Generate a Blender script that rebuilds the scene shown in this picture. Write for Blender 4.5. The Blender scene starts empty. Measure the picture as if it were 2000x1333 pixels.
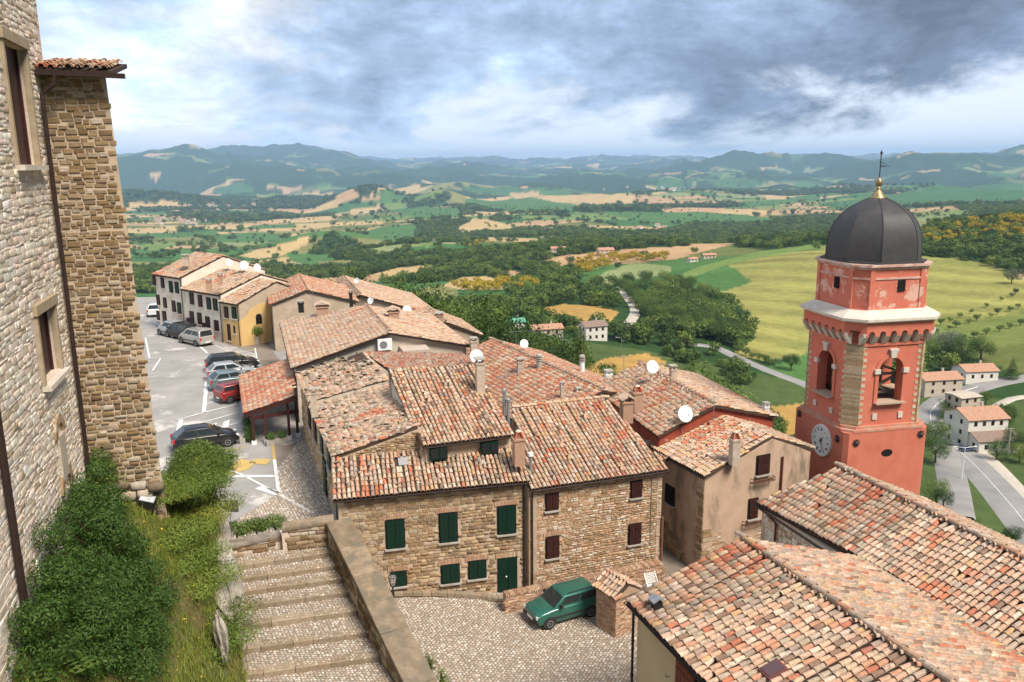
import bpy, bmesh, math, random
import numpy as np
from mathutils import Vector, Matrix, Quaternion
R_ = random.Random(11)
NR = np.random.default_rng(5)
sc = bpy.context.scene
COL = sc.collection
# ------------------------------------------------------------------ camera
F_PX, CX, CY = 1600.0, 1000.0, 666.5
PITCH = math.atan((CY - 320.0) / F_PX)
ROLL = math.radians(0.5)
CAMP = Vector((0, 0, 20.6))
_f = Vector((0, math.cos(PITCH), -math.sin(PITCH)))
_u0 = Vector((0, math.sin(PITCH), math.cos(PITCH)))
_r0 = Vector((1, 0, 0))
CAM_R = _r0 * math.cos(ROLL) - _u0 * math.sin(ROLL)
CAM_U = _u0 * math.cos(ROLL) + _r0 * math.sin(ROLL)
CAM_F = _f
cd = bpy.data.cameras.new('camera')
cam = bpy.data.objects.new('camera', cd)
COL.objects.link(cam)
cam.matrix_world = Matrix(((CAM_R.x, CAM_U.x, -CAM_F.x, CAMP.x), (CAM_R.y, CAM_U.y, -CAM_F.y, CAMP.y),
                           (CAM_R.z, CAM_U.z, -CAM_F.z, CAMP.z), (0, 0, 0, 1)))
cd.sensor_width = 36.0
cd.lens = 36.0 * F_PX / 2000.0
cd.clip_start = 0.1
cd.clip_end = 90000.0
sc.camera = cam


def ray(x, y):
    return CAM_F + CAM_R * ((x - CX) / F_PX) - CAM_U * ((y - CY) / F_PX)


def PZ(x, y, z):            # survey: the point of height z that the photograph shows at (x, y)
    d = ray(x, y)
    return CAMP + d * ((z - CAMP.z) / d.z)


def PH(x, y, dist):         # survey: the point at a horizontal distance
    d = ray(x, y)
    return CAMP + d * (dist / math.hypot(d.x, d.y))


def depth(p):
    return (Vector(p) - CAMP).dot(CAM_F)


def proj(p):
    q = Vector(p) - CAMP
    k = q.dot(CAM_F)
    if k < 0.1:
        return (-9999, -9999, k)
    return (CX + F_PX * q.dot(CAM_R) / k, CY - F_PX * q.dot(CAM_U) / k, k)


# ------------------------------------------------------------------ sun, sky, exposure
SUN = Vector((0.42, -0.45, 0.79)).normalized()
SKY_OFF = (2.0, 1.0)
sl = bpy.data.lights.new('sun', 'SUN')
sl.energy = 4.2
sl.angle = math.radians(22)
sl.color = (1.0, 0.93, 0.82)
so = bpy.data.objects.new('sun', sl)
COL.objects.link(so)
so.rotation_euler = SUN.to_track_quat('Z', 'Y').to_euler()
so.location = (0, 0, 200)

w = bpy.data.worlds.new('World')
sc.world = w
w.use_nodes = True
wn, wl = w.node_tree.nodes, w.node_tree.links
wn.clear()


class NT:
    """tiny node-tree writer"""
    def __init__(s, nodes, links):
        s.n, s.l = nodes, links

    def new(s, t, **kw):
        x = s.n.new(t)
        for k, v in kw.items():
            setattr(x, k, v)
        return x

    def set(s, sock, v):
        if isinstance(v, bpy.types.NodeSocket):
            s.l.new(v, sock)
        elif v is not None:
            sock.default_value = v

    def math(s, op, a, b=None, c=None, clamp=False):
        x = s.new('ShaderNodeMath', operation=op, use_clamp=clamp)
        for i, v in enumerate((a, b, c)):
            if v is not None:
                s.set(x.inputs[i], v)
        return x.outputs[0]

    def noise(s, vec, scale, detail=4, rough=0.55, dist=0.0):
        x = s.new('ShaderNodeTexNoise')
        s.set(x.inputs['Vector'], vec)
        x.inputs['Scale'].default_value = scale
        x.inputs['Detail'].default_value = detail
        x.inputs['Roughness'].default_value = rough
        x.inputs['Distortion'].default_value = dist
        return x.outputs['Fac']

    def ramp(s, fac, stops):
        x = s.new('ShaderNodeValToRGB')
        s.set(x.inputs[0], fac)
        e = x.color_ramp.elements
        while len(e) < len(stops):
            e.new(0.5)
        for i, (p, c) in enumerate(stops):
            e[i].position = p
            e[i].color = (c, c, c, 1) if isinstance(c, (int, float)) else (*c, 1)
        return x.outputs[0]

    def mix(s, fac, a, b, mode='MIX'):
        x = s.new('ShaderNodeMix', data_type='RGBA', blend_type=mode)
        s.set(x.inputs[0], fac)
        for i, v in ((6, a), (7, b)):
            s.set(x.inputs[i], (*v, 1) if isinstance(v, tuple) else v)
        return x.outputs[2]

    def smooth(s, v, a, b):
        x = s.new('ShaderNodeMapRange', interpolation_type='SMOOTHSTEP')
        s.set(x.inputs[0], v)
        x.inputs[1].default_value = a
        x.inputs[2].default_value = b
        return x.outputs[0]


T = NT(wn, wl)
tc = T.new('ShaderNodeTexCoord')
sep = T.new('ShaderNodeSeparateXYZ')
wl.new(tc.outputs['Generated'], sep.inputs[0])
dx, dy, dz = sep.outputs
zz = T.math('ADD', T.math('MAXIMUM', dz, 0.0), 0.24)
cu = T.math('DIVIDE', dx, zz)
cv = T.math('DIVIDE', dy, zz)
cmb = T.new('ShaderNodeCombineXYZ')
T.set(cmb.inputs[0], T.math('ADD', T.math('MULTIPLY', dx, 1.6), T.math('MULTIPLY', cu, 0.35)))
T.set(cmb.inputs[1], T.math('MULTIPLY', cv, 0.45))
T.set(cmb.inputs[2], T.math('MULTIPLY', dz, 4.2))


def shifted(v):
    o_ = T.new('ShaderNodeVectorMath', operation='ADD')
    wl.new(cmb.outputs[0], o_.inputs[0])
    o_.inputs[1].default_value = v
    return o_.outputs[0]


big = T.noise(shifted((SKY_OFF[0], SKY_OFF[1], 0)), 0.75, 2, 0.5)
med = T.noise(cmb.outputs[0], 1.95, 11, 0.63, 0.25)
lit = T.noise(shifted((0.05, -0.03, -0.11)), 1.95, 11, 0.63, 0.25)   # the same billows a little nearer the light
# the storm deck thickens towards the right and upwards
east = T.math('MULTIPLY', dx, 0.42)
high = T.math('MULTIPLY', T.math('MINIMUM', dz, 0.5), 0.35)
fin2 = T.math('MULTIPLY', T.math('SUBTRACT', T.noise(shifted((3.0, 1.0, 2.0)), 6.5, 8, 0.62, 0.2), 0.5), 0.30)
thick = T.math('ADD', T.math('ADD', T.math('MULTIPLY', big, 0.62), T.math('MULTIPLY', med, 0.78)), T.math('ADD', fin2, T.math('ADD', east, high)))
shade = T.ramp(thick, [(0.46, (1.0, 1.0, 1.0)), (0.56, (0.76, 0.84, 0.96)), (0.68, (0.44, 0.57, 0.78)),
                       (0.82, (0.26, 0.34, 0.49)), (0.96, (0.12, 0.155, 0.225))])
relief = T.math('MULTIPLY', T.math('SUBTRACT', med, lit), 2.4)
shade = T.mix(1.0, shade, T.ramp(T.math('ADD', relief, 0.5), [(0.2, 0.70), (0.5, 0.97), (0.75, 1.32)]), 'MULTIPLY')
sky = T.new('ShaderNodeTexSky', sky_type='NISHITA', sun_disc=False)
sky.sun_elevation = math.asin(SUN.z)
sky.sun_rotation = math.atan2(SUN.x, SUN.y)
sky.air_density = 1.0
sky.dust_density = 2.0
skyc = T.mix(1.0, sky.outputs[0], (0.10, 0.10, 0.10), 'MULTIPLY')
cover = T.smooth(thick, 0.24, 0.40)
deck = T.mix(cover, skyc, shade)
edge = T.math('ADD', T.math('SUBTRACT', dz, T.math('MULTIPLY', dx, 0.05)), T.math('MULTIPLY', T.math('SUBTRACT', med, 0.5), 0.26))
low = T.smooth(edge, 0.020, 0.075)
hz = T.mix(T.smooth(dz, 0.0, 0.10), (0.84, 0.89, 0.96), (0.76, 0.83, 0.95))
col = T.mix(low, hz, deck)
bg = T.new('ShaderNodeBackground')
wl.new(col, bg.inputs[0])
bg.inputs[1].default_value = 0.88
wo = T.new('ShaderNodeOutputWorld')
wl.new(bg.outputs[0], wo.inputs[0])

sc.view_settings.view_transform = 'Standard'
sc.view_settings.look = 'None'
sc.view_settings.gamma = 1.0
sc.view_settings.use_curve_mapping = False
sc.view_settings.exposure = 0.62
sc.render.engine = 'CYCLES'
sc.cycles.use_denoising = True
sc.cycles.max_bounces = 6
sc.cycles.diffuse_bounces = 3
sc.cycles.glossy_bounces = 2
sc.cycles.transmission_bounces = 3
sc.cycles.transparent_max_bounces = 4
sc.cycles.volume_bounces = 0


# ------------------------------------------------------------------ materials
MATS = {}


def mat(name, c1, c2=None, scale=3.0, rough=0.85, bump=0.0, bscale=None, attr=False, c3=None, s3=None,
        t3=(0.58, 0.72), metal=0.0, spec=0.3, detail=5, st3=None):
    """procedural surface: two-tone noise, optional piece colour (attribute Col) and a third stain colour"""
    if name in MATS:
        return MATS[name]
    m = bpy.data.materials.new(name)
    m.use_nodes = True
    t = NT(m.node_tree.nodes, m.node_tree.links)
    b = t.n['Principled BSDF']
    geo = t.new('ShaderNodeNewGeometry')
    pos = geo.outputs['Position']
    c2 = c2 or tuple(x * 0.75 for x in c1)
    base = t.mix(t.ramp(t.noise(pos, scale, detail, 0.6), [(0.32, 0.0), (0.68, 1.0)]), c1, c2)
    if attr:
        at = t.new('ShaderNodeAttribute', attribute_name='Col')
        base = t.mix(1.0, base, at.outputs['Color'], 'MULTIPLY')
    if c3:
        p3 = pos
        if st3:
            vm = t.new('ShaderNodeVectorMath', operation='MULTIPLY')
            t.set(vm.inputs[0], pos)
            vm.inputs[1].default_value = st3
            p3 = vm.outputs[0]
        f3 = t.smooth(t.noise(p3, s3 or scale * 0.4, 7, 0.65), t3[0], t3[1])
        base = t.mix(f3, base, c3)
    t.set(b.inputs['Base Color'], base)
    b.inputs['Roughness'].default_value = rough
    b.inputs['Metallic'].default_value = metal
    b.inputs['Specular IOR Level'].default_value = spec
    if bump:
        bn = t.new('ShaderNodeBump')
        bn.inputs['Strength'].default_value = bump
        bn.inputs['Distance'].default_value = 0.03
        t.set(bn.inputs['Height'], t.noise(pos, bscale or scale * 5, 4, 0.6))
        t.set(b.inputs['Normal'], bn.outputs[0])
    MATS[name] = m
    return m


def glass_mat(name, c, rough=0.08):
    if name in MATS:
        return MATS[name]
    m = bpy.data.materials.new(name)
    m.use_nodes = True
    b = m.node_tree.nodes['Principled BSDF']
    b.inputs['Base Color'].default_value = (*c, 1)
    b.inputs['Roughness'].default_value = rough
    b.inputs['Specular IOR Level'].default_value = 0.6
    MATS[name] = m
    return m


def paint_mat(name, c, coat=0.6):
    if name in MATS:
        return MATS[name]
    m = bpy.data.materials.new(name)
    m.use_nodes = True
    t = NT(m.node_tree.nodes, m.node_tree.links)
    b = t.n['Principled BSDF']
    geo = t.new('ShaderNodeNewGeometry')
    t.set(b.inputs['Base Color'], t.mix(t.noise(geo.outputs['Position'], 2.5, 4), c, tuple(x * 0.86 + 0.01 for x in c)))
    b.inputs['Roughness'].default_value = 0.35
    b.inputs['Metallic'].default_value = 0.15
    b.inputs['Coat Weight'].default_value = coat
    b.inputs['Coat Roughness'].default_value = 0.08
    MATS[name] = m
    return m


W1 = (1, 1, 1)
M_TILE = mat('terracotta_tile', (1.0, 1.0, 1.0), (0.70, 0.69, 0.68), 9, 0.9, 0.35, 40, attr=True,
             c3=(0.19, 0.165, 0.135), s3=4.0, t3=(0.50, 0.72))
M_DECK = mat('shade_darkened_underlay', (0.075, 0.045, 0.03), (0.045, 0.03, 0.022), 4, 0.95)  # brown darkened so the gaps between tiles and undersides read as deeper shade
M_STONE = mat('wall_stone', (1.0, 1.0, 1.0), (0.70, 0.68, 0.66), 8, 0.92, 0.5, 30, attr=True)
M_MORTAR = mat('lime_mortar', (0.50, 0.39, 0.28), (0.41, 0.31, 0.22), 5, 0.95, 0.4)
M_MORTAR_PALE = mat('pale_lime_mortar', (0.62, 0.51, 0.41), (0.52, 0.41, 0.32), 1.2, 0.95, 0.4, 14)
M_WOOD = mat('dark_brown_timber', (0.085, 0.035, 0.022), (0.05, 0.022, 0.014), 6, 0.7)
M_PIPE = mat('brown_metal_pipe', (0.045, 0.026, 0.022), (0.03, 0.018, 0.016), 5, 0.45, metal=0.2)
M_BLACK = mat('black_iron', (0.015, 0.015, 0.017), (0.03, 0.028, 0.026), 6, 0.5)
M_WHITE = mat('white_enamel', (0.80, 0.80, 0.78), (0.70, 0.70, 0.68), 4, 0.4)
M_GREY = mat('grey_metal', (0.35, 0.36, 0.37), (0.25, 0.26, 0.27), 6, 0.45, metal=0.5)
M_CONC = mat('weathered_concrete', (0.42, 0.38, 0.33), (0.30, 0.27, 0.23), 3, 0.95, 0.3)
M_GREEN_SH = mat('dark_green_shutter_paint', (0.003, 0.026, 0.014), (0.002, 0.017, 0.010), 5, 0.5)
M_BROWN_SH = mat('dark_brown_shutter_paint', (0.050, 0.016, 0.014), (0.032, 0.010, 0.009), 5, 0.5)
M_GLASS = glass_mat('dark_window_glass', (0.015, 0.02, 0.022))
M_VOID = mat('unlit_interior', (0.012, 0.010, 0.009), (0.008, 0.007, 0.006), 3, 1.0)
M_LEAF = {}


def leaf_mat(name, c1, c2, trans=0.25):
    if name in MATS:
        return MATS[name]
    m = bpy.data.materials.new(name)
    m.use_nodes = True
    t = NT(m.node_tree.nodes, m.node_tree.links)
    b = t.n['Principled BSDF']
    geo = t.new('ShaderNodeNewGeometry')
    inf = t.new('ShaderNodeObjectInfo')
    isl = geo.outputs['Random Per Island']
    c = t.mix(isl, c1, c2)
    c = t.mix(t.ramp(inf.outputs['Random'], [(0.0, 0.0), (0.55, 0.0), (1.0, 0.75)]), c, (c2[0] * 1.25, c2[1] * 1.1, c2[2]))
    c = t.mix(t.ramp(inf.outputs['Random'], [(0.0, 0.75), (0.4, 0.0)]), c, tuple(x * 0.6 for x in c1))
    t.set(b.inputs['Base Color'], c)
    b.inputs['Roughness'].default_value = 0.6
    b.inputs['Specular IOR Level'].default_value = 0.25
    tr = t.new('ShaderNodeBsdfTranslucent')
    t.set(tr.inputs[0], c)
    mx = t.new('ShaderNodeMixShader')
    mx.inputs[0].default_value = trans
    out = t.n['Material Output']
    t.l.new(b.outputs[0], mx.inputs[1])
    t.l.new(tr.outputs[0], mx.inputs[2])
    t.l.new(mx.outputs[0], out.inputs[0])
    MATS[name] = m
    return m


# ------------------------------------------------------------------ mesh helpers
class MB:
    """collects geometry in world (or thing-local) coordinates and links it as ONE mesh object"""
    def __init__(s):
        s.v, s.f, s.c = [], [], []

    def add(s, verts, faces, col=W1):
        o = len(s.v)
        s.v.extend(tuple(p) for p in verts)
        s.f.extend(tuple(i + o for i in fc) for fc in faces)
        s.c.extend([col] * len(verts))

    def box(s, c, size, ex=(1, 0, 0), ez=(0, 0, 1), col=W1, taper=1.0):
        ex = Vector(ex).normalized()
        ez = Vector(ez).normalized()
        ey = ez.cross(ex).normalized()
        c = Vector(c)
        hx, hy, hz = (k / 2 for k in size)
        vs = []
        for k, t in ((-1, 1.0), (1, taper)):
            for i, j in ((-1, -1), (1, -1), (1, 1), (-1, 1)):
                vs.append(c + ex * hx * i * t + ey * hy * j * t + ez * hz * k)
        s.add(vs, [(3, 2, 1, 0), (4, 5, 6, 7), (0, 1, 5, 4), (1, 2, 6, 5), (2, 3, 7, 6), (3, 0, 4, 7)], col)

    def prism(s, poly, z0, z1, col=W1, scale1=1.0):
        n = len(poly)
        cx = sum(p[0] for p in poly) / n
        cy = sum(p[1] for p in poly) / n
        a = [(p[0], p[1], z0) for p in poly]
        b = [(cx + (p[0] - cx) * scale1, cy + (p[1] - cy) * scale1, z1) for p in poly]
        s.add(a + b, [tuple(range(n - 1, -1, -1)), tuple(range(n, 2 * n))] +
              [(i, (i + 1) % n, n + (i + 1) % n, n + i) for i in range(n)], col)

    def slab(s, pts, thick, col=W1):
        """a flat polygon with thickness below it"""
        pts = [Vector(p) for p in pts]
        n = (pts[1] - pts[0]).cross(pts[2] - pts[0]).normalized()
        if n.z < 0:
            pts.reverse()
            n = -n
        k = len(pts)
        s.add(pts + [p - n * thick for p in pts], [tuple(range(k)), tuple(range(2 * k - 1, k - 1, -1))] +
              [(i, k + i, k + (i + 1) % k, (i + 1) % k) for i in range(k)], col)

    def tube(s, pts, r, n=8, col=W1, caps=True):
        pts = [Vector(p) for p in pts]
        rs = r if isinstance(r, (list, tuple)) else [r] * len(pts)
        vs, fs = [], []
        d0 = (pts[1] - pts[0]).normalized()
        a = d0.orthogonal().normalized()
        for i, p in enumerate(pts):
            d = (pts[min(i + 1, len(pts) - 1)] - pts[max(i - 1, 0)]).normalized()
            a = (a - d * a.dot(d)).normalized()
            b = d.cross(a)
            for k in range(n):
                t = 2 * math.pi * k / n
                vs.append(p + (a * math.cos(t) + b * math.sin(t)) * rs[i])
        for i in range(len(pts) - 1):
            for k in range(n):
                fs.append((i * n + k, i * n + (k + 1) % n, (i + 1) * n + (k + 1) % n, (i + 1) * n + k))
        if caps:
            fs.append(tuple(range(n - 1, -1, -1)))
            fs.append(tuple(range((len(pts) - 1) * n, len(pts) * n)))
        s.add(vs, fs, col)

    def lathe(s, c, prof, n=16, col=W1, axis=(0, 0, 1), start=0.0):
        c = Vector(c)
        ax = Vector(axis).normalized()
        a = Vector((1, 0, 0)) if abs(ax.z) > 0.9 else ax.orthogonal().normalized()
        b = ax.cross(a)
        vs, fs = [], []
        for r, z in prof:
            for k in range(n):
                t = 2 * math.pi * k / n + start
                vs.append(c + (a * math.cos(t) + b * math.sin(t)) * r + ax * z)
        for i in range(len(prof) - 1):
            for k in range(n):
                fs.append((i * n + k, i * n + (k + 1) % n, (i + 1) * n + (k + 1) % n, (i + 1) * n + k))
        fs.append(tuple(range(n - 1, -1, -1)))
        fs.append(tuple(range((len(prof) - 1) * n, len(prof) * n)))
        s.add(vs, fs, col)

    def build(s, name, material, parent=None, local=False, smooth=False, kind=None, origin=None):
        me = bpy.data.meshes.new(name)
        off = Vector((0, 0, 0))
        if parent is not None and not local:
            off = Vector(parent.get('_o', (0, 0, 0)))
        if origin is not None:
            off = Vector(origin)
        me.from_pydata([(p[0] - off.x, p[1] - off.y, p[2] - off.z) for p in s.v], [], s.f)
        at = me.attributes.new('Col', 'FLOAT_COLOR', 'POINT')
        at.data.foreach_set('color', np.array([(*c, 1.0) for c in s.c], dtype=np.float32).ravel())
        me.materials.append(material)
        if smooth:
            me.polygons.foreach_set('use_smooth', [True] * len(me.polygons))
            try:
                me.set_sharp_from_angle(angle=math.radians(40))
            except Exception:
                pass
        me.update()
        o = bpy.data.objects.new(name, me)
        COL.objects.link(o)
        if parent is not None:
            o.parent = parent
            o['_o'] = tuple(off)
        elif origin is not None:
            o.location = origin
        if kind:
            o['kind'] = kind
        return o


def tag(o, label, cat, group=None):
    o['label'] = label
    o['category'] = cat
    if group:
        o['group'] = group
    return o


def thing(name, loc, label=None, cat=None, group=None, rotz=0.0, local=False):
    o = bpy.data.objects.new(name, None)
    o.empty_display_size = 0.3
    COL.objects.link(o)
    o.location = loc
    o.rotation_euler = (0, 0, rotz)
    o['_o'] = (0, 0, 0) if local else tuple(loc)
    if label:
        tag(o, label, cat, group)
    return o


def np_mesh(name, V, Fq, material, colr=None, parent=None, kind=None, smooth=False, off=(0, 0, 0)):
    """fast mesh from arrays; Fq is (n,3) or (n,4)"""
    V = np.asarray(V, dtype=np.float32) - np.asarray(off, dtype=np.float32)
    Fq = np.asarray(Fq, dtype=np.int32)
    k = Fq.shape[1]
    me = bpy.data.meshes.new(name)
    me.vertices.add(len(V))
    me.vertices.foreach_set('co', V.ravel())
    me.loops.add(Fq.size)
    me.loops.foreach_set('vertex_index', Fq.ravel())
    me.polygons.add(len(Fq))
    me.polygons.foreach_set('loop_start', np.arange(0, Fq.size, k, dtype=np.int32))
    if smooth:
        me.polygons.foreach_set('use_smooth', np.ones(len(Fq), dtype=bool))
    if colr is not None:
        at = me.attributes.new('Col', 'FLOAT_COLOR', 'POINT')
        c4 = np.ones((len(V), 4), dtype=np.float32)
        c4[:, :3] = colr
        at.data.foreach_set('color', c4.ravel())
    me.materials.append(material)
    me.update(calc_edges=True)
    me.validate()
    o = bpy.data.objects.new(name, me)
    COL.objects.link(o)
    if parent is not None:
        o.parent = parent
        o['_o'] = tuple(off)
    if kind:
        o['kind'] = kind
    return o


# ------------------------------------------------------------------ pieces: tiles, stones
class Proto:
    """a small piece in several colours; verts/quads as arrays, one shared mesh for each colour"""
    def __init__(s, name, shapes, palette, material):
        s.name, s.material, s.palette = name, material, palette
        s.shapes = [(np.array(v, dtype=np.float32), np.array(f, dtype=np.int32)) for v, f in shapes]
        s.cache = {}

    def mesh(s, i, j):
        if (i, j) not in s.cache:
            v, f = s.shapes[i]
            me = bpy.data.meshes.new(s.name)
            me.from_pydata(v.tolist(), [], f.tolist())
            at = me.attributes.new('Col', 'FLOAT_COLOR', 'POINT')
            at.data.foreach_set('color', np.tile(np.array([*s.palette[j], 1], dtype=np.float32), len(v)))
            me.materials.append(s.material)
            me.update()
            s.cache[(i, j)] = me
        return s.cache[(i, j)]


def near_score(p):
    x, y, k = proj(p)
    inside = -40 < x < 2040 and -40 < y < 1373 and k > 0.5
    return (0 if inside else 1000) + max(k, 0.5)


def lay_pieces(proto, name, items, parent, n_ind=300, jitter=0.10, stuff_name=None):
    """items: (4x4 matrix, shape index, colour index). The n_ind nearest in view become objects, the rest ONE part"""
    off = Vector(parent.get('_o', (0, 0, 0)))
    items = sorted(items, key=lambda it: near_score(it[0].translation))
    T0 = Matrix.Translation(-off)
    for m, i, j in items[:n_ind]:
        o = bpy.data.objects.new(name, proto.mesh(i, j))
        COL.objects.link(o)
        o.parent = parent
        o.matrix_local = T0 @ m
    rest = items[n_ind:]
    if not rest:
        return
    VS, FS, CS, base = [], [], [], 0
    for si, (v, f) in enumerate(proto.shapes):
        sub = [(m, j) for m, i, j in rest if i == si]
        if not sub:
            continue
        MM = np.array([np.array(m) for m, _ in sub], dtype=np.float32)
        vv = np.einsum('nij,kj->nki', MM[:, :3, :3], v) + MM[:, None, :3, 3]
        cc = np.array([proto.palette[j] for _, j in sub], dtype=np.float32)
        cc = cc * (1 + NR.uniform(-jitter, jitter, (len(sub), 1))) * (1 + NR.uniform(-0.04, 0.04, (len(sub), 3)))
        n, k = len(sub), len(v)
        ff = f[None] + (np.arange(n) * k)[:, None, None] + base
        VS.append(vv.reshape(-1, 3))
        FS.append(ff.reshape(-1, f.shape[1]))
        CS.append(np.repeat(cc, k, axis=0))
        base += n * k
    np_mesh(stuff_name or name + '_field', np.concatenate(VS), np.concatenate(FS), proto.material,
            np.concatenate(CS), parent=parent, kind='stuff', off=tuple(off))


def tile_shape(r0=0.09, r1=0.070, L=0.44, seg=5, lift=0.04):
    """half-round cover tile: y=0 lower (wide) end, runs up-slope along +y"""
    vs, fs = [], []
    for y, r, z0 in ((0.0, r0, lift), (L, r1, 0.0)):
        for k in range(seg + 1):
            t = math.pi * k / seg
            vs.append((-r * math.cos(t), y, z0 + r * 1.05 * math.sin(t)))
    for k in range(seg):
        fs.append((k, k + seg + 1, k + seg + 2, k + 1))
    # inner rim of the lower end, gives the mouth a thickness
    o = len(vs)
    for k in range(seg + 1):
        t = math.pi * k / seg
        r = r0 * 0.80
        vs.append((-r * math.cos(t), 0.0, lift + r * 1.0 * math.sin(t)))
    for k in range(seg):
        fs.append((k, k + 1, o + k + 1, o + k))
    o2 = len(vs)
    for k in range(seg + 1):
        t = math.pi * k / seg
        r = r0 * 0.78
        vs.append((-r * math.cos(t), 0.16, lift + r * 0.76 * math.sin(t)))
    for k in range(seg):
        fs.append((o + k, o + k + 1, o2 + k + 1, o2 + k))
    return vs, fs


TILE_PAL = [(0.58, 0.43, 0.30), (0.56, 0.36, 0.25), (0.45, 0.36, 0.29), (0.56, 0.17, 0.085), (0.44, 0.14, 0.08),
            (0.42, 0.36, 0.27), (0.57, 0.37, 0.19), (0.22, 0.14, 0.10), (0.64, 0.54, 0.44), (0.54, 0.27, 0.17),
            (0.60, 0.41, 0.31), (0.33, 0.26, 0.22)]
_mean = (0.47, 0.345, 0.26)
TILE_PAL = [tuple((0.86 * c[i] + 0.14 * _mean[i]) * (1.07, 1.01, 0.95)[i] for i in range(3)) for c in TILE_PAL]
_ts = []
for q in range(3):
    _ts.append(tile_shape(0.092 - 0.003 * q, 0.070 + 0.002 * q, 0.42 + 0.01 * q, 5, 0.036 + 0.007 * q))
TILE = Proto('tile', _ts, TILE_PAL, M_TILE)
TILE_FAR = Proto('tile', [tile_shape(0.094, 0.074, 0.46, 4, 0.04)], TILE_PAL, M_TILE)
PALES = {  # weights over the palette: weathered mixes of the different roofs
    'pale': [5, 4.5, 3, 0.5, 0.25, 1.4, 1.2, 0.6, 4, 1.2, 5, 0.7],
    'mixed': [5, 4.5, 2.6, 1.2, 0.6, 1.4, 2.0, 0.9, 3.0, 2.2, 4.5, 1.0],
    'red': [1.6, 3.0, 0.8, 3.4, 2.0, 0.3, 0.6, 0.5, 1.0, 5, 2.6, 0.6],
    'sober': [4, 5, 3.4, 0.5, 0.5, 1.5, 0.8, 1.2, 2.0, 2.6, 6, 1.8],
}


def in_poly(x, y, poly):
    c = False
    n = len(poly)
    j = n - 1
    for i in range(n):
        xi, yi = poly[i]
        xj, yj = poly[j]
        if (yi > y) != (yj > y) and x < (xj - xi) * (y - yi) / (yj - yi) + xi:
            c = not c
        j = i
    return c


def vnoise(x, y, seed=0):
    def h(i, j):
        n = (i * 374761393 + j * 668265263 + seed * 974711) & 0xffffffff
        n = ((n ^ (n >> 13)) * 1274126177) & 0xffffffff
        return ((n ^ (n >> 16)) & 0xffff) / 65535.0
    i, j = math.floor(x), math.floor(y)
    u, v = x - i, y - j
    u, v = u * u * (3 - 2 * u), v * v * (3 - 2 * v)
    return (h(i, j) * (1 - u) + h(i + 1, j) * u) * (1 - v) + (h(i, j + 1) * (1 - u) + h(i + 1, j + 1) * u) * v


def roof_plane(house, pts, pal='mixed', pitch=0.21, row=0.33, n_ind=0, far=False, holes=(), seed=1, mess=1.0,
               thick=0.12, ridge=None, name='roof', deck=None, eave_tiles=True):
    """pts: planar polygon, pts[0]->pts[1] is the eave. Real tiles are laid in columns running up the slope"""
    P = [Vector(p) for p in pts]
    e = (P[1] - P[0]).normalized()
    n = (P[1] - P[0]).cross(P[-1] - P[0]).normalized()
    if n.z < 0:
        n = -n
    s = n.cross(e).normalized()
    if s.z < 0:
        s = -s
    if e.cross(s).dot(n) < 0:
        e = -e
    o = P[0]
    poly = [((p - o).dot(e), (p - o).dot(s)) for p in P]
    mb = MB()
    mb.slab([p - n * 0.0 for p in P], thick, W1)
    ro = mb.build(name, deck or M_DECK, house)
    rnd = random.Random(seed)
    a0, a1 = min(p[0] for p in poly), max(p[0] for p in poly)
    b0, b1 = min(p[1] for p in poly), max(p[1] for p in poly)
    wts = PALES[pal]
    idx = list(range(len(wts)))
    pr = TILE_FAR if far else TILE
    items = []
    nc = int((a1 - a0) / pitch) + 1
    for i in range(nc):
        a = a0 + (i + 0.5) * pitch
        colbias = rnd.choices(idx, wts)[0]
        drift = 0.0
        j = 0
        b = b0 - 0.05 + rnd.uniform(-0.02, 0.02)
        while b < b1 - 0.1:
            drift += rnd.gauss(0, 0.006) * mess
            aa = a + drift
            if in_poly(aa, max(b + row * 0.5, b0 + 0.02), poly) and not any(h[0] < aa < h[1] and h[2] < b + 0.2 < h[3] for h in holes):
                r = rnd.random()
                k = colbias if r < 0.22 else rnd.choices(idx, wts)[0]
                if vnoise(aa * 0.55, b * 0.5, seed) > 0.83 and rnd.random() < 0.5 and pal in ('mixed', 'red', 'pale', 'sober'):
                    k = rnd.choice((3, 3, 4, 9))
                ry = rnd.gauss(0, 0.035) * mess
                rz = rnd.gauss(0, 0.030) * mess
                if rnd.random() < 0.03 * mess:
                    rz += rnd.uniform(-0.35, 0.35)
                base = o + e * aa + s * b + n * (0.012 + rnd.uniform(0, 0.014) * mess)
                m = Matrix(((e.x, s.x, n.x, base.x), (e.y, s.y, n.y, base.y), (e.z, s.z, n.z, base.z), (0, 0, 0, 1)))
                m = m @ Matrix.Rotation(rz, 4, 'Z') @ Matrix.Rotation(ry, 4, 'Y')
                items.append((m, rnd.randrange(len(pr.shapes)), k))
            b += row * (1 + rnd.gauss(0, 0.03) * mess)
            j += 1
    lay_pieces(pr, 'tile', items, ro, n_ind, stuff_name='tile_field')
    return ro


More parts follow.
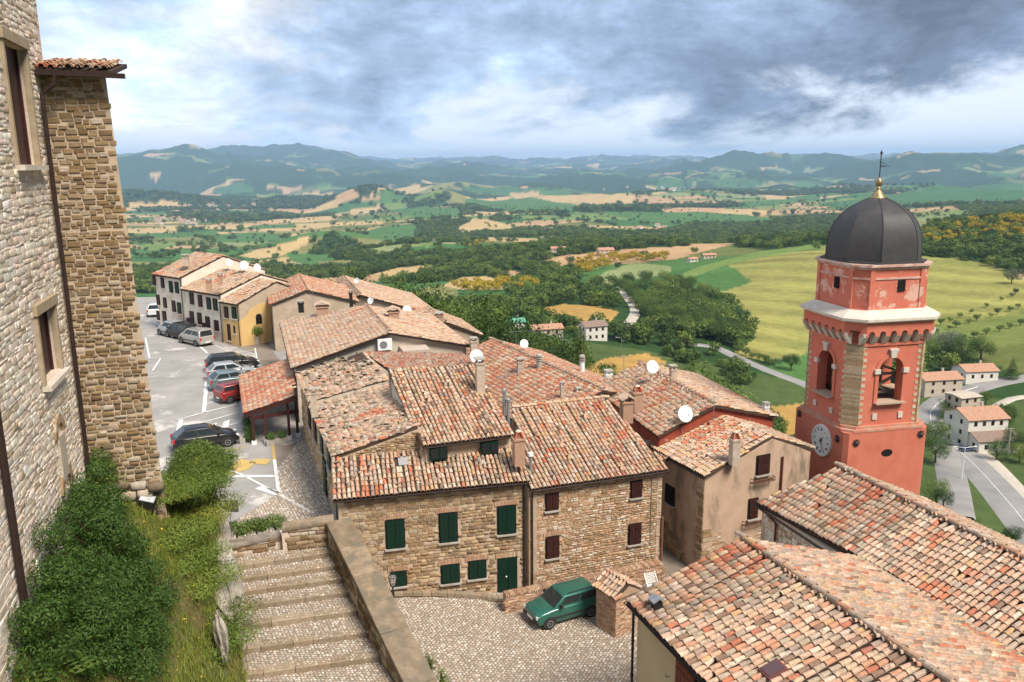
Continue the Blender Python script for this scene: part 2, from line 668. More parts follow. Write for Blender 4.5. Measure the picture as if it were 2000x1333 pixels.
def ridge_tiles(house, p, q, pal='pale', seed=3, scale=1.25, name='ridge'):
    p, q = Vector(p), Vector(q)
    d = (q - p)
    L = d.length
    d.normalize()
    x = d.cross(Vector((0, 0, 1))).normalized()
    z = x.cross(d).normalized()
    rnd = random.Random(seed)
    idx = list(range(len(PALES[pal])))
    items = []
    t = 0.0
    while t < L - 0.1:
        b = p + d * t + z * 0.03
        m = Matrix(((x.x, d.x, z.x, b.x), (x.y, d.y, z.y, b.y), (x.z, d.z, z.z, b.z), (0, 0, 0, 1)))
        m = m @ Matrix.Rotation(rnd.gauss(0, 0.03), 4, 'Z') @ Matrix.Scale(scale, 4)
        items.append((m, 0, rnd.choices(idx, PALES[pal])[0]))
        t += 0.38 * scale
    mb = MB()
    mb.tube([p, q], 0.07, 6)
    ro = mb.build(name, M_CONC, house)
    lay_pieces(TILE, 'ridge_tile', items, ro, 300)
    return ro


def stone_shapes(k=6, seed=4, inset=0.10):
    rnd = random.Random(seed)
    out = []
    for _ in range(k):
        vs = []
        for y, sc_ in ((0.0, 1.0), (0.7, 1.0 - inset * 0.4), (1.0, 1.0 - inset * 2.2)):
            for i, j in ((-.5, -.5), (.5, -.5), (.5, .5), (-.5, .5)):
                vs.append((i * sc_ + rnd.uniform(-.05, .05), y + (rnd.uniform(-.18, .18) if y == 1 else 0), j * sc_ + rnd.uniform(-.07, .07)))
        fs = []
        for q in (0, 4):
            for i in range(4):
                a, b = q + i, q + (i + 1) % 4
                fs.append((a, b, b + 4, a + 4))
        fs.append((8, 9, 10, 11))
        out.append((vs, fs))
    return out


def stone_proto(pal, seed):
    return Proto('stone', stone_shapes(6, seed), pal, M_STONE)


def lay_stones(proto, parent, o, e, up, n, L, H, ok, rows=(0.10, 0.19), widths=(0.16, 0.42), gap=0.016, out=(0.02, 0.05),
               n_ind=300, seed=1, weights=None, name='stone', course_noise=0.012):
    """courses of stones on the plane o + e*a + up*b; ok(a,b) says where the wall is"""
    rnd = random.Random(seed)
    idx = list(range(len(proto.palette)))
    items = []
    o, e, up, n = Vector(o), Vector(e), Vector(up), Vector(n)
    b = 0.0
    while b < H:
        h = rnd.uniform(*rows)
        a = -rnd.uniform(0, 0.2)
        while a < L:
            wd = rnd.uniform(*widths) * (0.7 + h * 2.2)
            ca, cb = a + wd / 2, b + h / 2 + rnd.gauss(0, course_noise)
            if ok(ca - wd * .38, cb) and ok(ca + wd * .38, cb) and ok(ca, cb + h * .3) and ok(ca, cb - h * .3):
                c = o + e * ca + up * cb
                dpt = rnd.uniform(*out)
                sx, sz = max(wd - gap, 0.05), max(h - gap, 0.04)
                m = Matrix(((e.x * sx, n.x * dpt, up.x * sz, c.x), (e.y * sx, n.y * dpt, up.y * sz, c.y),
                            (e.z * sx, n.z * dpt, up.z * sz, c.z), (0, 0, 0, 1)))
                k = rnd.choices(idx, weights)[0] if weights else rnd.choice(idx)
                items.append((m, rnd.randrange(len(proto.shapes)), k))
            a += wd
        b += h
    lay_pieces(proto, name, items, parent, n_ind, stuff_name=name + '_courses', jitter=0.14)


def roof_stones(parent, pts, n, seed, smin=.10, smax=.24):
    """loose stones that weigh the old tiles down"""
    rnd = random.Random(seed)
    P = [Vector(p) for p in pts]
    items = []
    for _ in range(n):
        u, v = rnd.random(), rnd.random()
        c = P[0].lerp(P[1], u).lerp(P[3].lerp(P[2], u), v) + Vector((0, 0, .13))
        s = rnd.uniform(smin, smax)
        m = Matrix.Translation(c) @ Matrix.Rotation(rnd.uniform(0, 6.28), 4, 'Z') @ Matrix.Rotation(rnd.uniform(-.4, .4), 4, 'X') @ Matrix.Diagonal((s * 1.3, s * .8, s, 1))
        items.append((m, rnd.randrange(6), rnd.randrange(5)))
    lay_pieces(LOOSE, 'loose_stone', items, parent, 300)


LOOSE = Proto('loose_stone', stone_shapes(6, 77, .16), [(0.44, 0.36, 0.27), (0.34, 0.27, 0.19), (0.55, 0.48, 0.40), (0.28, 0.22, 0.15), (0.50, 0.36, 0.26)], M_STONE)
# ------------------------------------------------------------------ terrain: one sheet from the hilltop to the mountains
XS = [-1500, -300, 250, 600, 1000, 1300, 1600, 2000, 2600, 3600]
NEARZ = {60: [1.5, 1.5, 1.5, 1.0, -3, -4, -8, -12, -12, -12],
         120: [1, 1, 1, -10, -20, -28, -38, -48, -48, -48],
         200: [-25, -25, -27, -38, -38, -46, -58, -60, -60, -60],
         300: [-55, -55, -55, -60, -46, -55, -66, -65, -65, -65]}
FARY = {400: [650, 650, 640, 630, 608, 630, 672, 690, 690, 690],
        500: [625, 620, 612, 600, 580, 580, 596, 618, 618, 618],
        650: [590, 588, 585, 576, 545, 530, 488, 518, 510, 510],
        900: [555, 552, 548, 543, 508, 496, 464, 418, 412, 412],
        1300: [515, 512, 508, 508, 470, 478, 490, 462, 450, 450],
        2000: [475, 472, 468, 472, 445, 448, 448, 428, 430, 430],
        3000: [445, 440, 436, 440, 420, 416, 414, 405, 405, 405],
        4500: [412, 412, 410, 414, 396, 390, 390, 385, 385, 385],
        7000: [370, 375, 384, 384, 364, 362, 360, 352, 350, 350],
        9000: [345, 345, 350, 354, 350, 346, 340, 332, 330, 330],
        12000: [326, 324, 322, 330, 336, 332, 324, 318, 316, 316],
        16000: [322, 320, 322, 318, 326, 322, 318, 316, 314, 314],
        22000: [318, 318, 320, 316, 315, 313, 312, 308, 306, 306],
        32000: [322, 322, 322, 318, 314, 311, 310, 307, 306, 306]}
DS = sorted(list(NEARZ) + list(FARY))
AZ = [math.atan2(ray(x, 400).x, ray(x, 400).y) for x in XS]
TZ = np.zeros((len(DS), len(XS)))
for i, d in enumerate(DS):
    for j, x in enumerate(XS):
        TZ[i, j] = NEARZ[d][j] if d in NEARZ else PH(x, FARY[d][j], d).z
AZ_A = np.concatenate([[-math.pi, -2.0], AZ, [2.0, math.pi]])
TZ = np.concatenate([TZ[:, :1], TZ[:, :1], TZ, TZ[:, -1:], TZ[:, -1:]], axis=1)


def npnoise(x, y, seed):
    xi, yi = np.floor(x), np.floor(y)
    u, v = x - xi, y - yi
    u, v = u * u * u * (u * (u * 6 - 15) + 10), v * v * v * (v * (v * 6 - 15) + 10)

    def h(i, j):
        n = (i.astype(np.int64) * 374761393 + j.astype(np.int64) * 668265263 + seed * 974711) & 0xffffffff
        n = ((n ^ (n >> 13)) * 1274126177) & 0xffffffff
        return ((n ^ (n >> 16)) & 0xffff) / 65535.0
    return (h(xi, yi) * (1 - u) + h(xi + 1, yi) * u) * (1 - v) + (h(xi, yi + 1) * (1 - u) + h(xi + 1, yi + 1) * u) * v


def fbm(x, y, seed, oct=5, gain=0.5):
    s, a, t = 0, 1.0, 0
    for k in range(oct):
        s = s + a * npnoise(x, y, seed + k * 17)
        t += a
        x, y, a = x * 2.03 + 11.3, y * 2.03 + 5.7, a * gain
    return s / t


az_in = np.radians(np.arange(-43, 43.01, 0.125))
az_out = np.concatenate([np.radians(np.arange(-180, -43, 4.0)), az_in, np.radians(np.arange(46, 180, 4.0))])
rr = np.concatenate([[1.0, 15, 30, 45], 55 * 1.0125 ** np.arange(0, 512)])
AA, RRm = np.meshgrid(az_out, rr)
ld = np.log(np.clip(RRm, 60, 32000))
lds = np.log(np.array(DS))
# cubic-ish interpolation: linear in (log distance, azimuth), then smoothed
ii = np.clip(np.searchsorted(lds, ld, side='right') - 1, 0, len(DS) - 2)
jj = np.clip(np.searchsorted(AZ_A, AA, side='right') - 1, 0, len(AZ_A) - 2)
fu = (ld - lds[ii]) / (lds[ii + 1] - lds[ii])
fv = (AA - AZ_A[jj]) / (AZ_A[jj + 1] - AZ_A[jj])
HZ = (TZ[ii, jj] * (1 - fv) + TZ[ii, jj + 1] * fv) * (1 - fu) + (TZ[ii + 1, jj] * (1 - fv) + TZ[ii + 1, jj + 1] * fv) * fu


def blur(Z, r, ax):
    k = np.hanning(2 * r + 3)[1:-1]
    k /= k.sum()
    pad = [(0, 0), (0, 0)]
    pad[ax] = (r, r)
    P = np.pad(Z, pad, mode='edge')
    out = np.zeros_like(Z)
    for i, wt in enumerate(k):
        out += wt * (P[i:i + Z.shape[0], :] if ax == 0 else P[:, i:i + Z.shape[1]])
    return out


HZ = blur(HZ, 9, 0)
HZ = blur(HZ, 40, 1)
GX, GY = RRm * np.sin(AA), RRm * np.cos(AA)
# rolling relief, growing with distance from the hill town
amp = np.interp(np.log(RRm + 1), np.log([1, 250, 600, 1500, 4000, 7000, 11000, 16000, 32000]), [0, 0, 3, 22, 60, 110, 210, 260, 300])
n1 = fbm(GX / 1100 + 3.1, GY / 1100 + 8.2, 3, 5, 0.48) - 0.5
n2 = 1 - np.abs(2 * fbm(GX / 3800 + 1.7, GY / 3800 + 4.4, 9, 5, 0.5) - 1)
far_w = np.clip((RRm - 6000) / 4000, 0, 1)
n3 = 1 - np.abs(2 * fbm(GX / 1700 + 6.1, GY / 1700 + 2.3, 15, 5, 0.5) - 1)
n4 = 1 - np.abs(2 * fbm(GX / 800 + 1.1, GY / 800 + 7.3, 19, 4, 0.5) - 1)
HZ = HZ + np.clip((RRm - 3800) / 3500, 0, 1) * (330 * (n3 - 0.80) + 95 * (n4 - 0.8))
HZ = HZ + amp * ((1 - far_w) * n1 * 1.5 + far_w * ((n2 - 0.80) * 1.15 + n1 * 0.45))


def bump_hill(px, py, dist, r, h, r2=None):
    """a single wooded knoll whose foot stands where the photograph shows it"""
    p = PH(px, py, dist)
    d = Vector((p.x, p.y, 0)).normalized()
    ca = (GX - p.x) * d.x + (GY - p.y) * d.y
    cb = (GX - p.x) * d.y - (GY - p.y) * d.x
    return h * np.exp(-(ca / (r2 or r)) ** 2 - (cb / r) ** 2)


for hl in [(640, 480, 1750, 130, 42, 120), (738, 392, 4600, 260, 95, 300), (862, 392, 4300, 170, 85, 200),
           (690, 388, 4700, 300, 45, 250), (262, 392, 5200, 420, 110, 350), (500, 352, 9000, 800, 120, 700),
           (470, 320, 15500, 1500, 330, 1500), (600, 322, 13500, 800, 190, 900), (350, 330, 12000, 1000, 190, 1200),
           (1830, 330, 9200, 700, 210, 800), (1575, 330, 12500, 500, 140, 600), (1450, 335, 11000, 800, 120, 700),
           (1990, 330, 12500, 500, 190, 700), (160, 340, 10500, 800, 110, 900),
           (1160, 480, 950, 150, 14, 120), (780, 505, 1300, 120, 18, 90)]:
    HZ = HZ + bump_hill(*hl)


def ground(x, y):
    """height of the terrain sheet at a point"""
    d = math.hypot(x, y)
    a = math.atan2(x, y)
    i = min(max(np.searchsorted(rr, d) - 1, 0), len(rr) - 2)
    j = min(max(np.searchsorted(az_out, a) - 1, 0), len(az_out) - 2)
    u = min(max((d - rr[i]) / (rr[i + 1] - rr[i]), 0), 1)
    v = min(max((a - az_out[j]) / (az_out[j + 1] - az_out[j]), 0), 1)
    return float((HZ[i, j] * (1 - v) + HZ[i, j + 1] * v) * (1 - u) + (HZ[i + 1, j] * (1 - v) + HZ[i + 1, j + 1] * v) * u)


def ground_np(x, y):
    d = np.hypot(x, y)
    a = np.arctan2(x, y)
    i = np.clip(np.searchsorted(rr, d) - 1, 0, len(rr) - 2)
    j = np.clip(np.searchsorted(az_out, a) - 1, 0, len(az_out) - 2)
    u = np.clip((d - rr[i]) / (rr[i + 1] - rr[i]), 0, 1)
    v = np.clip((a - az_out[j]) / (az_out[j + 1] - az_out[j]), 0, 1)
    return (HZ[i, j] * (1 - v) + HZ[i, j + 1] * v) * (1 - u) + (HZ[i + 1, j] * (1 - v) + HZ[i + 1, j + 1] * v) * u


def PG(x, y, dmin=130):
    """survey: the point of the terrain that the photograph shows at (x, y)"""
    d = ray(x, y)
    k = math.hypot(d.x, d.y)
    s = dmin / k
    while s * k < 31000:
        p = CAMP + d * s
        if p.z < ground(p.x, p.y):
            lo, hi = s / 1.012, s
            for _ in range(12):
                mid = (lo + hi) / 2
                q = CAMP + d * mid
                if q.z < ground(q.x, q.y):
                    hi = mid
                else:
                    lo = mid
            q = CAMP + d * hi
            return Vector((q.x, q.y, ground(q.x, q.y)))
        s *= 1.012
    q = CAMP + d * s
    return Vector((q.x, q.y, ground(q.x, q.y)))


# land cover -------------------------------------------------------------
GREEN, GREEN2, LIME, WHEAT, TAN, OLIVE, PALEG, WOOD, MEADOW = ((0.072, 0.150, 0.040), (0.055, 0.130, 0.036), (0.15, 0.21, 0.055),
    (0.46, 0.32, 0.15), (0.42, 0.265, 0.14), (0.21, 0.20, 0.07), (0.22, 0.25, 0.10), (0.028, 0.060, 0.016), (0.13, 0.145, 0.04))
GOLD = (0.25, 0.23, 0.068)
OCHRE = (0.40, 0.24, 0.07)
TERR_C = np.zeros(HZ.shape + (3,))
FOREST = np.zeros(HZ.shape, dtype=bool)
# strip fields: a jittered cellular map in a turned, stretched frame
wx = GX + 220 * (fbm(GX / 700, GY / 700, 31, 3) - 0.5)
wy = GY + 220 * (fbm(GX / 700 + 9, GY / 700 + 2, 37, 3) - 0.5)


def cells(x, y, size, ang, stretch, seed):
    c, s = math.cos(ang), math.sin(ang)
    u, v = (x * c + y * s) / size, (-x * s + y * c) / (size * stretch)
    iu, iv = np.floor(u), np.floor(v)
    best = np.full(u.shape, 9e9)
    second = np.full(u.shape, 9e9)
    idm = np.zeros(u.shape, dtype=np.int64)
    for a in (-1, 0, 1):
        for b in (-1, 0, 1):
            ci, cj = (iu + a).astype(np.int64), (iv + b).astype(np.int64)
            n = (ci * 374761393 + cj * 668265263 + seed * 974711) & 0xffffffff
            n = ((n ^ (n >> 13)) * 1274126177) & 0xffffffff
            r1 = ((n >> 3) & 0x3ff) / 1023.0
            r2 = ((n >> 13) & 0x3ff) / 1023.0
            d = (u - (ci + 0.15 + 0.7 * r1)) ** 2 + (v - (cj + 0.15 + 0.7 * r2)) ** 2
            nb = d < best
            second = np.where(nb, best, np.minimum(second, d))
            idm = np.where(nb, n, idm)
            best = np.where(nb, d, best)
    return idm, np.sqrt(second) - np.sqrt(best)


cid, cedge = cells(wx, wy, 260, 0.5, 0.62, 5)
cid2, cedge2 = cells(wx, wy, 430, 0.9, 0.6, 8)
use2 = RRm > 5200
cid = np.where(use2, cid2, cid)
cedge = np.where(use2, cedge2, cedge)
pal = np.array([GREEN, WHEAT, GREEN2, LIME, GREEN, TAN, OLIVE, GREEN2, PALEG, GREEN, WHEAT, MEADOW])
TERR_C[:] = pal[((cid >> 7) % len(pal))]
wood_n = fbm(GX / 520 + 2.2, GY / 520 + 7.1, 51, 5, 0.55)
slope = np.abs(np.gradient(HZ, axis=0)) / (np.gradient(RRm, axis=0) + 1e-6)
thr = np.interp(np.log(RRm + 1), np.log([1, 300, 600, 900, 1400, 2500, 4500, 6500, 12000, 30000]), [0.0, 0.24, 0.52, 0.57, 0.575, 0.56, 0.52, 0.46, 0.42, 0.36])
wood = wood_n > thr - 0.35 * np.clip(slope - 0.10, 0, 0.5)
hedge = (cedge < np.where(use2, 0.035, 0.045)) & (((cid >> 4) % 10) < 5) & (RRm > 900)
wood = wood | hedge
FOREST |= wood
TERR_C[wood] = WOOD


def pts_in(poly_w):
    X, Y = GX, GY
    c = np.zeros(X.shape, dtype=bool)
    n = len(poly_w)
    xs = [p[0] for p in poly_w]
    ys = [p[1] for p in poly_w]
    bb = (X > min(xs)) & (X < max(xs)) & (Y > min(ys)) & (Y < max(ys))
    sx, sy = X[bb], Y[bb]
    cc = np.zeros(sx.shape, dtype=bool)
    j = n - 1
    for i in range(n):
        xi, yi = poly_w[i]
        xj, yj = poly_w[j]
        if yi != yj:
            cc ^= ((yi > sy) != (yj > sy)) & (sx < (xj - xi) * (sy - yi) / (yj - yi) + xi)
        j = i
    c[bb] = cc
    return c


NOTREE = np.zeros(HZ.shape, dtype=bool)
FIELDS = [  # surveyed outlines of the fields that the photograph shows singly
    (GOLD, [(1402, 572), (1468, 552), (1420, 518), (1500, 500), (1600, 486), (1800, 500), (1900, 510), (2000, 545), (2080, 560), (2080, 660), (1860, 690), (1700, 700), (1590, 690), (1480, 705), (1430, 692), (1475, 660), (1450, 610), (1425, 585)]),
    (LIME, [(1300, 548), (1360, 523), (1480, 492), (1600, 476), (1610, 487), (1500, 501), (1418, 519), (1340, 545), (1310, 556)]),
    (GREEN, [(1318, 556), (1418, 519), (1468, 551), (1402, 572), (1350, 568)]),
    (PALEG, [(1140, 556), (1185, 530), (1240, 512), (1310, 520), (1308, 535), (1240, 546), (1180, 560)]),
    (GREEN, [(1485, 722), (1590, 684), (1640, 690), (1640, 760), (1580, 748), (1520, 735)]),
    (OCHRE, [(1490, 795), (1600, 780), (1640, 800), (1620, 850), (1540, 850), (1500, 820)]),
    (OCHRE, [(1135, 722), (1180, 700), (1260, 690), (1300, 705), (1295, 735), (1150, 740)]),
    (OLIVE, [(805, 568), (850, 558), (895, 562), (893, 590), (830, 592)]),
    (WHEAT, [(862, 558), (905, 541), (950, 540), (1012, 556), (1000, 566), (900, 566)]),
    (TAN, [(955, 532), (1000, 528), (1065, 545), (1040, 550), (985, 543)]),
    (OCHRE, [(1050, 604), (1100, 594), (1165, 598), (1210, 610), (1190, 632), (1120, 640), (1070, 625)]),
    (LIME, [(1090, 480), (1135, 470), (1150, 476), (1100, 490)]),
    (WHEAT, [(465, 500), (500, 488), (600, 462), (608, 470), (560, 496), (500, 506)]),
    (GREEN, [(560, 492), (640, 497), (660, 510), (600, 520), (565, 508)]),
    (GREEN, [(715, 452), (770, 440), (818, 440), (812, 468), (780, 476), (722, 466)]),
    (LIME, [(820, 478), (850, 462), (862, 474), (835, 485)]),
    (WHEAT, [(892, 447), (925, 427), (950, 428), (1006, 442), (1000, 452), (905, 456)]),
    (WHEAT, [(918, 462), (1050, 468), (1052, 477), (925, 470)]),
    (WHEAT, [(732, 535), (780, 522), (852, 517), (850, 530), (790, 542), (738, 544)]),
    (LIME, [(815, 502), (850, 496), (882, 500), (850, 508)]),
    (WHEAT, [(575, 438), (745, 430), (748, 438), (580, 444)]),
    (OLIVE, [(620, 512), (690, 508), (700, 516), (640, 521)]),
    (WHEAT, [(995, 376), (1050, 374), (1235, 386), (1240, 398), (1100, 396), (1005, 385)]),
    (WHEAT, [(1150, 440), (1300, 446), (1290, 454), (1160, 449)]),
    (TAN, [(1290, 408), (1420, 406), (1410, 414), (1300, 417)]),
    (GREEN, [(760, 412), (830, 400), (900, 408), (905, 424), (820, 428)]),
    (GREEN, [(905, 392), (1000, 386), (1140, 404), (1120, 416), (960, 412)]),
    (GREEN, [(1160, 414), (1400, 416), (1520, 428), (1500, 438), (1250, 432)]),
    (GREEN2, [(1600, 398), (1750, 380), (1900, 364), (2000, 362), (2000, 400), (1850, 402), (1650, 412)]),
    (GREEN, [(1440, 395), (1600, 378), (1600, 390), (1470, 405)]),
    (TAN, [(640, 384), (700, 376), (702, 390), (660, 394)]),
    (WHEAT, [(250, 397), (340, 392), (370, 402), (300, 408), (255, 405)]),
    (TAN, [(700, 392), (740, 384), (742, 392), (706, 398)]),
    (WHEAT, [(248, 447), (345, 444), (350, 452), (250, 454)]),
    (GREEN, [(250, 458), (420, 452), (430, 460), (300, 466)]),
    (LIME, [(270, 480), (330, 470), (345, 480), (290, 490)]),
    (MEADOW, [(1790, 640), (2040, 600), (2080, 720), (1990, 730), (1900, 700), (1800, 670)]),
]
FIELDMASK = np.zeros(HZ.shape, dtype=bool)
for c, pl in FIELDS:
    pw = []
    for (x, y) in pl:
        p = PG(x, y)
        pw.append((p.x, p.y))
    k = pts_in(pw)
    TERR_C[k] = c
    FOREST[k] = False
    FIELDMASK |= k
WOODS = [[(1770, 498), (1800, 474), (1850, 432), (1930, 415), (2070, 402), (2070, 545), (1990, 533), (1900, 508)], [(1430, 482), (1500, 455), (1640, 440), (1660, 476), (1520, 488)],
         [(990, 560), (1080, 520), (1140, 540), (1110, 570), (1200, 555), (1230, 600), (1100, 600), (1000, 590)], [(1010, 482), (1150, 470), (1340, 470), (1350, 480), (1130, 496), (1040, 505)], [(590, 500), (640, 455), (700, 470), (730, 500), (640, 520)]]
for pl in WOODS:
    k = pts_in([(lambda p: (p.x, p.y))(PG(x, y)) for x, y in pl]) & ~FIELDMASK
    FOREST[k] = True
    TERR_C[k] = WOOD
# scrub and pasture on the flanks of the town hill
near = RRm < 330
TERR_C[near & FOREST] = (0.07, 0.10, 0.03)
# mottled growth inside every parcel
mot = 0.80 + 0.4 * fbm(GX / 30, GY / 30, 71, 4, 0.6)
TERR_C *= mot[..., None]
gk = pts_in([(lambda p: (p.x, p.y))(PG(x, y)) for x, y in FIELDS[0][1]])
ca_, sa_ = math.cos(0.95), math.sin(0.95)
ru, rv2 = GX * ca_ + GY * sa_, -GX * sa_ + GY * ca_
band = fbm(ru / 11, rv2 / 130, 83, 3, 0.6)
green_mix = np.clip((fbm(ru / 60 + 4, rv2 / 170, 87, 4, 0.55) - 0.42) * 4, 0, 1)
rows_ = np.sin(ru / 5.2 + 2.5 * fbm(GX / 90, GY / 90, 97, 2)) * (0.6 + 0.8 * fbm(GX / 70, GY / 70, 98, 2))
TERR_C[gk] = TERR_C[gk] * (0.70 + 0.60 * band[gk] + 0.17 * rows_[gk])[:, None]
TERR_C[gk] = TERR_C[gk] * (1 - 0.75 * green_mix[gk])[:, None] + np.array([0.17, 0.20, 0.05]) * (0.75 * green_mix[gk])[:, None]
nR, nA = HZ.shape
idx = np.arange(nR * nA).reshape(nR, nA)
q = np.stack([idx[:-1, :-1], idx[:-1, 1:], idx[1:, 1:], idx[1:, :-1]], axis=-1).reshape(-1, 4)
wrap = np.stack([idx[:-1, -1], idx[:-1, 0], idx[1:, 0], idx[1:, -1]], axis=-1)
M_LAND = mat('land_cover', (1.12, 1.12, 1.12), (0.78, 0.80, 0.76), 0.22, 0.95, 0.0, attr=True, spec=0.1, detail=8)
terr = np_mesh('terrain', np.stack([GX, GY, HZ], -1).reshape(-1, 3), np.concatenate([q, wrap]), M_LAND,
               TERR_C.reshape(-1, 3), kind='structure', smooth=True)


# roads below the town ---------------------------------------------------
M_ASPH_FAR = mat('valley_road_asphalt', (0.30, 0.28, 0.26), (0.21, 0.20, 0.19), 0.12, 0.9)
M_GRAVEL = mat('pale_gravel', (0.50, 0.44, 0.36), (0.40, 0.35, 0.29), 0.6, 0.95)
M_LINE = mat('white_road_paint', (0.74, 0.73, 0.70), (0.52, 0.51, 0.49), 1.6, 0.8)


def ribbon(name, px, width, material, lift=0.25, step=4.0, dens=1, kind='structure', pts=None, parent=None):
    P = pts or [PG(*p) for p in px]
    # Catmull-Rom
    C = []
    for i in range(len(P) - 1):
        a, b, c, d = P[max(i - 1, 0)], P[i], P[i + 1], P[min(i + 2, len(P) - 1)]
        n = max(2, int((c - b).length / step))
        for k in range(n):
            t = k / n
            C.append(0.5 * ((2 * b) + (c - a) * t + (2 * a - 5 * b + 4 * c - d) * t * t + (-a + 3 * b - 3 * c + d) * t ** 3))
    C.append(P[-1])
    V, Q = [], []
    nn = 7
    for i, p in enumerate(C):
        d = C[min(i + 1, len(C) - 1)] - C[max(i - 1, 0)]
        s = Vector((d.y, -d.x, 0)).normalized()
        wv = width[0] + (width[1] - width[0]) * i / (len(C) - 1) if isinstance(width, tuple) else width
        zc = max(ground(p.x + s.x * k * wv, p.y + s.y * k * wv) for k in (-.5, -.25, 0, .25, .5)) + lift
        zl = ground(p.x - s.x * wv * .7, p.y - s.y * wv * .7)
        zr_ = ground(p.x + s.x * wv * .7, p.y + s.y * wv * .7)
        zl, zr_ = min(zl - .2, zc - .3), min(zr_ - .2, zc - .3)
        for k, z in ((-.68, zl), (-.5, zc), (0, zc), (.5, zc), (.68, zr_)):
            V.append((p.x + s.x * wv * k, p.y + s.y * wv * k, z))
    for i in range(len(C) - 1):
        for k in range(4):
            a = i * 5 + k
            Q.append((a, a + 1, a + 6, a + 5))
    o = np_mesh(name, V, Q, material, kind=kind, parent=parent)
    # no trees on the carriageway
    for p in C:
        wv = max(width) if isinstance(width, tuple) else width
        NOTREE[(GX - p.x) ** 2 + (GY - p.y) ** 2 < (wv * 0.5 + 6) ** 2] = True
    return C


road_main = ribbon('road', [(2080, 1110), (2000, 1020), (1950, 960), (1895, 902), (1850, 862), (1822, 830), (1822, 800), (1850, 778), (1895, 762), (1945, 748), (2010, 738), (2100, 730)], (8.5, 7), M_ASPH_FAR)
ribbon('road', [(1870, 1010), (1862, 950), (1852, 900), (1848, 866)], (6, 6), M_ASPH_FAR, 0.32)
ribbon('road', [(1600, 765), (1560, 747), (1500, 725), (1440, 700), (1390, 678), (1330, 672)], 4.5, M_ASPH_FAR)
ribbon('road', [(1208, 562), (1222, 578), (1236, 596), (1240, 612), (1228, 632), (1205, 648)], 4.5, M_GRAVEL)
ribbon('path', [(1945, 795), (1975, 780), (2010, 775)], 3.0, M_GRAVEL)
ribbon('pavement', [(2005, 985), (1965, 935), (1925, 893), (1905, 880)], (5.0, 4.0), M_GRAVEL, 0.22)
ribbon('road_marking', None, 0.22, M_LINE, 0.42, pts=[Vector((p.x - 0.2, p.y, p.z)) for p in road_main[2:40:4]])


# haze: even, pale air over the whole valley ------------------------------
hb = MB()
HTOP = float(HZ.max()) + 15
HBOT = float(HZ.min()) - 2
hb.box((0, 0, (HTOP + HBOT) / 2), (66000, 66000, HTOP - HBOT))
hz_o = hb.build('haze', mat('unused_surface', (1, 1, 1)), kind='stuff')
hm = bpy.data.materials.new('haze_air')
hm.use_nodes = True
ht = NT(hm.node_tree.nodes, hm.node_tree.links)
ht.n.clear()
pv = ht.new('ShaderNodeVolumePrincipled')
pv.inputs['Color'].default_value = (0.46, 0.69, 1.0, 1)
pv.inputs['Density'].default_value = 6.2e-5
pv.inputs['Anisotropy'].default_value = -0.1
ht.l.new(pv.outputs[0], ht.new('ShaderNodeOutputMaterial').inputs['Volume'])
hz_o.data.materials.clear()
hz_o.data.materials.append(hm)
tag(hz_o, 'pale blue haze lying over the far valley', 'haze')
# ------------------------------------------------------------------ building helpers
def V3(x, y=None, z=None):
    return Vector((x, y, z)) if y is not None else Vector(x)


UP = Vector((0, 0, 1))


def wall(house, p, q, zb, material, name='wall', t=0.28, tri=None):
    """upright wall from p to q (top heights in z, optional apex) down to zb; outer face on the right-hand side of p->q seen from above is front"""
    p, q = V3(p), V3(q)
    d = Vector((q.x - p.x, q.y - p.y, 0)).normalized()
    n = Vector((d.y, -d.x, 0))          # outward
    top = [p] + ([V3(tri)] if tri else []) + [q]
    out = [Vector((p.x, p.y, zb)), Vector((q.x, q.y, zb))] + top[::-1]
    inn = [v - n * t for v in out]
    k = len(out)
    mb = MB()
    mb.add(out + inn, [tuple(range(k)), tuple(range(2 * k - 1, k - 1, -1))] + [(i, k + i, k + (i + 1) % k, (i + 1) % k) for i in range(k)])
    return mb.build(name, material, house)


def on_wall(px, py, p, q):
    p, q = V3(p), V3(q)
    d = Vector((q.x - p.x, q.y - p.y, 0)).normalized()
    n = Vector((d.y, -d.x, 0))
    r = ray(px, py)
    return CAMP + r * ((p - CAMP).dot(n) / r.dot(n))


def frame_of(p, q):
    d = Vector((q[0] - p[0], q[1] - p[1], 0)).normalized()
    return d, Vector((d.y, -d.x, 0))


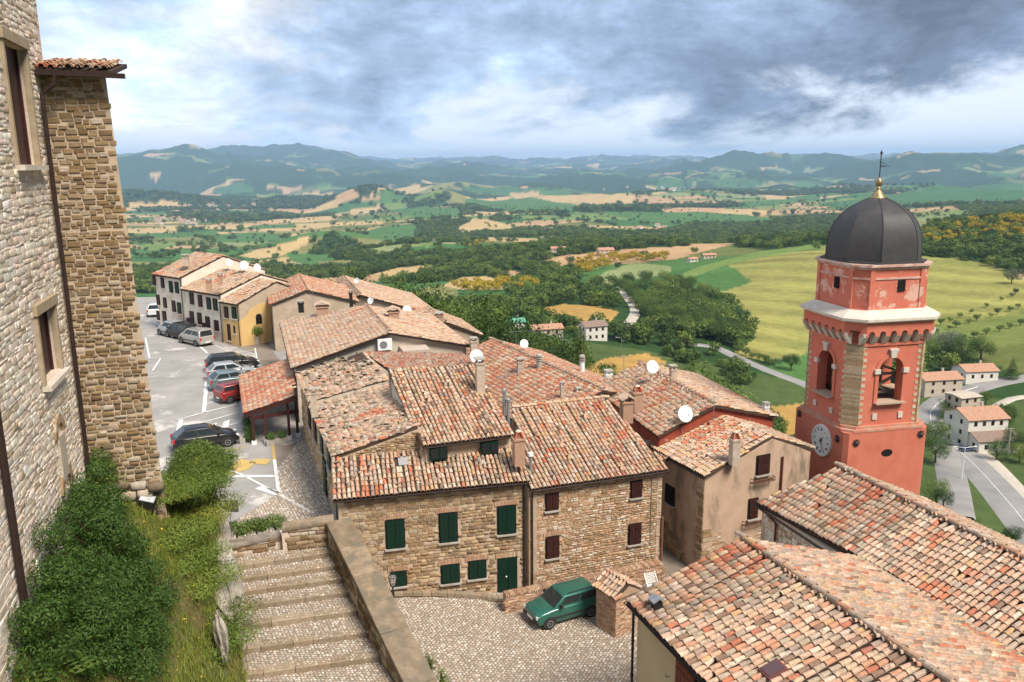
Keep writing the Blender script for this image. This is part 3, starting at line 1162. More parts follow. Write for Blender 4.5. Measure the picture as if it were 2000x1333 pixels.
def shutters(house, c, d, n, w, h, material, sill=M_CONC, leaves=2, slats=True, name='window', proud=0.05, lintel=None):
    """closed window: recess frame, shutter leaves with boards or louvres, sill"""
    mb = MB()
    mb.box(c + n * (proud * 0.2), (w + 0.10, 0.10, h + 0.08), d)
    win = mb.build(name, M_VOID, house)
    lw = w / leaves
    for i in range(leaves):
        m2 = MB()
        cc = c + d * ((i + 0.5) * lw - w / 2) + n * (proud + 0.03)
        m2.box(cc, (lw - 0.02, 0.04, h), d)
        if slats:
            k = max(2, int(lw / 0.14))
            for j in range(k):
                m2.box(cc + d * ((j + 0.5) * lw / k - lw / 2) + n * 0.026, (lw / k - 0.018, 0.016, h - 0.03), d)
            for zz_ in (-0.32, 0.32):
                m2.box(cc + UP * zz_ * h + n * 0.04, (lw - 0.06, 0.02, 0.07), d)
        m2.build('shutter', material, win)
    if sill:
        m3 = MB()
        m3.box(c - UP * (h / 2 + 0.05) + n * 0.08, (w + 0.22, 0.20, 0.07), d)
        m3.build('sill', sill, win)
    if lintel:
        m4 = MB()
        k = max(4, int((w + 0.3) / 0.085))
        for j in range(k):
            a = (j + 0.5) / k - 0.5
            m4.box(c + UP * (h / 2 + 0.17 + 0.03 * (1 - 4 * a * a)) + d * a * (w + 0.34) + n * 0.035, ((w + 0.34) / k - 0.014, 0.05, 0.24), d + UP * 0, UP - d * a * 0.2,
                   col=R_.choice([(0.50, 0.30, 0.19), (0.44, 0.27, 0.18), (0.55, 0.36, 0.24)]))
        m4.build('lintel', M_STONE, win)
    return win


def window_px(house, box, p, q, material, **kw):
    """window surveyed on the wall p->q from its outline (x0, y0, x1, y1)"""
    x0, y0, x1, y1 = box
    d, n = frame_of(p, q)
    a = on_wall((x0 + x1) / 2, (y0 + y1) / 2, p, q)
    l, r = on_wall(x0, (y0 + y1) / 2, p, q), on_wall(x1, (y0 + y1) / 2, p, q)
    t, b = on_wall((x0 + x1) / 2, y0, p, q), on_wall((x0 + x1) / 2, y1, p, q)
    return shutters(house, a, d, n, abs((r - l).dot(d)), abs(t.z - b.z), material, **kw), a, abs((r - l).dot(d)), abs(t.z - b.z)


def gutter(house, p, q, off, material=M_PIPE, r=0.065):
    mb = MB()
    p, q = V3(p), V3(q)
    o = V3(off)
    d = (q - p).normalized()
    vs, fs = [], []
    s = Vector((d.y, -d.x, 0)).normalized()
    for e_ in (p + o, q + o):
        for k in range(7):
            t = math.pi * k / 6
            vs.append(e_ + s * r * math.cos(t) - UP * r * math.sin(t))
        for k in range(6, -1, -1):
            t = math.pi * k / 6
            vs.append(e_ + s * r * 0.8 * math.cos(t) - UP * r * 0.78 * math.sin(t))
    for k in range(14):
        fs.append((k, (k + 1) % 14, 14 + (k + 1) % 14, 14 + k))
    mb.add(vs, fs)
    return mb.build('gutter', material, house)


def downpipe(house, top, bot, elbow=None, material=M_PIPE, r=0.045):
    mb = MB()
    pts = ([V3(elbow)] if elbow else []) + [V3(top), V3(bot)]
    mb.tube(pts, r, 8)
    k = int((V3(top) - V3(bot)).length / 1.6)
    for i in range(1, k + 1):
        c = V3(top).lerp(V3(bot), i / (k + 1))
        mb.tube([c - UP * 0.02, c + UP * 0.02], r * 1.35, 8)
    return mb.build('downpipe', material, house)


def chimney(base, h, w, label, kind='block', mat_=None, cap=True, rot=0.0, group=None, d_=None):
    """roof chimney standing on its own base point"""
    base = V3(base)
    t = thing('chimney', base, label, 'chimney', group, rotz=rot, local=True)
    mt = mat_ or mat('chimney_render', (0.52, 0.43, 0.34), (0.38, 0.29, 0.22), 5, 0.95, 0.4)
    d_ = d_ or w
    mb = MB()
    if kind == 'round':
        mb.lathe((0, 0, 0), [(w / 2, -0.35), (w / 2, h)], 14)
        mb.build('shaft', mt, t, local=True, smooth=True)
        mb = MB()
        for i in range(3):
            mb.lathe((0, 0, h + 0.04 + i * 0.13), [(w * 0.42, 0), (w * 0.62, 0.02), (w * 0.62, 0.07), (w * 0.42, 0.09)], 14)
        mb.lathe((0, 0, h + 0.42), [(w * 0.60, 0), (w * 0.45, 0.08), (w * 0.1, 0.13)], 14)
        mb.build('cowl', M_CONC, t, local=True, smooth=True)
    else:
        mb.box((0, 0, h / 2 - 0.2), (w, d_, h + 0.4))
        mb.box((0, 0, h - 0.03), (w * 1.18, d_ * 1.18, 0.09))
        mb.build('shaft', mt, t, local=True)
        if kind == 'tiled':
            mb = MB()
            for s in (-1, 1):
                mb.box((s * w * 0.38, 0, h + 0.06), (0.09, d_ * 0.95, 0.18))
            mb.build('pier', mt, t, local=True)
            mb = MB()
            for s in (-1, 1):
                mb.add([(s * w * 0.72, -d_ * 0.66, h + 0.13), (s * w * 0.72, d_ * 0.66, h + 0.13), (0, d_ * 0.66, h + 0.36), (0, -d_ * 0.66, h + 0.36),
                        (s * w * 0.72, -d_ * 0.66, h + 0.19), (s * w * 0.72, d_ * 0.66, h + 0.19), (0, d_ * 0.66, h + 0.43), (0, -d_ * 0.66, h + 0.43)],
                       [(0, 1, 2, 3), (4, 5, 6, 7), (0, 1, 5, 4), (1, 2, 6, 5), (0, 3, 7, 4)], (0.6, 0.42, 0.3))
            mb.build('cap', M_TILE, t, local=True)
        elif kind == 'pot':
            mb = MB()
            for i, (sx, sy) in enumerate(((-1, -1), (1, -1), (1, 1), (-1, 1))):
                mb.box((sx * w * 0.26, sy * d_ * 0.26, h + 0.17), (0.06, 0.12, 0.34), (1, 0.4 * sx, 0), (-sx * 0.35, -sy * 0.35, 1), (0.55, 0.16, 0.08))
            mb.box((0, 0, h + 0.12), (w * 0.5, d_ * 0.5, 0.24), col=(0.25, 0.08, 0.05), taper=0.5)
            mb.lathe((0, 0, h + 0.33), [(w * 0.30, 0), (w * 0.24, 0.05), (0.02, 0.09)], 8, (0.7, 0.62, 0.52))
            mb.build('pot', M_TILE, t, local=True)
        elif kind == 'slab':
            mb = MB()
            for sx in (-1, 1):
                for sy in (-1, 1):
                    mb.box((sx * w * 0.4, sy * d_ * 0.4, h + 0.10), (0.07, 0.07, 0.22))
            mb.build('pier', mt, t, local=True)
            mb = MB()
            mb.box((0, 0, h + 0.24), (w * 1.35, d_ * 1.35, 0.07))
            mb.build('cap', M_CONC, t, local=True)
    return t


def dish(base, h, r, label, tilt=0.35, az=0.0, group='satellite dishes on the roofs'):
    """satellite dish on a pole"""
    base = V3(base)
    t = thing('satellite_dish', base, label, 'satellite dish', group, rotz=az, local=True)
    mb = MB()
    mb.tube([(0, 0, -0.3), (0, 0, h)], 0.022, 6)
    mb.build('pole', M_GREY, t, local=True)
    ax = Vector((0, -math.cos(tilt), math.sin(tilt)))
    c = Vector((0, -0.12, h))
    mb = MB()
    mb.lathe(c, [(r * k, 0.22 * r * k * k) for k in (0.02, 0.35, 0.6, 0.8, 1.0)] + [(r * k, 0.22 * r * k * k - 0.012) for k in (1.0, 0.8, 0.6, 0.35, 0.02)], 16, axis=ax)
    mb.build('reflector', M_WHITE, t, local=True, smooth=True)
    mb = MB()
    low = c - Vector((0, math.sin(tilt), math.cos(tilt))) * r * 0.9
    mb.tube([low, c + ax * r * 0.95 - UP * 0.1], 0.012, 5)
    mb.tube([c + ax * r * 0.95 - UP * 0.1, c + ax * r * 0.8 - UP * 0.08], 0.032, 8)
    mb.build('receiver_arm', M_GREY, t, local=True)
    return t


def antenna(base, h, label, az=0.0, n=7, group='television aerials on the roofs'):
    base = V3(base)
    t = thing('television_aerial', base, label, 'aerial', group, rotz=az, local=True)
    mb = MB()
    mb.tube([(0, 0, -0.3), (0, 0, h)], 0.016, 5)
    mb.build('mast', M_GREY, t, local=True)
    mb = MB()
    mb.tube([(-0.55, 0, h - 0.1), (0.6, 0, h - 0.1)], 0.011, 4)
    for i in range(n):
        x = -0.5 + i * 1.05 / (n - 1)
        l = 0.30 - 0.02 * i
        mb.tube([(x, -l, h - 0.1), (x, l, h - 0.1)], 0.006, 4)
    mb.build('elements', M_GREY, t, local=True)
    return t


# ------------------------------------------------------------------ the town
M_PLASTER_BEIGE = mat('beige_render', (0.56, 0.48, 0.38), (0.48, 0.41, 0.32), 1.3, 0.95, 0.15, 20, c3=(0.36, 0.30, 0.23), s3=0.8, t3=(0.62, 0.8))
M_PLASTER_PINK = mat('stained_pinkish_render', (0.50, 0.345, 0.25), (0.42, 0.285, 0.20), 1.2, 0.95, 0.2, 20, c3=(0.22, 0.16, 0.11), s3=0.6, t3=(0.48, 0.64), st3=(1.3, 1.3, .5))
M_PLASTER_CREAM = mat('cream_render', (0.60, 0.50, 0.32), (0.54, 0.44, 0.28), 0.9, 0.95, 0.1, 20)
M_PLASTER_WHITE = mat('whitewashed_render', (0.74, 0.66, 0.55), (0.64, 0.55, 0.45), 1.0, 0.95, 0.15, 20, c3=(0.52, 0.34, 0.25), s3=0.35, t3=(0.56, 0.72))
M_PLASTER_YEL = mat('ochre_yellow_render', (0.62, 0.42, 0.18), (0.55, 0.36, 0.15), 0.7, 0.95)
M_PLASTER_OLD = mat('old_rubble_render', (0.48, 0.38, 0.28), (0.38, 0.29, 0.21), 1.6, 0.95, 0.4, 14, c3=(0.28, 0.21, 0.15), s3=1.0)
M_RED = mat('red_tower_render', (0.58, 0.18, 0.115), (0.49, 0.135, 0.085), 0.9, 0.9, 0.15, 25, c3=(0.40, 0.16, 0.11), s3=1.1, t3=(0.56, 0.80), st3=(1.6, 1.6, .22))
M_TRIM = mat('pale_trim_stone', (0.62, 0.55, 0.47), (0.50, 0.44, 0.37), 3, 0.9, 0.2, c3=(0.28, 0.23, 0.19), s3=1.5, t3=(0.62, 0.78))
PAL_TAN = [(0.36, 0.25, 0.14), (0.43, 0.31, 0.19), (0.30, 0.20, 0.11), (0.50, 0.37, 0.23), (0.38, 0.24, 0.13), (0.46, 0.36, 0.25), (0.26, 0.18, 0.11)]
PAL_MIX = [(0.46, 0.30, 0.18), (0.58, 0.46, 0.34), (0.38, 0.24, 0.13), (0.52, 0.32, 0.20), (0.64, 0.54, 0.43), (0.33, 0.22, 0.13), (0.56, 0.37, 0.25), (0.45, 0.33, 0.21)]
PAL_PALE = [(0.78, 0.67, 0.55), (0.72, 0.60, 0.48), (0.80, 0.72, 0.61), (0.76, 0.61, 0.50), (0.70, 0.58, 0.46), (0.48, 0.37, 0.25), (0.83, 0.77, 0.68)]
ST_TAN = stone_proto(PAL_TAN, 4)
ST_MIX = stone_proto(PAL_MIX, 6)
ST_PALE = stone_proto(PAL_PALE, 8)

# ---- stone house with green shutters ------------------------------------
Zc = 5.8
eL, eR = PZ(650, 978, Zc), PZ(1035, 940, Zc)
ex = Vector((eR.x - eL.x, eR.y - eL.y, 0)).normalized()
ey = Vector((-ex.y, ex.x, 0))
H1 = thing('stone_house', (eL.x, eL.y, 0), 'tan stone house with green shutters and green door beside the steps', 'house')
tL, tR = PZ(650, 897, 6.9), PZ(1012, 866, 6.9)
tR = tL + (eR - eL) + (tL - eL - (tL - eL).dot(ex) * ex) * 0
tR.z = 6.9
tR = Vector((tL.x + ex.x * (eR - eL).length - 0.25, tL.y + ex.y * (eR - eL).length, 6.9))
wL = eL + ey * 0.30 + ex * 0.22
wR = eR + ey * 0.30 - ex * 0.05
wL.z = wR.z = Zc - 0.06
front1 = (wL, wR)
# lower front roof with a flush skylight
roof_plane(H1, [eL, eR, tR, tL], 'mixed', n_ind=300, seed=21, mess=1.5, holes=[(3.05, 3.60, 1.75, 2.35)])
w1 = wall(H1, wL, wR, -1.0, M_MORTAR)
wins1 = [(755, 1016, 789, 1070), (859, 1003, 892, 1058), (973, 989, 1006, 1042), (863, 1104, 896, 1138), (916, 1096, 948, 1129), (765, 1117, 793, 1144)]
op1 = []
d1, n1_ = frame_of(wL, wR)
for i, bx_ in enumerate(wins1):
    _, a, ww, hh = window_px(H1, bx_, wL, wR, M_GREEN_SH, lintel=True)
    op1.append(((a - wL).dot(d1), a.z, ww, hh))
# the green street door
dc = on_wall(991, 1124, wL, wR)
dh = abs(on_wall(991, 1089, wL, wR).z - on_wall(991, 1159, wL, wR).z)
mb = MB()
mb.box(dc + n1_ * 0.03, (0.98, 0.08, dh), d1)
for k in range(2):
    mb.box(dc + n1_ * 0.08 + d1 * (k - 0.5) * 0.48, (0.42, 0.03, dh - 0.2), d1)
door = mb.build('door', M_GREEN_SH, H1)
mb = MB()
mb.lathe(dc + n1_ * 0.10 - d1 * 0.08, [(0.035, 0), (0.04, 0.04), (0.02, 0.06)], 8, axis=n1_)
mb.build('handle', M_WHITE, door)
mb = MB()
for j in range(13):
    mb.box(dc + UP * (dh / 2 + 0.14) + d1 * (j - 6) * 0.09 + n1_ * 0.03, (0.078, 0.05, 0.24), d1, col=R_.choice(PAL_MIX))
mb.build('lintel', M_STONE, H1)
op1.append(((dc - wL).dot(d1), dc.z, 1.0, dh))


def ok_rect(ops, L, z0, z1, origin_z, extra=0.0, lint=0.24, topf=None):
    def ok(a, b):
        z = origin_z + b
        if a < 0.02 or a > L - 0.02 or z > (topf(a) if topf else z1):
            return False
        for (ca, cz, ww, hh) in ops:
            if abs(a - ca) < ww / 2 + extra + (0.10 if z > cz + hh / 2 else 0) and cz - hh / 2 - 0.10 < z < cz + hh / 2 + lint:
                return False
        return True
    return ok


L1 = (wR - wL).to_2d().length
lay_stones(ST_TAN, w1, Vector((wL.x, wL.y, -1.0)), d1, UP, n1_, L1, 6.8, ok_rect(op1, L1, -1, Zc - 0.15, -1.0), rows=(0.13, 0.22), widths=(0.20, 0.38), gap=0.028, seed=31, n_ind=300)
# side wall towards the piazza
aN, aF = PZ(650, 893, 7.0), PZ(579, 742, 7.0)
bN, bF = PZ(815, 835, 8.12), PZ(746, 738, 8.12)
sN = Vector((wL.x, wL.y, 6.0))
sF = aF + ex * 0.25 - Vector((0, 0, 0.1))
side_dir = (aF - aN).normalized()
sM = aN + ex * 0.3 + side_dir * 0.3
w1b = wall(H1, Vector((sF.x, sF.y, 6.92)), Vector((sM.x, sM.y, 6.92)), 2.0, M_MORTAR)
w1c = wall(H1, Vector((sM.x, sM.y, 6.85)), Vector((wL.x, wL.y, 5.75)), -0.5, M_MORTAR)
ds, ns = frame_of(sF, sM)
lay_stones(ST_TAN, w1b, Vector((sF.x, sF.y, 2.0)), ds, UP, ns, (sM - sF).to_2d().length, 4.9, lambda a, b: b < 4.85 and a > 0, rows=(0.14, 0.22), widths=(0.25, 0.5), n_ind=0, seed=33)
d1c, n1c = frame_of(sM, wL)
lay_stones(ST_TAN, w1c, Vector((sM.x, sM.y, 2.0)), d1c, UP, n1c, (wL - sM).to_2d().length, 4.9, lambda a, b: b < 4.75 - a * 0.45 and 0 < a < (wL - sM).to_2d().length - 0.1, rows=(0.13, 0.20), widths=(0.2, 0.45), n_ind=0, seed=34)
LS = (sM - sF).to_2d().length
for (a, zc_, ww, hh, m_) in [(LS - 0.7, 4.2, 0.95, 2.2, M_GREEN_SH), (LS - 3.0, 5.9, 0.85, 1.25, M_GREEN_SH), (LS - 5.6, 5.9, 0.85, 1.25, M_GREEN_SH), (LS - 8.3, 5.7, 0.8, 1.2, M_BROWN_SH), (LS - 5.0, 4.05, 0.95, 2.0, M_GREEN_SH), (LS - 10.8, 5.7, 0.8, 1.2, M_BROWN_SH)]:
    shutters(H1, Vector((sF.x, sF.y, zc_)) + ds * a, ds, ns, ww, hh, m_, sill=None if hh > 1.9 else M_CONC)
# left roof, falling to the piazza, and the raised part behind it
step_t = 0.56
mid_e, mid_r = aN.lerp(aF, step_t), bN.lerp(bF, 0.80)
roof_plane(H1, [aN, mid_e, mid_r, bN], 'pale', n_ind=0, seed=22, mess=1.9)
upn = UP * 0.32
farR = PZ(707, 688, 8.62)
roof_plane(H1, [mid_e + upn, aF + upn, farR, mid_r + upn], 'pale', n_ind=0, seed=23, mess=1.7)
wall(H1, mid_e + upn * 0.95, mid_r + upn * 0.95, 6.6, M_PLASTER_BEIGE, 'step_wall', 0.2)
roof_stones(H1, [aN, mid_e, mid_r, bN], 150, 5)
roof_stones(H1, [mid_e + upn, aF + upn, farR, mid_r + upn], 90, 6)
roof_stones(H1, [eL, eR, tR, tL], 45, 7, .08, .2)
# stone strip under the left gable
gN = tL + ey * 0.06 + ex * 0.25
gR = Vector((bN.x + 0.3, bN.y, 8.05))
gN.z = 7.0
pR_ = gN + ex * ((gR - gN).dot(ex))
pR_.z = 8.1
w1d = wall(H1, Vector((gN.x, gN.y, 7.0)), pR_, 6.4, M_MORTAR, 'gable_wall', 0.2)
dg, ng = frame_of(gN, pR_)
lay_stones(ST_TAN, w1d, Vector((gN.x, gN.y, 6.7)), dg, UP, ng, (pR_ - gN).to_2d().length, 1.5, lambda a, b: b + 6.7 < 6.92 + a * (1.1 / (pR_ - gN).to_2d().length), rows=(0.09, 0.13), widths=(0.18, 0.36), n_ind=0, seed=35)
# tall roof with the dormer windows under its eave
cL, cR = PZ(825, 873, 7.5), PZ(1001, 851, 7.5)
rL, rR = PZ(758, 725, 9.6), PZ(928, 712, 9.6)
roof_plane(H1, [cL, cR, rR, rL], 'mixed', n_ind=0, seed=24, mess=1.3)
wall(H1, cL + ey * 0.35 + Vector((0, 0, -.05)), cR + ey * 0.35 + Vector((0, 0, -.05)), 6.3, M_MORTAR, 'attic_wall', 0.2)
wall(H1, rL + Vector((0.1, 0, -0.06)), cL + Vector((0.12, 0.3, -0.06)), 6.5, M_PLASTER_BEIGE, 'attic_wall', 0.2)
wall(H1, cR + Vector((-0.1, 0.3, -0.06)), rR + Vector((-0.1, 0, -0.06)), 4.0, M_PLASTER_BEIGE, 'attic_wall', 0.2)
wall(H1, rR + Vector((0, 0, -0.08)), rL + Vector((0, 0, -0.08)), 3.0, M_PLASTER_BEIGE, 'rear_wall', 0.2)
gutter(H1, eL, eR, -ey * 0.06 - UP * 0.05)
gutter(H1, cL, cR, -ey * 0.06 - UP * 0.05)
for bx_ in [(841, 873, 872, 897), (940, 865, 973, 885)]:
    p_, q_ = cL + ey * 0.02, cR + ey * 0.02
    a = on_wall((bx_[0] + bx_[2]) / 2, (bx_[1] + bx_[3]) / 2, p_, q_)
    mb = MB()
    mb.box(a + ey * 0.3, (0.86, 0.75, 0.66), ex)
    dm = mb.build('dormer', M_GREEN_SH, H1)
    for k in (-1, 1):
        m2 = MB()
        m2.box(a - ey * 0.09 + ex * 0.20 * k, (0.34, 0.04, 0.50), ex)
        m2.build('pane', M_GLASS, dm)
sk = PZ(764, 912, 6.72)
mb = MB()
rn = (eR - eL).cross(tL - eL).normalized()
mb.box(eL + ex * 3.32 + (tL - eL).normalized() * 2.05 + rn * 0.05, (0.5, 0.58, 0.06), ex, rn)
mb.build('skylight', mat('dull_skylight', (0.34, 0.33, 0.32), (0.28, 0.27, 0.27), 3, 0.3), H1)
pR1 = on_wall(1022, 950, wL, wR) + n1_ * 0.09
downpipe(H1, Vector((pR1.x, pR1.y, 5.65)), Vector((pR1.x, pR1.y, 0.1)))

# ---- stone house with brown shutters ------------------------------------
Z2 = 5.5
fL, fR = PZ(1036, 957, Z2), PZ(1307, 918, Z2)
gL2, gR2 = PZ(1000, 800, 7.7), PZ(1180, 780, 7.7)
H2 = thing('stone_house', (fL.x, fL.y, 0), 'tall stone house with brown shutters and orange flecked roof behind the green car', 'house')
roof_plane(H2, [fL, fR, gR2, gL2], 'mixed', n_ind=300, seed=41, mess=1.0)
dd, nn = frame_of(fL, fR)
vL, vR = fL - nn * 0.28 + dd * 0.02, fR - nn * 0.28 - dd * 0.22
vL.z = vR.z = Z2 - 0.05
w2 = wall(H2, vL, vR, -1.2, mat('sandy_mortar', (0.48, 0.36, 0.25), (0.40, 0.28, 0.18), 4, 0.95, 0.4))
op2 = []
for bx_ in [(1066, 965, 1089, 996), (1232, 940, 1252, 971), (1067, 1049, 1090, 1089), (1228, 1024, 1250, 1062)]:
    _, a, ww, hh = window_px(H2, bx_, vL, vR, M_BROWN_SH, lintel=True)
    op2.append(((a - vL).dot(dd), a.z, ww, hh))
L2 = (vR - vL).to_2d().length
lay_stones(ST_MIX, w2, Vector((vL.x, vL.y, -1.2)), dd, UP, nn, L2, 6.7, ok_rect(op2, L2, -1.2, Z2 - 0.14, -1.2), rows=(0.08, 0.16), widths=(0.16, 0.40), gap=0.022, seed=43, n_ind=300)
dR, nR_ = frame_of(vR, gR2)
wall(H2, vR, Vector((gR2.x - 0.2, gR2.y, 7.62)), -1.5, M_PLASTER_OLD)
wall(H2, Vector((gR2.x, gR2.y, 7.6)), Vector((gL2.x, gL2.y, 7.6)), 1.0, M_PLASTER_OLD, 'rear_wall')
wall(H2, Vector((gL2.x + .1, gL2.y, 7.6)), Vector((vL.x + .1, vL.y, 5.4)), 1.0, M_PLASTER_OLD)
gutter(H2, fL, fR, nn * 0.06 - UP * 0.05)
p_ = on_wall(1038, 970, vL, vR) + nn * 0.09
downpipe(H2, Vector((p_.x, p_.y, 5.1)), Vector((p_.x, p_.y, 0.0)), fL + nn * 0.05 - UP * 0.08 + dd * 0.1)
p_ = on_wall(1272, 950, vL, vR) + nn * 0.06
downpipe(H2, Vector((p_.x, p_.y, 5.3)), Vector((p_.x, p_.y, 1.5)), material=M_GREY, r=0.02)
p_ = on_wall(1291, 1050, vL, vR) + nn * 0.09
downpipe(H2, Vector((p_.x, p_.y, 2.9)), Vector((p_.x, p_.y, -0.5)), r=0.06, material=mat('rusty_pipe', (0.22, 0.10, 0.06), (0.15, 0.07, 0.045), 6, 0.8))
ridge_tiles(H2, gL2 + UP * 0.08, gR2 + UP * 0.08, 'pale', 5)

# ---- plastered corner house beside the tower -----------------------------
H3c = PZ(1376, 932, 5.4)
H3l = PZ(1285, 882, 5.4)
H3a = PZ(1506, 854, 6.7)
H3r = PZ(1562, 872, 6.05)
H3 = thing('plastered_house', (H3c.x, H3c.y, 0), 'pinkish plastered corner house with flower rack next to the red tower', 'house')
ld = Vector((H3l.x - H3c.x, H3l.y - H3c.y, 0))
ld.normalize()
bk = ld * 5.4
ap_b = H3a + bk
ap_b.z = H3a.z
roof_plane(H3, [H3c, H3c + bk, ap_b, H3a], 'mixed', n_ind=300, seed=51, mess=1.5)
H3r2 = Vector((H3r.x + 1.0, H3r.y + 0.55, 5.70))
roof_plane(H3, [H3r2 + bk, H3r2, H3a, ap_b], 'pale', n_ind=0, seed=52, mess=1.4)
cc3 = H3c + Vector((0.18, 0.12, -0.08)) + ld * 0.2
rr3 = Vector((H3r2.x - 0.2, H3r2.y, 5.6))
aa3 = H3a + Vector((0, 0.2, -0.10))
tdir = Vector((rr3.x - cc3.x, rr3.y - cc3.y, 0)).normalized()
aa3 = cc3 + tdir * ((aa3 - cc3).dot(tdir))
aa3.z = H3a.z - 0.1
w3 = wall(H3, cc3, rr3, -3, M_PLASTER_PINK, tri=aa3)
bb3 = cc3 + ld * 5.2
w3b = wall(H3, bb3, cc3, -3, M_PLASTER_PINK)
d3, n3 = frame_of(bb3, cc3)
lay_stones(ST_TAN, w3b, Vector((bb3.x, bb3.y, -3)), d3, UP, n3, 5.2, 7, lambda a, b: b < 3.9 - 0.5 * abs(a - 2) + vnoise(a * 2, b * 2, 4) * 1.2 and 0 < a < 3.9, rows=(0.10, 0.16), widths=(0.18, 0.4), n_ind=0, seed=53)
dR3, nR3 = frame_of(cc3, rr3)
lay_stones(ST_MIX, w3, Vector((cc3.x, cc3.y, -1)), dR3, UP, nR3, 6, 6, lambda a, b: b < 1.2 + 2.6 * vnoise(a * 1.1, b * .6, 9) and vnoise(a * 1.6 + 5, b * 1.6, 3) > .3 and 0 < a < 5.6, rows=(.07, .14), widths=(.16, .36), n_ind=0, out=(.005, .02), seed=54)
# quoins at the worn corner
quo = MB()
dz3, nz3 = frame_of(cc3, rr3)
for i in range(26):
    z = -1.2 + i * 0.235
    l_ = 0.35 + 0.3 * R_.random()
    quo.box(cc3 - d3 * l_ / 2 + n3 * 0.01 + UP * (z - cc3.z), (l_, 0.06, 0.19), d3, col=R_.choice(PAL_TAN))
    if i < 16 and R_.random() < 0.7:
        quo.box(cc3 + dz3 * (l_ * .45) + nz3 * 0.01 + UP * (z - cc3.z), (l_ * .9, 0.06, 0.19), dz3, col=R_.choice(PAL_TAN))
quo.build('quoins', M_STONE, w3)
for bx_, sl_ in [((1478, 890, 1501, 926), True), ((1462, 975, 1478, 1012), True)]:
    window_px(H3, bx_, cc3, rr3, M_BROWN_SH)
window_px(H3, (1301, 950, 1317, 984), bb3, cc3, M_VOID, slats=False, leaves=1)
for (px_, py_) in [(1486, 938), (1470, 1020)]:      # iron flower racks
    a = on_wall(px_, py_, cc3, rr3)
    mb = MB()
    for z in (0, 0.18):
        mb.box(a + nz3 * 0.32 + UP * z, (1.35, 0.03, 0.03), dz3)
        for s in (-.66, .66):
            mb.box(a + nz3 * 0.16 + dz3 * s + UP * z, (0.03, 0.32, 0.03), dz3)
    for s in np.linspace(-.66, .66, 10):
        mb.box(a + nz3 * 0.32 + dz3 * s + UP * 0.09, (0.018, 0.018, 0.2), dz3)
    for s in (-.25, 0, .25):
        mb.box(a + nz3 * (0.16 + s * 0.5) - UP * 0.02, (1.3, 0.05, 0.02), dz3)
    mb.build('flower_rack', mat('rusty_iron', (0.16, 0.07, 0.045), (0.10, 0.05, 0.035), 8, 0.8), H3)
p_ = on_wall(1528, 880, cc3, rr3) + nz3 * 0.08
downpipe(H3, Vector((p_.x, p_.y, 5.6)), Vector((p_.x, p_.y, 0)), material=mat('oxide_red_pipe', (0.16, 0.035, 0.025), (0.11, 0.025, 0.02), 5, 0.5), r=0.055)
gutter(H3, H3c, H3c + bk, Vector((-0.05, -0.03, -0.05)))

# ---- house with the red fascia -------------------------------------------
Z4 = 6.25
k0 = PZ(1285, 853, Z4)
k1 = PZ(1210, 798, Z4)
kd = Vector((k1.x - k0.x, k1.y - k0.y, 0)).normalized()
kr = PZ(1397, 793, 7.45)
H4 = thing('red_fascia_house', (k0.x, k0.y, 0), 'house with rust red fascia boards and mixed tile roof behind the stone houses', 'house')
kfar = k0 + kd * 10.2
krf = kr + kd * 10.2
roof_plane(H4, [k0, kfar, krf, kr], 'mixed', n_ind=0, seed=61, mess=1.7)
kx = Vector((kr.x - k0.x, kr.y - k0.y, 0)).normalized()
ko = kr + kx * 4.6 - UP * 1.3
roof_plane(H4, [ko + kd * 10.2, ko, kr, krf], 'pale', n_ind=0, seed=62, mess=1.6)
M_FASC = mat('rust_red_fascia', (0.33, 0.07, 0.035), (0.25, 0.05, 0.03), 3, 0.8, c3=(0.45, 0.33, 0.26), s3=1.5, t3=(0.62, 0.75))
q0, q1_, qr, qo = k0 + kd * .25 + kx * .2, kfar + kx * .2, kr + kd * .25, ko + kd * .25 - kx * .2
for v_ in (q0, q1_, qr, qo):
    v_.z -= 0.12
for (u_, v_) in ((q1_, q0), (q0, qr), (qr, qo)):
    mb = MB()
    sd = (kd * -1 if u_ is not q1_ else kx * -1) * .06
    mb.add([u_, v_, v_ - UP * .62, u_ - UP * .62, u_ + sd, v_ + sd, v_ + sd - UP * .62, u_ + sd - UP * .62], [(0, 1, 2, 3), (4, 5, 6, 7), (0, 1, 5, 4), (3, 2, 6, 7), (0, 3, 7, 4), (1, 2, 6, 5)])
    mb.build('fascia', M_FASC, H4)
wall(H4, q1_ + kx * .1, q0 + kx * .1, -2, M_PLASTER_OLD)
wall(H4, q0 + kd * .1, qo + kd * .1, -2, M_PLASTER_OLD, tri=qr + kd * .1)
wall(H4, Vector((qo.x, qo.y, qo.z)), qo + kd * 9.8, -4, M_PLASTER_OLD)
ridge_tiles(H4, kr + UP * .06, krf + UP * .06, 'pale', 6)
# small lean-to roof in the gap below the fascia
lt0, lt1 = PZ(1290, 905, 5.15), PZ(1222, 846, 5.15)
roof_plane(H4, [lt0, lt1, lt1 + kx * 1.0 + UP * .35, lt0 + kx * 1.0 + UP * .35], 'mixed', n_ind=0, seed=63, mess=1.5)

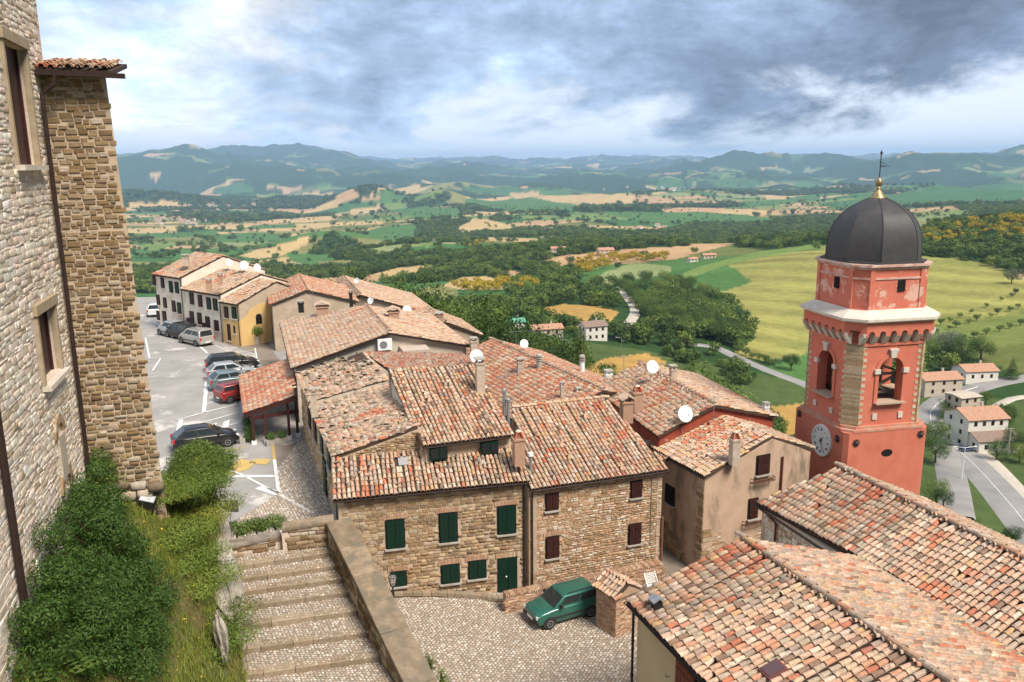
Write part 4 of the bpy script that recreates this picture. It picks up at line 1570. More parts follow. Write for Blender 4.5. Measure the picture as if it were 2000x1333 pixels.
# ---- red roofed house behind ---------------------------------------------
r0, r1 = PZ(1155, 752, 6.9), PZ(960, 664, 6.9)
H5 = thing('red_roofed_house', (r0.x, r0.y, 0), 'low house with the reddest tile roof in the middle of the town', 'house')
rd = Vector((r1.x - r0.x, r1.y - r0.y, 0)).normalized()
rp = Vector((-rd.y, rd.x, 0))      # to the left/front
r0b = r0 - rd * 1.5
le0, le1 = r0b + rp * 5.2 - UP * 1.75, r1 + rp * 5.2 - UP * 1.75
roof_plane(H5, [le0, le1, r1, r0b], 'red', n_ind=0, seed=71, mess=1.0)
re0, re1 = r0b - rp * 4.4 - UP * 1.45, r1 - rp * 4.4 - UP * 1.45
roof_plane(H5, [re1, re0, r0b, r1], 'red', n_ind=0, seed=72, mess=1.1)
ridge_tiles(H5, r0b + UP * .06, r1 + UP * .06, 'pale', 7)
wall(H5, le0 - UP * .1 + rd * .2, re0 - UP * .1 + rd * .2, -3, M_PLASTER_OLD, tri=r0b - UP * .12 + rd * .2)
wall(H5, re0 - UP * .1, re1 - UP * .1, -6, M_PLASTER_OLD)
wall(H5, le1 - UP * .1, le0 - UP * .1, -3, M_PLASTER_OLD)
# ---- beige gabled house with the air conditioner ---------------------------
c0, c1, c2 = PZ(570, 720, 7.0), PZ(760, 648, 9.0), PZ(918, 676, 7.65)
H6 = thing('gabled_house', (c0.x, c0.y, 0), 'long house with beige rendered gable facing the stone roofs', 'house')
gd = Vector((c2.x - c0.x, c2.y - c0.y, 0)).normalized()
c1 = c0 + gd * ((c1 - c0).dot(gd)) + UP * 2.0
c1.z = 9.0
bd = (PZ(545, 622, 7.0) - c0)
bd.z = 0
bd.normalize()
LB = 15.5
roof_plane(H6, [c0 + bd * 18, c0, c1, c1 + bd * 12.0], 'pale', n_ind=0, seed=81, mess=1.0, far=True)
roof_plane(H6, [c2, c2 + bd * 13, c1 + bd * 12.0, c1], 'pale', n_ind=0, seed=82, mess=1.0, far=True)
i0, i1, i2 = c0 + bd * .3 + gd * .3, c1 + bd * .3, c2 + bd * .3 - gd * .2
for v_ in (i0, i1, i2):
    v_.z -= .14
wall(H6, i0, i2, -2, M_PLASTER_BEIGE, tri=i1)
wall(H6, c0 + bd * 17.5 + gd * .3 - UP * .1, i0, 1, M_PLASTER_OLD)
wall(H6, i2, c2 + bd * 12.8 - gd * .2 - UP * .1, -6, M_PLASTER_OLD)
gutter(H6, c0 + bd * 17.8, c0, -gd * .05 - UP * .05)
mb = MB()
mb.box((c0 + c1) / 2 + bd * -0.02 - UP * .06, ((c1 - c0).length, 0.10, 0.12), (c1 - c0).normalized(), gd.cross(bd))
mb.box((c2 + c1) / 2 + bd * -0.02 - UP * .06, ((c1 - c2).length, 0.10, 0.12), (c2 - c1).normalized(), gd.cross(bd))
mb.build('verge_board', M_PIPE, H6)
ridge_tiles(H6, c1 + UP * .06, c1 + bd * 12 + UP * .06, 'pale', 8)
p_ = PZ(571, 735, 6.7)
downpipe(H6, i0 - UP * .2 - gd * .1 - bd * .1, i0 - UP * 4 - gd * .1 - bd * .1)
# rendered outhouse block in the gable foot
bp = on_wall(805, 690, i0, i2)
mb = MB()
mb.box(bp - bd * 0.9 - UP * 0.7, (1.9, 1.8, 2.6), gd)
mb.build('annex', M_PLASTER_PINK if False else mat('pale_pink_render', (0.52, 0.42, 0.35), (0.44, 0.35, 0.29), 1.2, 0.95), H6)

# roofs between the stone house and the gable (raised rear roof)
roof_plane(H1, [PZ(712, 690, 8.3), PZ(905, 694, 8.3), PZ(925, 714, 8.75), PZ(765, 727, 8.75)], 'red', n_ind=0, seed=25, mess=1.2)

# ---- houses further along the ridge ----------------------------------------
def gable_house(name, label, base, l, a, r, back, length, pal, seed, wm, zb=0.0, far=True, group=None, wins=()):
    """gable-end house: eave points l and r, apex a, running back along 'back'"""
    h = thing(name, (l.x, l.y, base), label, 'house', group)
    g = Vector((r.x - l.x, r.y - l.y, 0)).normalized()
    a2 = l + g * ((a - l).dot(g))
    a2.z = a.z
    roof_plane(h, [l + back * length, l, a2, a2 + back * length], pal, n_ind=0, seed=seed, far=far, mess=1.1)
    roof_plane(h, [r, r + back * length, a2 + back * length, a2], pal, n_ind=0, seed=seed + 1, far=far, mess=1.1)
    j0, j1, j2 = l + g * .25 + back * .2, a2 + back * .2, r - g * .25 + back * .2
    for v in (j0, j1, j2):
        v.z -= .12
    wall(h, j0, j2, zb, wm, tri=j1)
    wall(h, j0 + back * (length - .3), j0, zb, wm)
    wall(h, j2, j2 + back * (length - .3), zb - 4, wm)
    wall(h, j2 + back * (length - .3), j0 + back * (length - .3), zb, wm, 'rear_wall')
    ridge_tiles(h, a2 + UP * .06, a2 + back * length + UP * .06, 'pale', seed)
    return h, j0, j1, j2, g


l7, a7, r7 = PZ(527, 596, 7.6), PZ(603, 570, 8.8), PZ(700, 590, 7.3)
H7, j0, j1, j2, g7 = gable_house('gabled_house', 'house with rubble gable and orange patched roof behind the beige gable', 3, l7, a7, r7, bd, 12, 'red', 91, M_PLASTER_OLD, 2)
l8, a8, r8 = PZ(640, 577, 7.0), PZ(700, 562, 7.9), PZ(822, 607, 6.2)
H8, *_ = gable_house('gabled_house', 'low pale roofed house on the far edge below the trees', 0, PZ(690, 585, 6.6), PZ(720, 572, 7.1), PZ(862, 618, 5.3), bd, 16, 'pale', 95, M_PLASTER_OLD, -2)
l9, a9, r9 = PZ(780, 618, 6.3), PZ(872, 612, 6.6), PZ(940, 660, 5.2)
H9, *_ = gable_house('gabled_house', 'brick edged lean house at the right end of the beige gable', 0, PZ(830, 640, 6.6), PZ(868, 622, 7.0), PZ(942, 655, 5.7), bd, 8, 'mixed', 97, M_PLASTER_OLD, -2)

# ---- terrace along the road ---------------------------------------------------
y0 = PZ(473, 677, 3.0)          # yellow corner at the ground
rowd = (PZ(313, 641, 3.0) - y0)
rowd.z = 0
LROW = rowd.length
rowd.normalize()
gx = (PZ(520, 670, 3.0) - y0)
gx.z = 0
gx.normalize()
M_T = {'w': M_PLASTER_WHITE, 'o': mat('faded_ochre_render', (0.60, 0.45, 0.27), (0.54, 0.38, 0.22), 0.9, 0.95), 'y': M_PLASTER_YEL,
       'g': mat('greyish_white_render', (0.60, 0.55, 0.47), (0.50, 0.45, 0.38), 0.8, 0.95)}


def terrace(name, label, t0, t1, eave, ridge_h, depth_, wm, pal, seed, wins, endwall=None):
    """house in the road-side row between t0 and t1 (metres from the yellow corner)"""
    a, b = y0 + rowd * t0, y0 + rowd * t1
    h = thing(name, tuple(a), label, 'house')
    A, B = Vector((a.x, a.y, eave)), Vector((b.x, b.y, eave))
    back = gx
    n = Vector((-rowd.y, rowd.x, 0))
    if n.dot(gx) > 0:
        n = -n
    C, D = A + back * depth_ + UP * ridge_h, B + back * depth_ + UP * ridge_h
    ov = n * 0.3
    s_ = 1
    roof_plane(h, [B + ov - UP * .1, A + ov - UP * .1, C, D], pal, n_ind=0, seed=seed, far=True, mess=1.3)
    A2, B2 = A + back * depth_ * 2, B + back * depth_ * 2
    roof_plane(h, [A2, B2, D, C], pal, n_ind=0, seed=seed + 1, far=True, mess=1.3)
    wall(h, B - UP * .12, A - UP * .12, 2.5, wm)
    wall(h, A - UP * .12, A2 - UP * .12, 2.5, endwall or wm, tri=C - UP * .14)
    wall(h, A2 - UP * .12, B2 - UP * .12, -8, wm, 'rear_wall')
    wall(h, B2 - UP * .12, B - UP * .12, 2.5, wm, tri=D - UP * .14)
    for (t, z, ww, hh, m_) in wins:
        shutters(h, y0 + rowd * t + UP * (z - y0.z) + n * 0.0, -rowd, n, ww, hh, m_, sill=M_TRIM, slats=False, leaves=2)
    downpipe(h, A + n * .1 - UP * .2 + rowd * .15, Vector((A.x, A.y, 3)) + n * .1 + rowd * .15)
    gutter(h, B, A, n * .34 - UP * .16)
    return h


G_, B_, V_ = M_GREEN_SH, M_BROWN_SH, M_VOID
z1, z2, z3 = 3.9, 5.9, 7.9
terrace('yellow_end_house', 'end house with ochre yellow lower walls and arched niche in the terrace', 0, 3.1, 7.35, 1.75, 4.0, M_PLASTER_CREAM, 'pale', 101,
        [(0.9, 6.3, 0.7, 1.15, G_), (2.3, 6.2, 0.6, 1.1, B_), (1.0, 4.6, 0.35, 0.8, B_), (2.0, 4.2, 0.6, 1.7, B_)], endwall=M_PLASTER_OLD)
terrace('terrace_house', 'terrace house with four bays and brown shutters right of the drainpipe', 3.1, 10.3, 8.0, 1.6, 4.4, M_PLASTER_WHITE, 'pale', 104,
        [(4.2, 6.8, .7, 1.2, G_), (5.4, 6.8, .7, 1.2, G_), (7.0, 6.9, .7, 1.2, B_), (8.6, 7.0, .7, 1.2, B_), (4.3, 4.6, .7, 1.1, B_), (5.9, 4.8, .7, 1.1, B_), (7.4, 5.0, .7, 1.2, B_), (8.9, 5.0, .7, 1.2, B_), (9.6, 3.9, .7, 1.8, B_), (6.6, 3.8, .7, 1.6, B_)])
terrace('terrace_house', 'tall whitewashed terrace house at the far end with steep roof', 10.3, LROW, 9.15, 1.9, 4.6, M_PLASTER_WHITE, 'mixed', 107,
        [(11.4, 7.9, .65, 1.2, G_), (12.6, 7.9, .65, 1.2, G_), (11.3, 5.7, .65, 1.2, G_), (12.4, 5.8, .65, 1.2, B_), (14.3, 8.2, .6, 1.1, B_), (16.0, 8.3, .6, 1.0, B_), (14.2, 6.0, .6, 1.1, B_), (15.6, 6.2, .6, 1.1, B_), (14.6, 4.2, .7, 1.6, B_), (15.9, 4.4, .6, 1.0, B_), (12.2, 3.7, .6, .9, B_)])
# yellow lower render on the end gable, with the niche
ya = y0 - rowd * 0.04 - UP * .5
m_ye = MB()
ydir, yn = frame_of(y0, y0 + gx)
prof = [(0, 0), (0, 2.6), (0.7, 3.0), (1.1, 3.6), (1.8, 4.0), (3.2, 4.2), (3.2, 0)]
po = [y0 + gx * a + UP * b + yn * 0.06 for a, b in prof]
pi_ = [p - yn * 0.1 for p in po]
k = len(po)
m_ye.add(po + pi_, [tuple(range(k)), tuple(range(2 * k - 1, k - 1, -1))] + [(i, (i + 1) % k, k + (i + 1) % k, k + i) for i in range(k)])
yt = [o for o in bpy.data.objects if o.name.startswith('yellow_end_house')][0]
m_ye.build('yellow_render', M_PLASTER_YEL, yt)
m_ye = MB()
nrow = -yn
rown = Vector((-rowd.y, rowd.x, 0))
rown = -rown if rown.dot(gx) > 0 else rown
m_ye.box(y0 + rowd * 1.5 + UP * 1.2 + rown * 0.04, (3.0, 0.08, 2.5), rowd)
m_ye.build('yellow_render', M_PLASTER_YEL, yt)
m_ye = MB()
nc_ = y0 + gx * 1.9 + UP * 2.35 + yn * 0.075
arc = [nc_ + gx * (0.32 * math.cos(t)) + UP * (0.42 + 0.32 * math.sin(t)) for t in np.linspace(0, math.pi, 9)] + [nc_ - gx * .32 - UP * .3, nc_ + gx * .32 - UP * .3]
m_ye.add(arc + [p - yn * .1 for p in arc], [tuple(range(11)), tuple(range(21, 10, -1))] + [(i, (i + 1) % 11, 11 + (i + 1) % 11, 11 + i) for i in range(11)])
m_ye.build('niche_window', M_VOID, yt)

# ---- near roofs on the right: the cream house and the church --------------------
n0 = PZ(1225, 1172, 6.6)
nr = PZ(1450, 1055, 8.0)
n_e = (PZ(1380, 1333, 6.6) - n0)
n_e.z = 0
n_e.normalize()
nx_ = Vector((-n_e.y, n_e.x, 0))
if nx_.x < 0:
    nx_ = -nx_
hw = (nr - n0).dot(nx_)
nr = n0 + nx_ * hw + n_e * (nr - n0).dot(n_e)
nr.z = 8.0
N1 = thing('cream_house', (n0.x, n0.y, 0), 'cream rendered house with big tiled roof in the near right corner', 'house')
LN = 16
roof_plane(N1, [n0 + n_e * LN, n0, nr, nr + n_e * LN], 'sober', n_ind=300, seed=111, mess=1.0, pitch=0.205, row=0.345)
# the other slope runs down to the valley with the church roof
h0 = PZ(1476, 984, 6.15)
hr = PZ(1640, 914, 7.7)
ce = (PZ(1602, 1066, 6.15) - h0)
ce.z = 0
ce.normalize()
cxn = Vector((-ce.y, ce.x, 0))
cxn = -cxn if cxn.x < 0 else cxn
hwc = (hr - h0).dot(cxn)
hr = h0 + cxn * hwc + ce * (hr - h0).dot(ce)
hr.z = 7.7
N2 = thing('church', (h0.x, h0.y, 0), 'church with long tiled roof in front of the red bell tower', 'church')
# valley line: where both planes meet
slope1 = (8.0 - 6.6) / hw
slope2 = (7.7 - 6.15) / hwc
v0 = PZ(1512, 1078, 7.3)


def plane_z_near(p):     # right slope of the cream house
    return 8.0 - ((p - nr).dot(nx_)) * slope1


def plane_z_church(p):   # left slope of the church
    return 6.15 + ((p - h0).dot(cxn)) * slope2


va, vb = None, None
pts_v = []
for t in (0.6, LN):
    lo, hi = 0.0, 14.0
    for _ in range(40):
        mid = (lo + hi) / 2
        p = nr + n_e * t + nx_ * mid
        if plane_z_near(p) > plane_z_church(p):
            lo = mid
        else:
            hi = mid
    p = nr + n_e * t + nx_ * lo
    p.z = plane_z_near(p)
    pts_v.append(p)
vA, vB = pts_v
vA0 = vA - (vB - vA).normalized() * 0.7
vA0.z = plane_z_near(vA0)
roof_plane(N1, [vA0, vB, nr + n_e * LN, nr], 'sober', n_ind=0, seed=113, mess=1.2, pitch=0.205, row=0.345)
ridge_tiles(N1, nr + n_e * LN + UP * .07, nr + UP * .07, 'sober', 12, 1.3)
vC = Vector(vB)
roof_plane(N2, [h0, vA0, vB, hr + ce * (LN + 6), hr], 'sober', n_ind=300, seed=115, mess=0.8, pitch=0.21, row=0.345)
rE = hr + cxn * 4.6 - UP * 4.6 * slope2
roof_plane(N2, [rE, rE + ce * (LN + 6), hr + ce * (LN + 6), hr], 'pale', n_ind=0, seed=117, mess=1.6)
ridge_tiles(N2, hr + ce * (LN + 6) + UP * .07, hr + UP * .07, 'pale', 13, 1.3)
mbv = MB()
mbv.tube([vA0 + UP * .05, vB + UP * .05], 0.09, 6)
mbv.build('valley_mortar', M_CONC, N2)
# walls
e0, e1 = n0 + nx_ * .3 + n_e * .2, n0 + nx_ * .3 + n_e * LN
for v_ in (e0, e1):
    v_.z = 6.5
wall(N1, e0, e1, -1.5, M_PLASTER_CREAM)
wr_ = vA0 + n_e * .2
wr_.z = plane_z_near(wr_) - .12
ar_ = nr + n_e * .2 - UP * .12
wall(N1, wr_, e0, -1.5, M_PLASTER_CREAM, tri=ar_)
gutter(N1, n0, n0 + n_e * LN, -nx_ * .05 - UP * .06, r=0.08)
mb = MB()
mb.box((n0 + nr) / 2 - n_e * .04 - UP * .05, ((nr - n0).length, .06, .12), (nr - n0).normalized(), n_e.cross(nx_))
mb.build('verge_flashing', M_GREY, N1)
downpipe(N1, e0 - nx_ * .1 - n_e * .12 - UP * .1, Vector((e0.x, e0.y, 0)) - nx_ * .1 - n_e * .12)
dN, nN = frame_of(e0, e1)
shutters(N1, Vector((e0.x, e0.y, 5.35)) + dN * 3.05, dN, nN, 1.0, 1.5, mat('rust_brown_shutter', (0.20, 0.05, 0.025), (0.15, 0.04, 0.02), 5, 0.6))
mb = MB()
hk = Vector((e0.x, e0.y, 5.2)) + dN * 2.1 + nN * .02
mb.tube([hk, hk + nN * .12, hk + nN * .14 + UP * .1], .012, 5)
mb.build('hook', M_BLACK, N1)
g0, g1 = h0 + cxn * .25 + ce * .15, h0 + cxn * .25 + ce * 6
for v_ in (g0, g1):
    v_.z = 6.05
wN2 = wall(N2, g0, g1, -1, M_MORTAR_PALE)
dch, nch = frame_of(g0, g1)
lay_stones(ST_PALE, wN2, Vector((g0.x, g0.y, 1.5)), dch, UP, nch, 6, 4.6, lambda a, b: b < 4.4 and a > .05, rows=(.10, .17), widths=(.2, .4), n_ind=0, seed=118)
gr_ = hr + ce * .15 - UP * .12
ge_ = rE + ce * .15 - UP * .12
wall(N2, ge_, g0, -1, M_PLASTER_OLD, tri=gr_)
wall(N2, ge_ + ce * 21, ge_, -6, M_PLASTER_OLD)
gutter(N2, h0, h0 + ce * 5.0, -cxn * .05 - UP * .06)
downpipe(N2, g0 + ce * 1.1 - cxn * .1 - UP * .3, g0 + ce * 1.1 - cxn * .1 - UP * 4, h0 + ce * .7 - UP * .1, material=MATS['oxide_red_pipe'])
# roof furniture on the near roof
nslope = (nr - n0).normalized()
nrm1 = n_e.cross(nslope)
nrm1 = -nrm1 if nrm1.z < 0 else nrm1


def on_plane(px, py, p0_, nrm):
    r = ray(px, py)
    return CAMP + r * ((p0_ - CAMP).dot(nrm) / r.dot(nrm))


vp = on_plane(1282, 1192, n0, nrm1)
t = thing('roof_vent', vp, 'small box vent with grey metal cap near the eave corner', 'vent')
mb = MB()
mb.box(vp + UP * .16, (.26, .30, .34), nx_)
mb.build('box', M_BLACK, t)
mb = MB()
for s in (-1, 1):
    mb.add([vp + UP * .34 + nx_ * .22 * s + n_e * .2, vp + UP * .34 + nx_ * .22 * s - n_e * .2, vp + UP * .46 - n_e * .2, vp + UP * .46 + n_e * .2,
            vp + UP * .37 + nx_ * .22 * s + n_e * .2, vp + UP * .37 + nx_ * .22 * s - n_e * .2, vp + UP * .49 - n_e * .2, vp + UP * .49 + n_e * .2],
           [(0, 1, 2, 3), (4, 5, 6, 7), (0, 1, 5, 4), (1, 2, 6, 5), (0, 3, 7, 4)])
mb.build('cap', M_GREY, t)
vp = on_plane(1512, 1315, n0, nrm1)
t = thing('roof_hatch', vp, 'reddish skylight hatch low on the near roof', 'skylight')
mb = MB()
mb.box(vp + nrm1 * .10, (.62, .5, .12), nslope, nrm1)
mb.build('frame', mat('oxide_metal', (0.18, 0.07, 0.06), (0.13, 0.05, 0.045), 5, 0.5), t)
mb = MB()
mb.box(vp + nrm1 * .17, (.52, .4, .03), nslope, nrm1)
mb.build('pane', glass_mat('dark_red_glass', (0.10, 0.05, 0.05), .2), t)
# ------------------------------------------------------------------ ground of the town
M_ASPHALT = mat('patched_asphalt', (0.34, 0.315, 0.29), (0.24, 0.225, 0.21), 0.35, 0.9, 0.15, 60, c3=(0.52, 0.48, 0.43), s3=0.30, t3=(0.55, 0.66), detail=9)
M_COBBLE = mat('river_cobbles_bedding', (0.25, 0.20, 0.155), (0.19, 0.155, 0.12), 1.2, 0.95, 0.8, 16)
M_PEB = mat('cobble_stone', (1, 1, 1), (0.75, 0.74, 0.73), 6, 0.85, attr=True)
PEB_PAL = [(0.47, 0.39, 0.31), (0.56, 0.49, 0.41), (0.38, 0.31, 0.24), (0.64, 0.57, 0.49), (0.44, 0.33, 0.25), (0.50, 0.40, 0.32)]


def pebble_shapes(k=5):
    rnd = random.Random(2)
    out = []
    for _ in range(k):
        vs = []
        for sc_, z in ((1.0, -0.2), (0.78, 0.65)):
            for i in range(6):
                t = i * math.pi / 3 + rnd.uniform(-.2, .2)
                vs.append((0.5 * sc_ * math.cos(t) * rnd.uniform(.85, 1.1), 0.5 * sc_ * math.sin(t) * rnd.uniform(.85, 1.1), z))
        vs.append((0, 0, 1.0))
        fs = [(i, (i + 1) % 6, 6 + (i + 1) % 6, 6 + i) for i in range(6)] + [(6 + i, 6 + (i + 1) % 6, 12, 12) for i in range(6)]
        out.append((vs, [f if f[2] != f[3] else (f[0], f[1], f[2], f[2]) for f in fs]))
    return out


def cobbles(parent, inside, x0, x1, y0, y1, zf, size, name='cobbles', pal=PEB_PAL, seed=1, arcs=None):
    """many small stones set in the ground, as one part (too many and too small to count)"""
    rnd = np.random.default_rng(seed)
    V, Fc, Cc = [], [], []
    base = 0
    nx, ny = int((x1 - x0) / size), int((y1 - y0) / size)
    shp = []
    for k in range(5):
        a = np.arange(6) * math.pi / 3 + rnd.uniform(-.25, .25, 6)
        r0_ = rnd.uniform(.42, .54, 6)
        v = np.concatenate([np.stack([np.cos(a) * r0_, np.sin(a) * r0_, np.full(6, -0.12)], 1),
                            np.stack([np.cos(a) * r0_ * .72, np.sin(a) * r0_ * .72, np.full(6, .20)], 1)])
        shp.append(v)
    fq = np.array([(i, (i + 1) % 6, 6 + (i + 1) % 6, 6 + i) for i in range(6)] + [(6, 7, 8, 9), (6, 9, 10, 11)])
    for i in range(nx):
        for j in range(ny):
            x = x0 + (i + 0.5 + 0.5 * (j % 2) + rnd.uniform(-.16, .16)) * size
            y = y0 + (j + 0.5 + rnd.uniform(-.16, .16)) * size
            if not inside(x, y):
                continue
            s = size * rnd.uniform(.86, 1.04)
            t = rnd.uniform(0, 6.28)
            c, sn = math.cos(t), math.sin(t)
            v = shp[rnd.integers(5)]
            V.append(np.stack([x + (v[:, 0] * c - v[:, 1] * sn) * s, y + (v[:, 0] * sn + v[:, 1] * c) * s, zf(x, y) + v[:, 2] * size * rnd.uniform(.5, .95)], 1))
            Fc.append(fq + base)
            base += 12
            Cc.append(np.tile(np.array(pal[rnd.integers(len(pal))]) * rnd.uniform(.8, 1.15), (12, 1)))
    if V:
        np_mesh(name, np.concatenate(V), np.concatenate(Fc), M_PEB, np.concatenate(Cc), parent=parent, kind='stuff', off=parent.get('_o', (0, 0, 0)))


def sheet(name, poly, z, material, thick=3.0, kind='structure', parent=None):
    mb = MB()
    mb.prism([(p[0], p[1]) for p in poly], z - thick, z)
    return mb.build(name, material, parent, kind=kind)


# piazza, road and car park on the hilltop
pz = [(-6.3, 27.3), (-7.9, 38.2), (-10.5, 47.8), (-13.5, 58), (-18, 71), (-20, 78), (-23, 84), (-38, 96), (-44, 112), (-62, 112), (-60, 80), (-40, 40), (-24, 28), (-12, 26.4)]
piazza = sheet('piazza_road', pz[::-1] if False else pz, 3.0, M_ASPHALT, 4.0)
# cobbled strip along the houses
cob_poly = [PZ(*p, 3.0) for p in [(560, 870), (598, 860), (622, 905), (645, 1000), (675, 1060), (560, 1060), (445, 1065), (430, 1035), (520, 980), (545, 965), (536, 870)]]
mb = MB()
mb.prism([(p.x, p.y) for p in cob_poly], 2.9, 3.02)
cob1 = mb.build('cobbled_strip', M_COBBLE, kind='structure')
cpoly = [(p.x, p.y) for p in cob_poly]
cobbles(cob1, lambda x, y: in_poly(x, y, cpoly), -14, -6.5, 27, 52, lambda x, y: 3.02, 0.17, seed=4)
mb = MB()
strip2 = [PZ(*p, 3.0) for p in [(484, 672), (525, 668), (535, 690), (560, 720), (545, 735), (500, 706), (498, 690), (440, 672)]]
mb.prism([(p.x, p.y) for p in strip2], 2.9, 3.012)
mb.build('cobbled_strip', M_COBBLE, kind='structure')


def paint(px, z=3.0, lift=0.008, material=M_LINE, name='road_marking'):
    mb = MB()
    P = [PZ(x, y, z + lift) for x, y in px]
    mb.add(P, [tuple(range(len(P)))])
    if (P[1] - P[0]).cross(P[2] - P[0]).z < 0:
        mb.f = [tuple(reversed(mb.f[0]))]
    return mb.build(name, material, kind='structure')


def stripe(a, b, w=0.13, **kw):
    """painted line between two surveyed ends"""
    z = kw.pop('z', 3.0)
    lift = kw.pop('lift', 0.008)
    A, B = PZ(*a, z + lift), PZ(*b, z + lift)
    d = (B - A).normalized()
    s = Vector((d.y, -d.x, 0)) * w / 2
    mb = MB()
    mb.add([A + s, B + s, B - s, A - s], [(3, 2, 1, 0)])
    return mb.build('road_marking', kw.get('material', M_LINE), kind='structure')


M_YEL = mat('yellow_road_paint', (0.56, 0.36, 0.08), (0.40, 0.31, 0.16), 3.5, 0.8)
for a, b, w_ in [((408, 702), (398, 806), 0.28), ((398, 806), (482, 785), .16), ((347, 820), (398, 806), .16), ((354, 820), (342, 866), .30), ((350, 838), (468, 805), .14), ((408, 778), (440, 768), .12), ((402, 790), (445, 776), .12),
                 ((412, 760), (425, 757), .12), ((425, 836), (468, 826), .14), ((455, 850), (470, 848), .14), ((498, 680), (503, 706), .12), ((440, 694), (500, 683), .10), ((450, 700), (500, 690), .10), ((410, 693), (445, 700), .14),
                 ((300, 630), (330, 641), .25), ((330, 641), (336, 655), .25), ((336, 655), (385, 672), .22), ((385, 672), (405, 690), .22), ((284, 660), (292, 700), .16), ((292, 700), (314, 700), .12), ((314, 700), (298, 724), .14),
                 ((335, 652), (350, 656), .12), ((420, 675), (440, 683), .12), ((402, 906), (468, 925), .16), ((468, 925), (545, 965), .16), ((545, 965), (612, 1003), .22), ((536, 898), (545, 965), .20), ((448, 931), (536, 930), .34), ((505, 952), (545, 965), .5)]:
    stripe(a, b, w_, lift=0.026)
for q4 in [[(437, 824), (449, 820), (446, 834), (434, 838)], [(414, 829), (424, 826), (420, 835), (410, 838)], [(376, 839), (390, 834), (385, 840), (374, 842)], [(403, 832), (410, 830), (404, 838), (398, 840)], [(354, 838), (362, 836), (354, 864), (344, 866)]]:
    paint(q4, lift=0.024)
for q4 in [[(430, 915), (460, 905), (490, 915), (452, 928)], [(455, 905), (470, 896), (500, 903), (488, 914)], [(485, 905), (500, 896), (530, 897), (520, 908)], [(531, 870), (536, 870), (539, 900), (533, 902)], [(413, 918), (428, 912), (450, 926), (440, 931)]]:
    paint(q4, material=M_YEL, lift=0.022)
stripe((440, 883), (480, 873), .14, material=M_YEL, lift=0.02)
# gully
g_ = PZ(447, 893, 3.03)
mb = MB()
mb.box(g_, (2.4, 1.0, 0.03), (1, 0.2, 0))
gf = mb.build('drain_surround', M_CONC)
tag(gf, 'pale concrete drain surround with dark slot in the piazza', 'drain')
mb = MB()
mb.box(g_ + UP * 0.02, (0.9, 0.4, 0.03), (1, 0.2, 0))
mb.build('slot', M_VOID, gf)

# courtyard: cobbles rising to the left
def yard_z(x, y):
    return 0.10 * max(0.0, -x - 0.2) + 0.02 * max(0, 36 - y) * 0


ct = []
nx_c, ny_c = 40, 44
xs_c, ys_c = np.linspace(-9.0, 13, nx_c), np.linspace(14, 44, ny_c)
Vc = [(x, y, yard_z(x, y)) for y in ys_c for x in xs_c]
Qc = [(j * nx_c + i, j * nx_c + i + 1, (j + 1) * nx_c + i + 1, (j + 1) * nx_c + i) for j in range(ny_c - 1) for i in range(nx_c - 1)]
yard = np_mesh('courtyard', Vc, Qc, M_COBBLE, kind='structure')
mb = MB()
mb.box((2, 29, -1.6), (22, 30, 3.0))
mb.build('courtyard_foundation', M_COBBLE, yard)


def yard_in(x, y):
    p = proj((x, y, yard_z(x, y)))
    return 740 < p[0] < 1330 and 1120 < p[1] < 1360


cobbles(yard, yard_in, -7.5, 7.5, 27.5, 39.5, yard_z, 0.155, seed=9)

# ------------------------------------------------------------------ castle wall and buttress
wdv = ray(505, 323)
wd = Vector((wdv.x, wdv.y, 0)).normalized()
wn_ = Vector((wd.y, -wd.x, 0))
W0 = Vector((-5.5, 0, 0))
tb = None


def wall_hit(px, py, off=0.0):
    r = ray(px, py)
    return CAMP + r * (((W0 + wn_ * off) - CAMP).dot(wn_) / r.dot(wn_))


hb_ = wall_hit(176, 950)
TB = (hb_ - W0).dot(wd)
CZ0, CZ1 = 8.0, 36.0
CAS = thing('castle', tuple(W0 + wd * TB + UP * 8), 'pale stone castle wall with narrow windows rising at the left edge', 'castle')
TA = -2.0


def wall_holes(parent, o, e, up, n, L, H, holes, material, thick=0.8, name='wall'):
    xs = sorted({0, L} | {h[0] for h in holes} | {h[1] for h in holes})
    zs = sorted({0, H} | {h[2] for h in holes} | {h[3] for h in holes})
    mb = MB()
    for i in range(len(xs) - 1):
        for j in range(len(zs) - 1):
            cx_, cz_ = (xs[i] + xs[i + 1]) / 2, (zs[j] + zs[j + 1]) / 2
            if any(h[0] < cx_ < h[1] and h[2] < cz_ < h[3] for h in holes):
                continue
            q_ = [o + e * a + up * b for a, b in ((xs[i], zs[j]), (xs[i + 1], zs[j]), (xs[i + 1], zs[j + 1]), (xs[i], zs[j + 1]))]
            mb.add(q_ + [p - n * thick for p in q_], [(0, 1, 2, 3), (7, 6, 5, 4), (0, 4, 5, 1), (1, 5, 6, 2), (2, 6, 7, 3), (3, 7, 4, 0)])
    return mb.build(name, material, parent)


def wrect(x0, y0, x1, y1):
    """opening on the castle wall from its outline"""
    a, b = wall_hit(x0, (y0 + y1) / 2), wall_hit(x1, (y0 + y1) / 2)
    t_, u_ = wall_hit((x0 + x1) / 2, y0), wall_hit((x0 + x1) / 2, y1)
    return ((a - W0).dot(wd) - TA, (b - W0).dot(wd) - TA, u_.z - CZ0, t_.z - CZ0)


o_c = W0 + wd * TA + UP * CZ0
LC = TB - TA + 0.7
hol = [wrect(18, 95, 60, 322), wrect(75, 600, 112, 745)]
cw = wall_holes(CAS, o_c, wd, UP, wn_, LC, CZ1 - CZ0, hol, M_MORTAR_PALE)


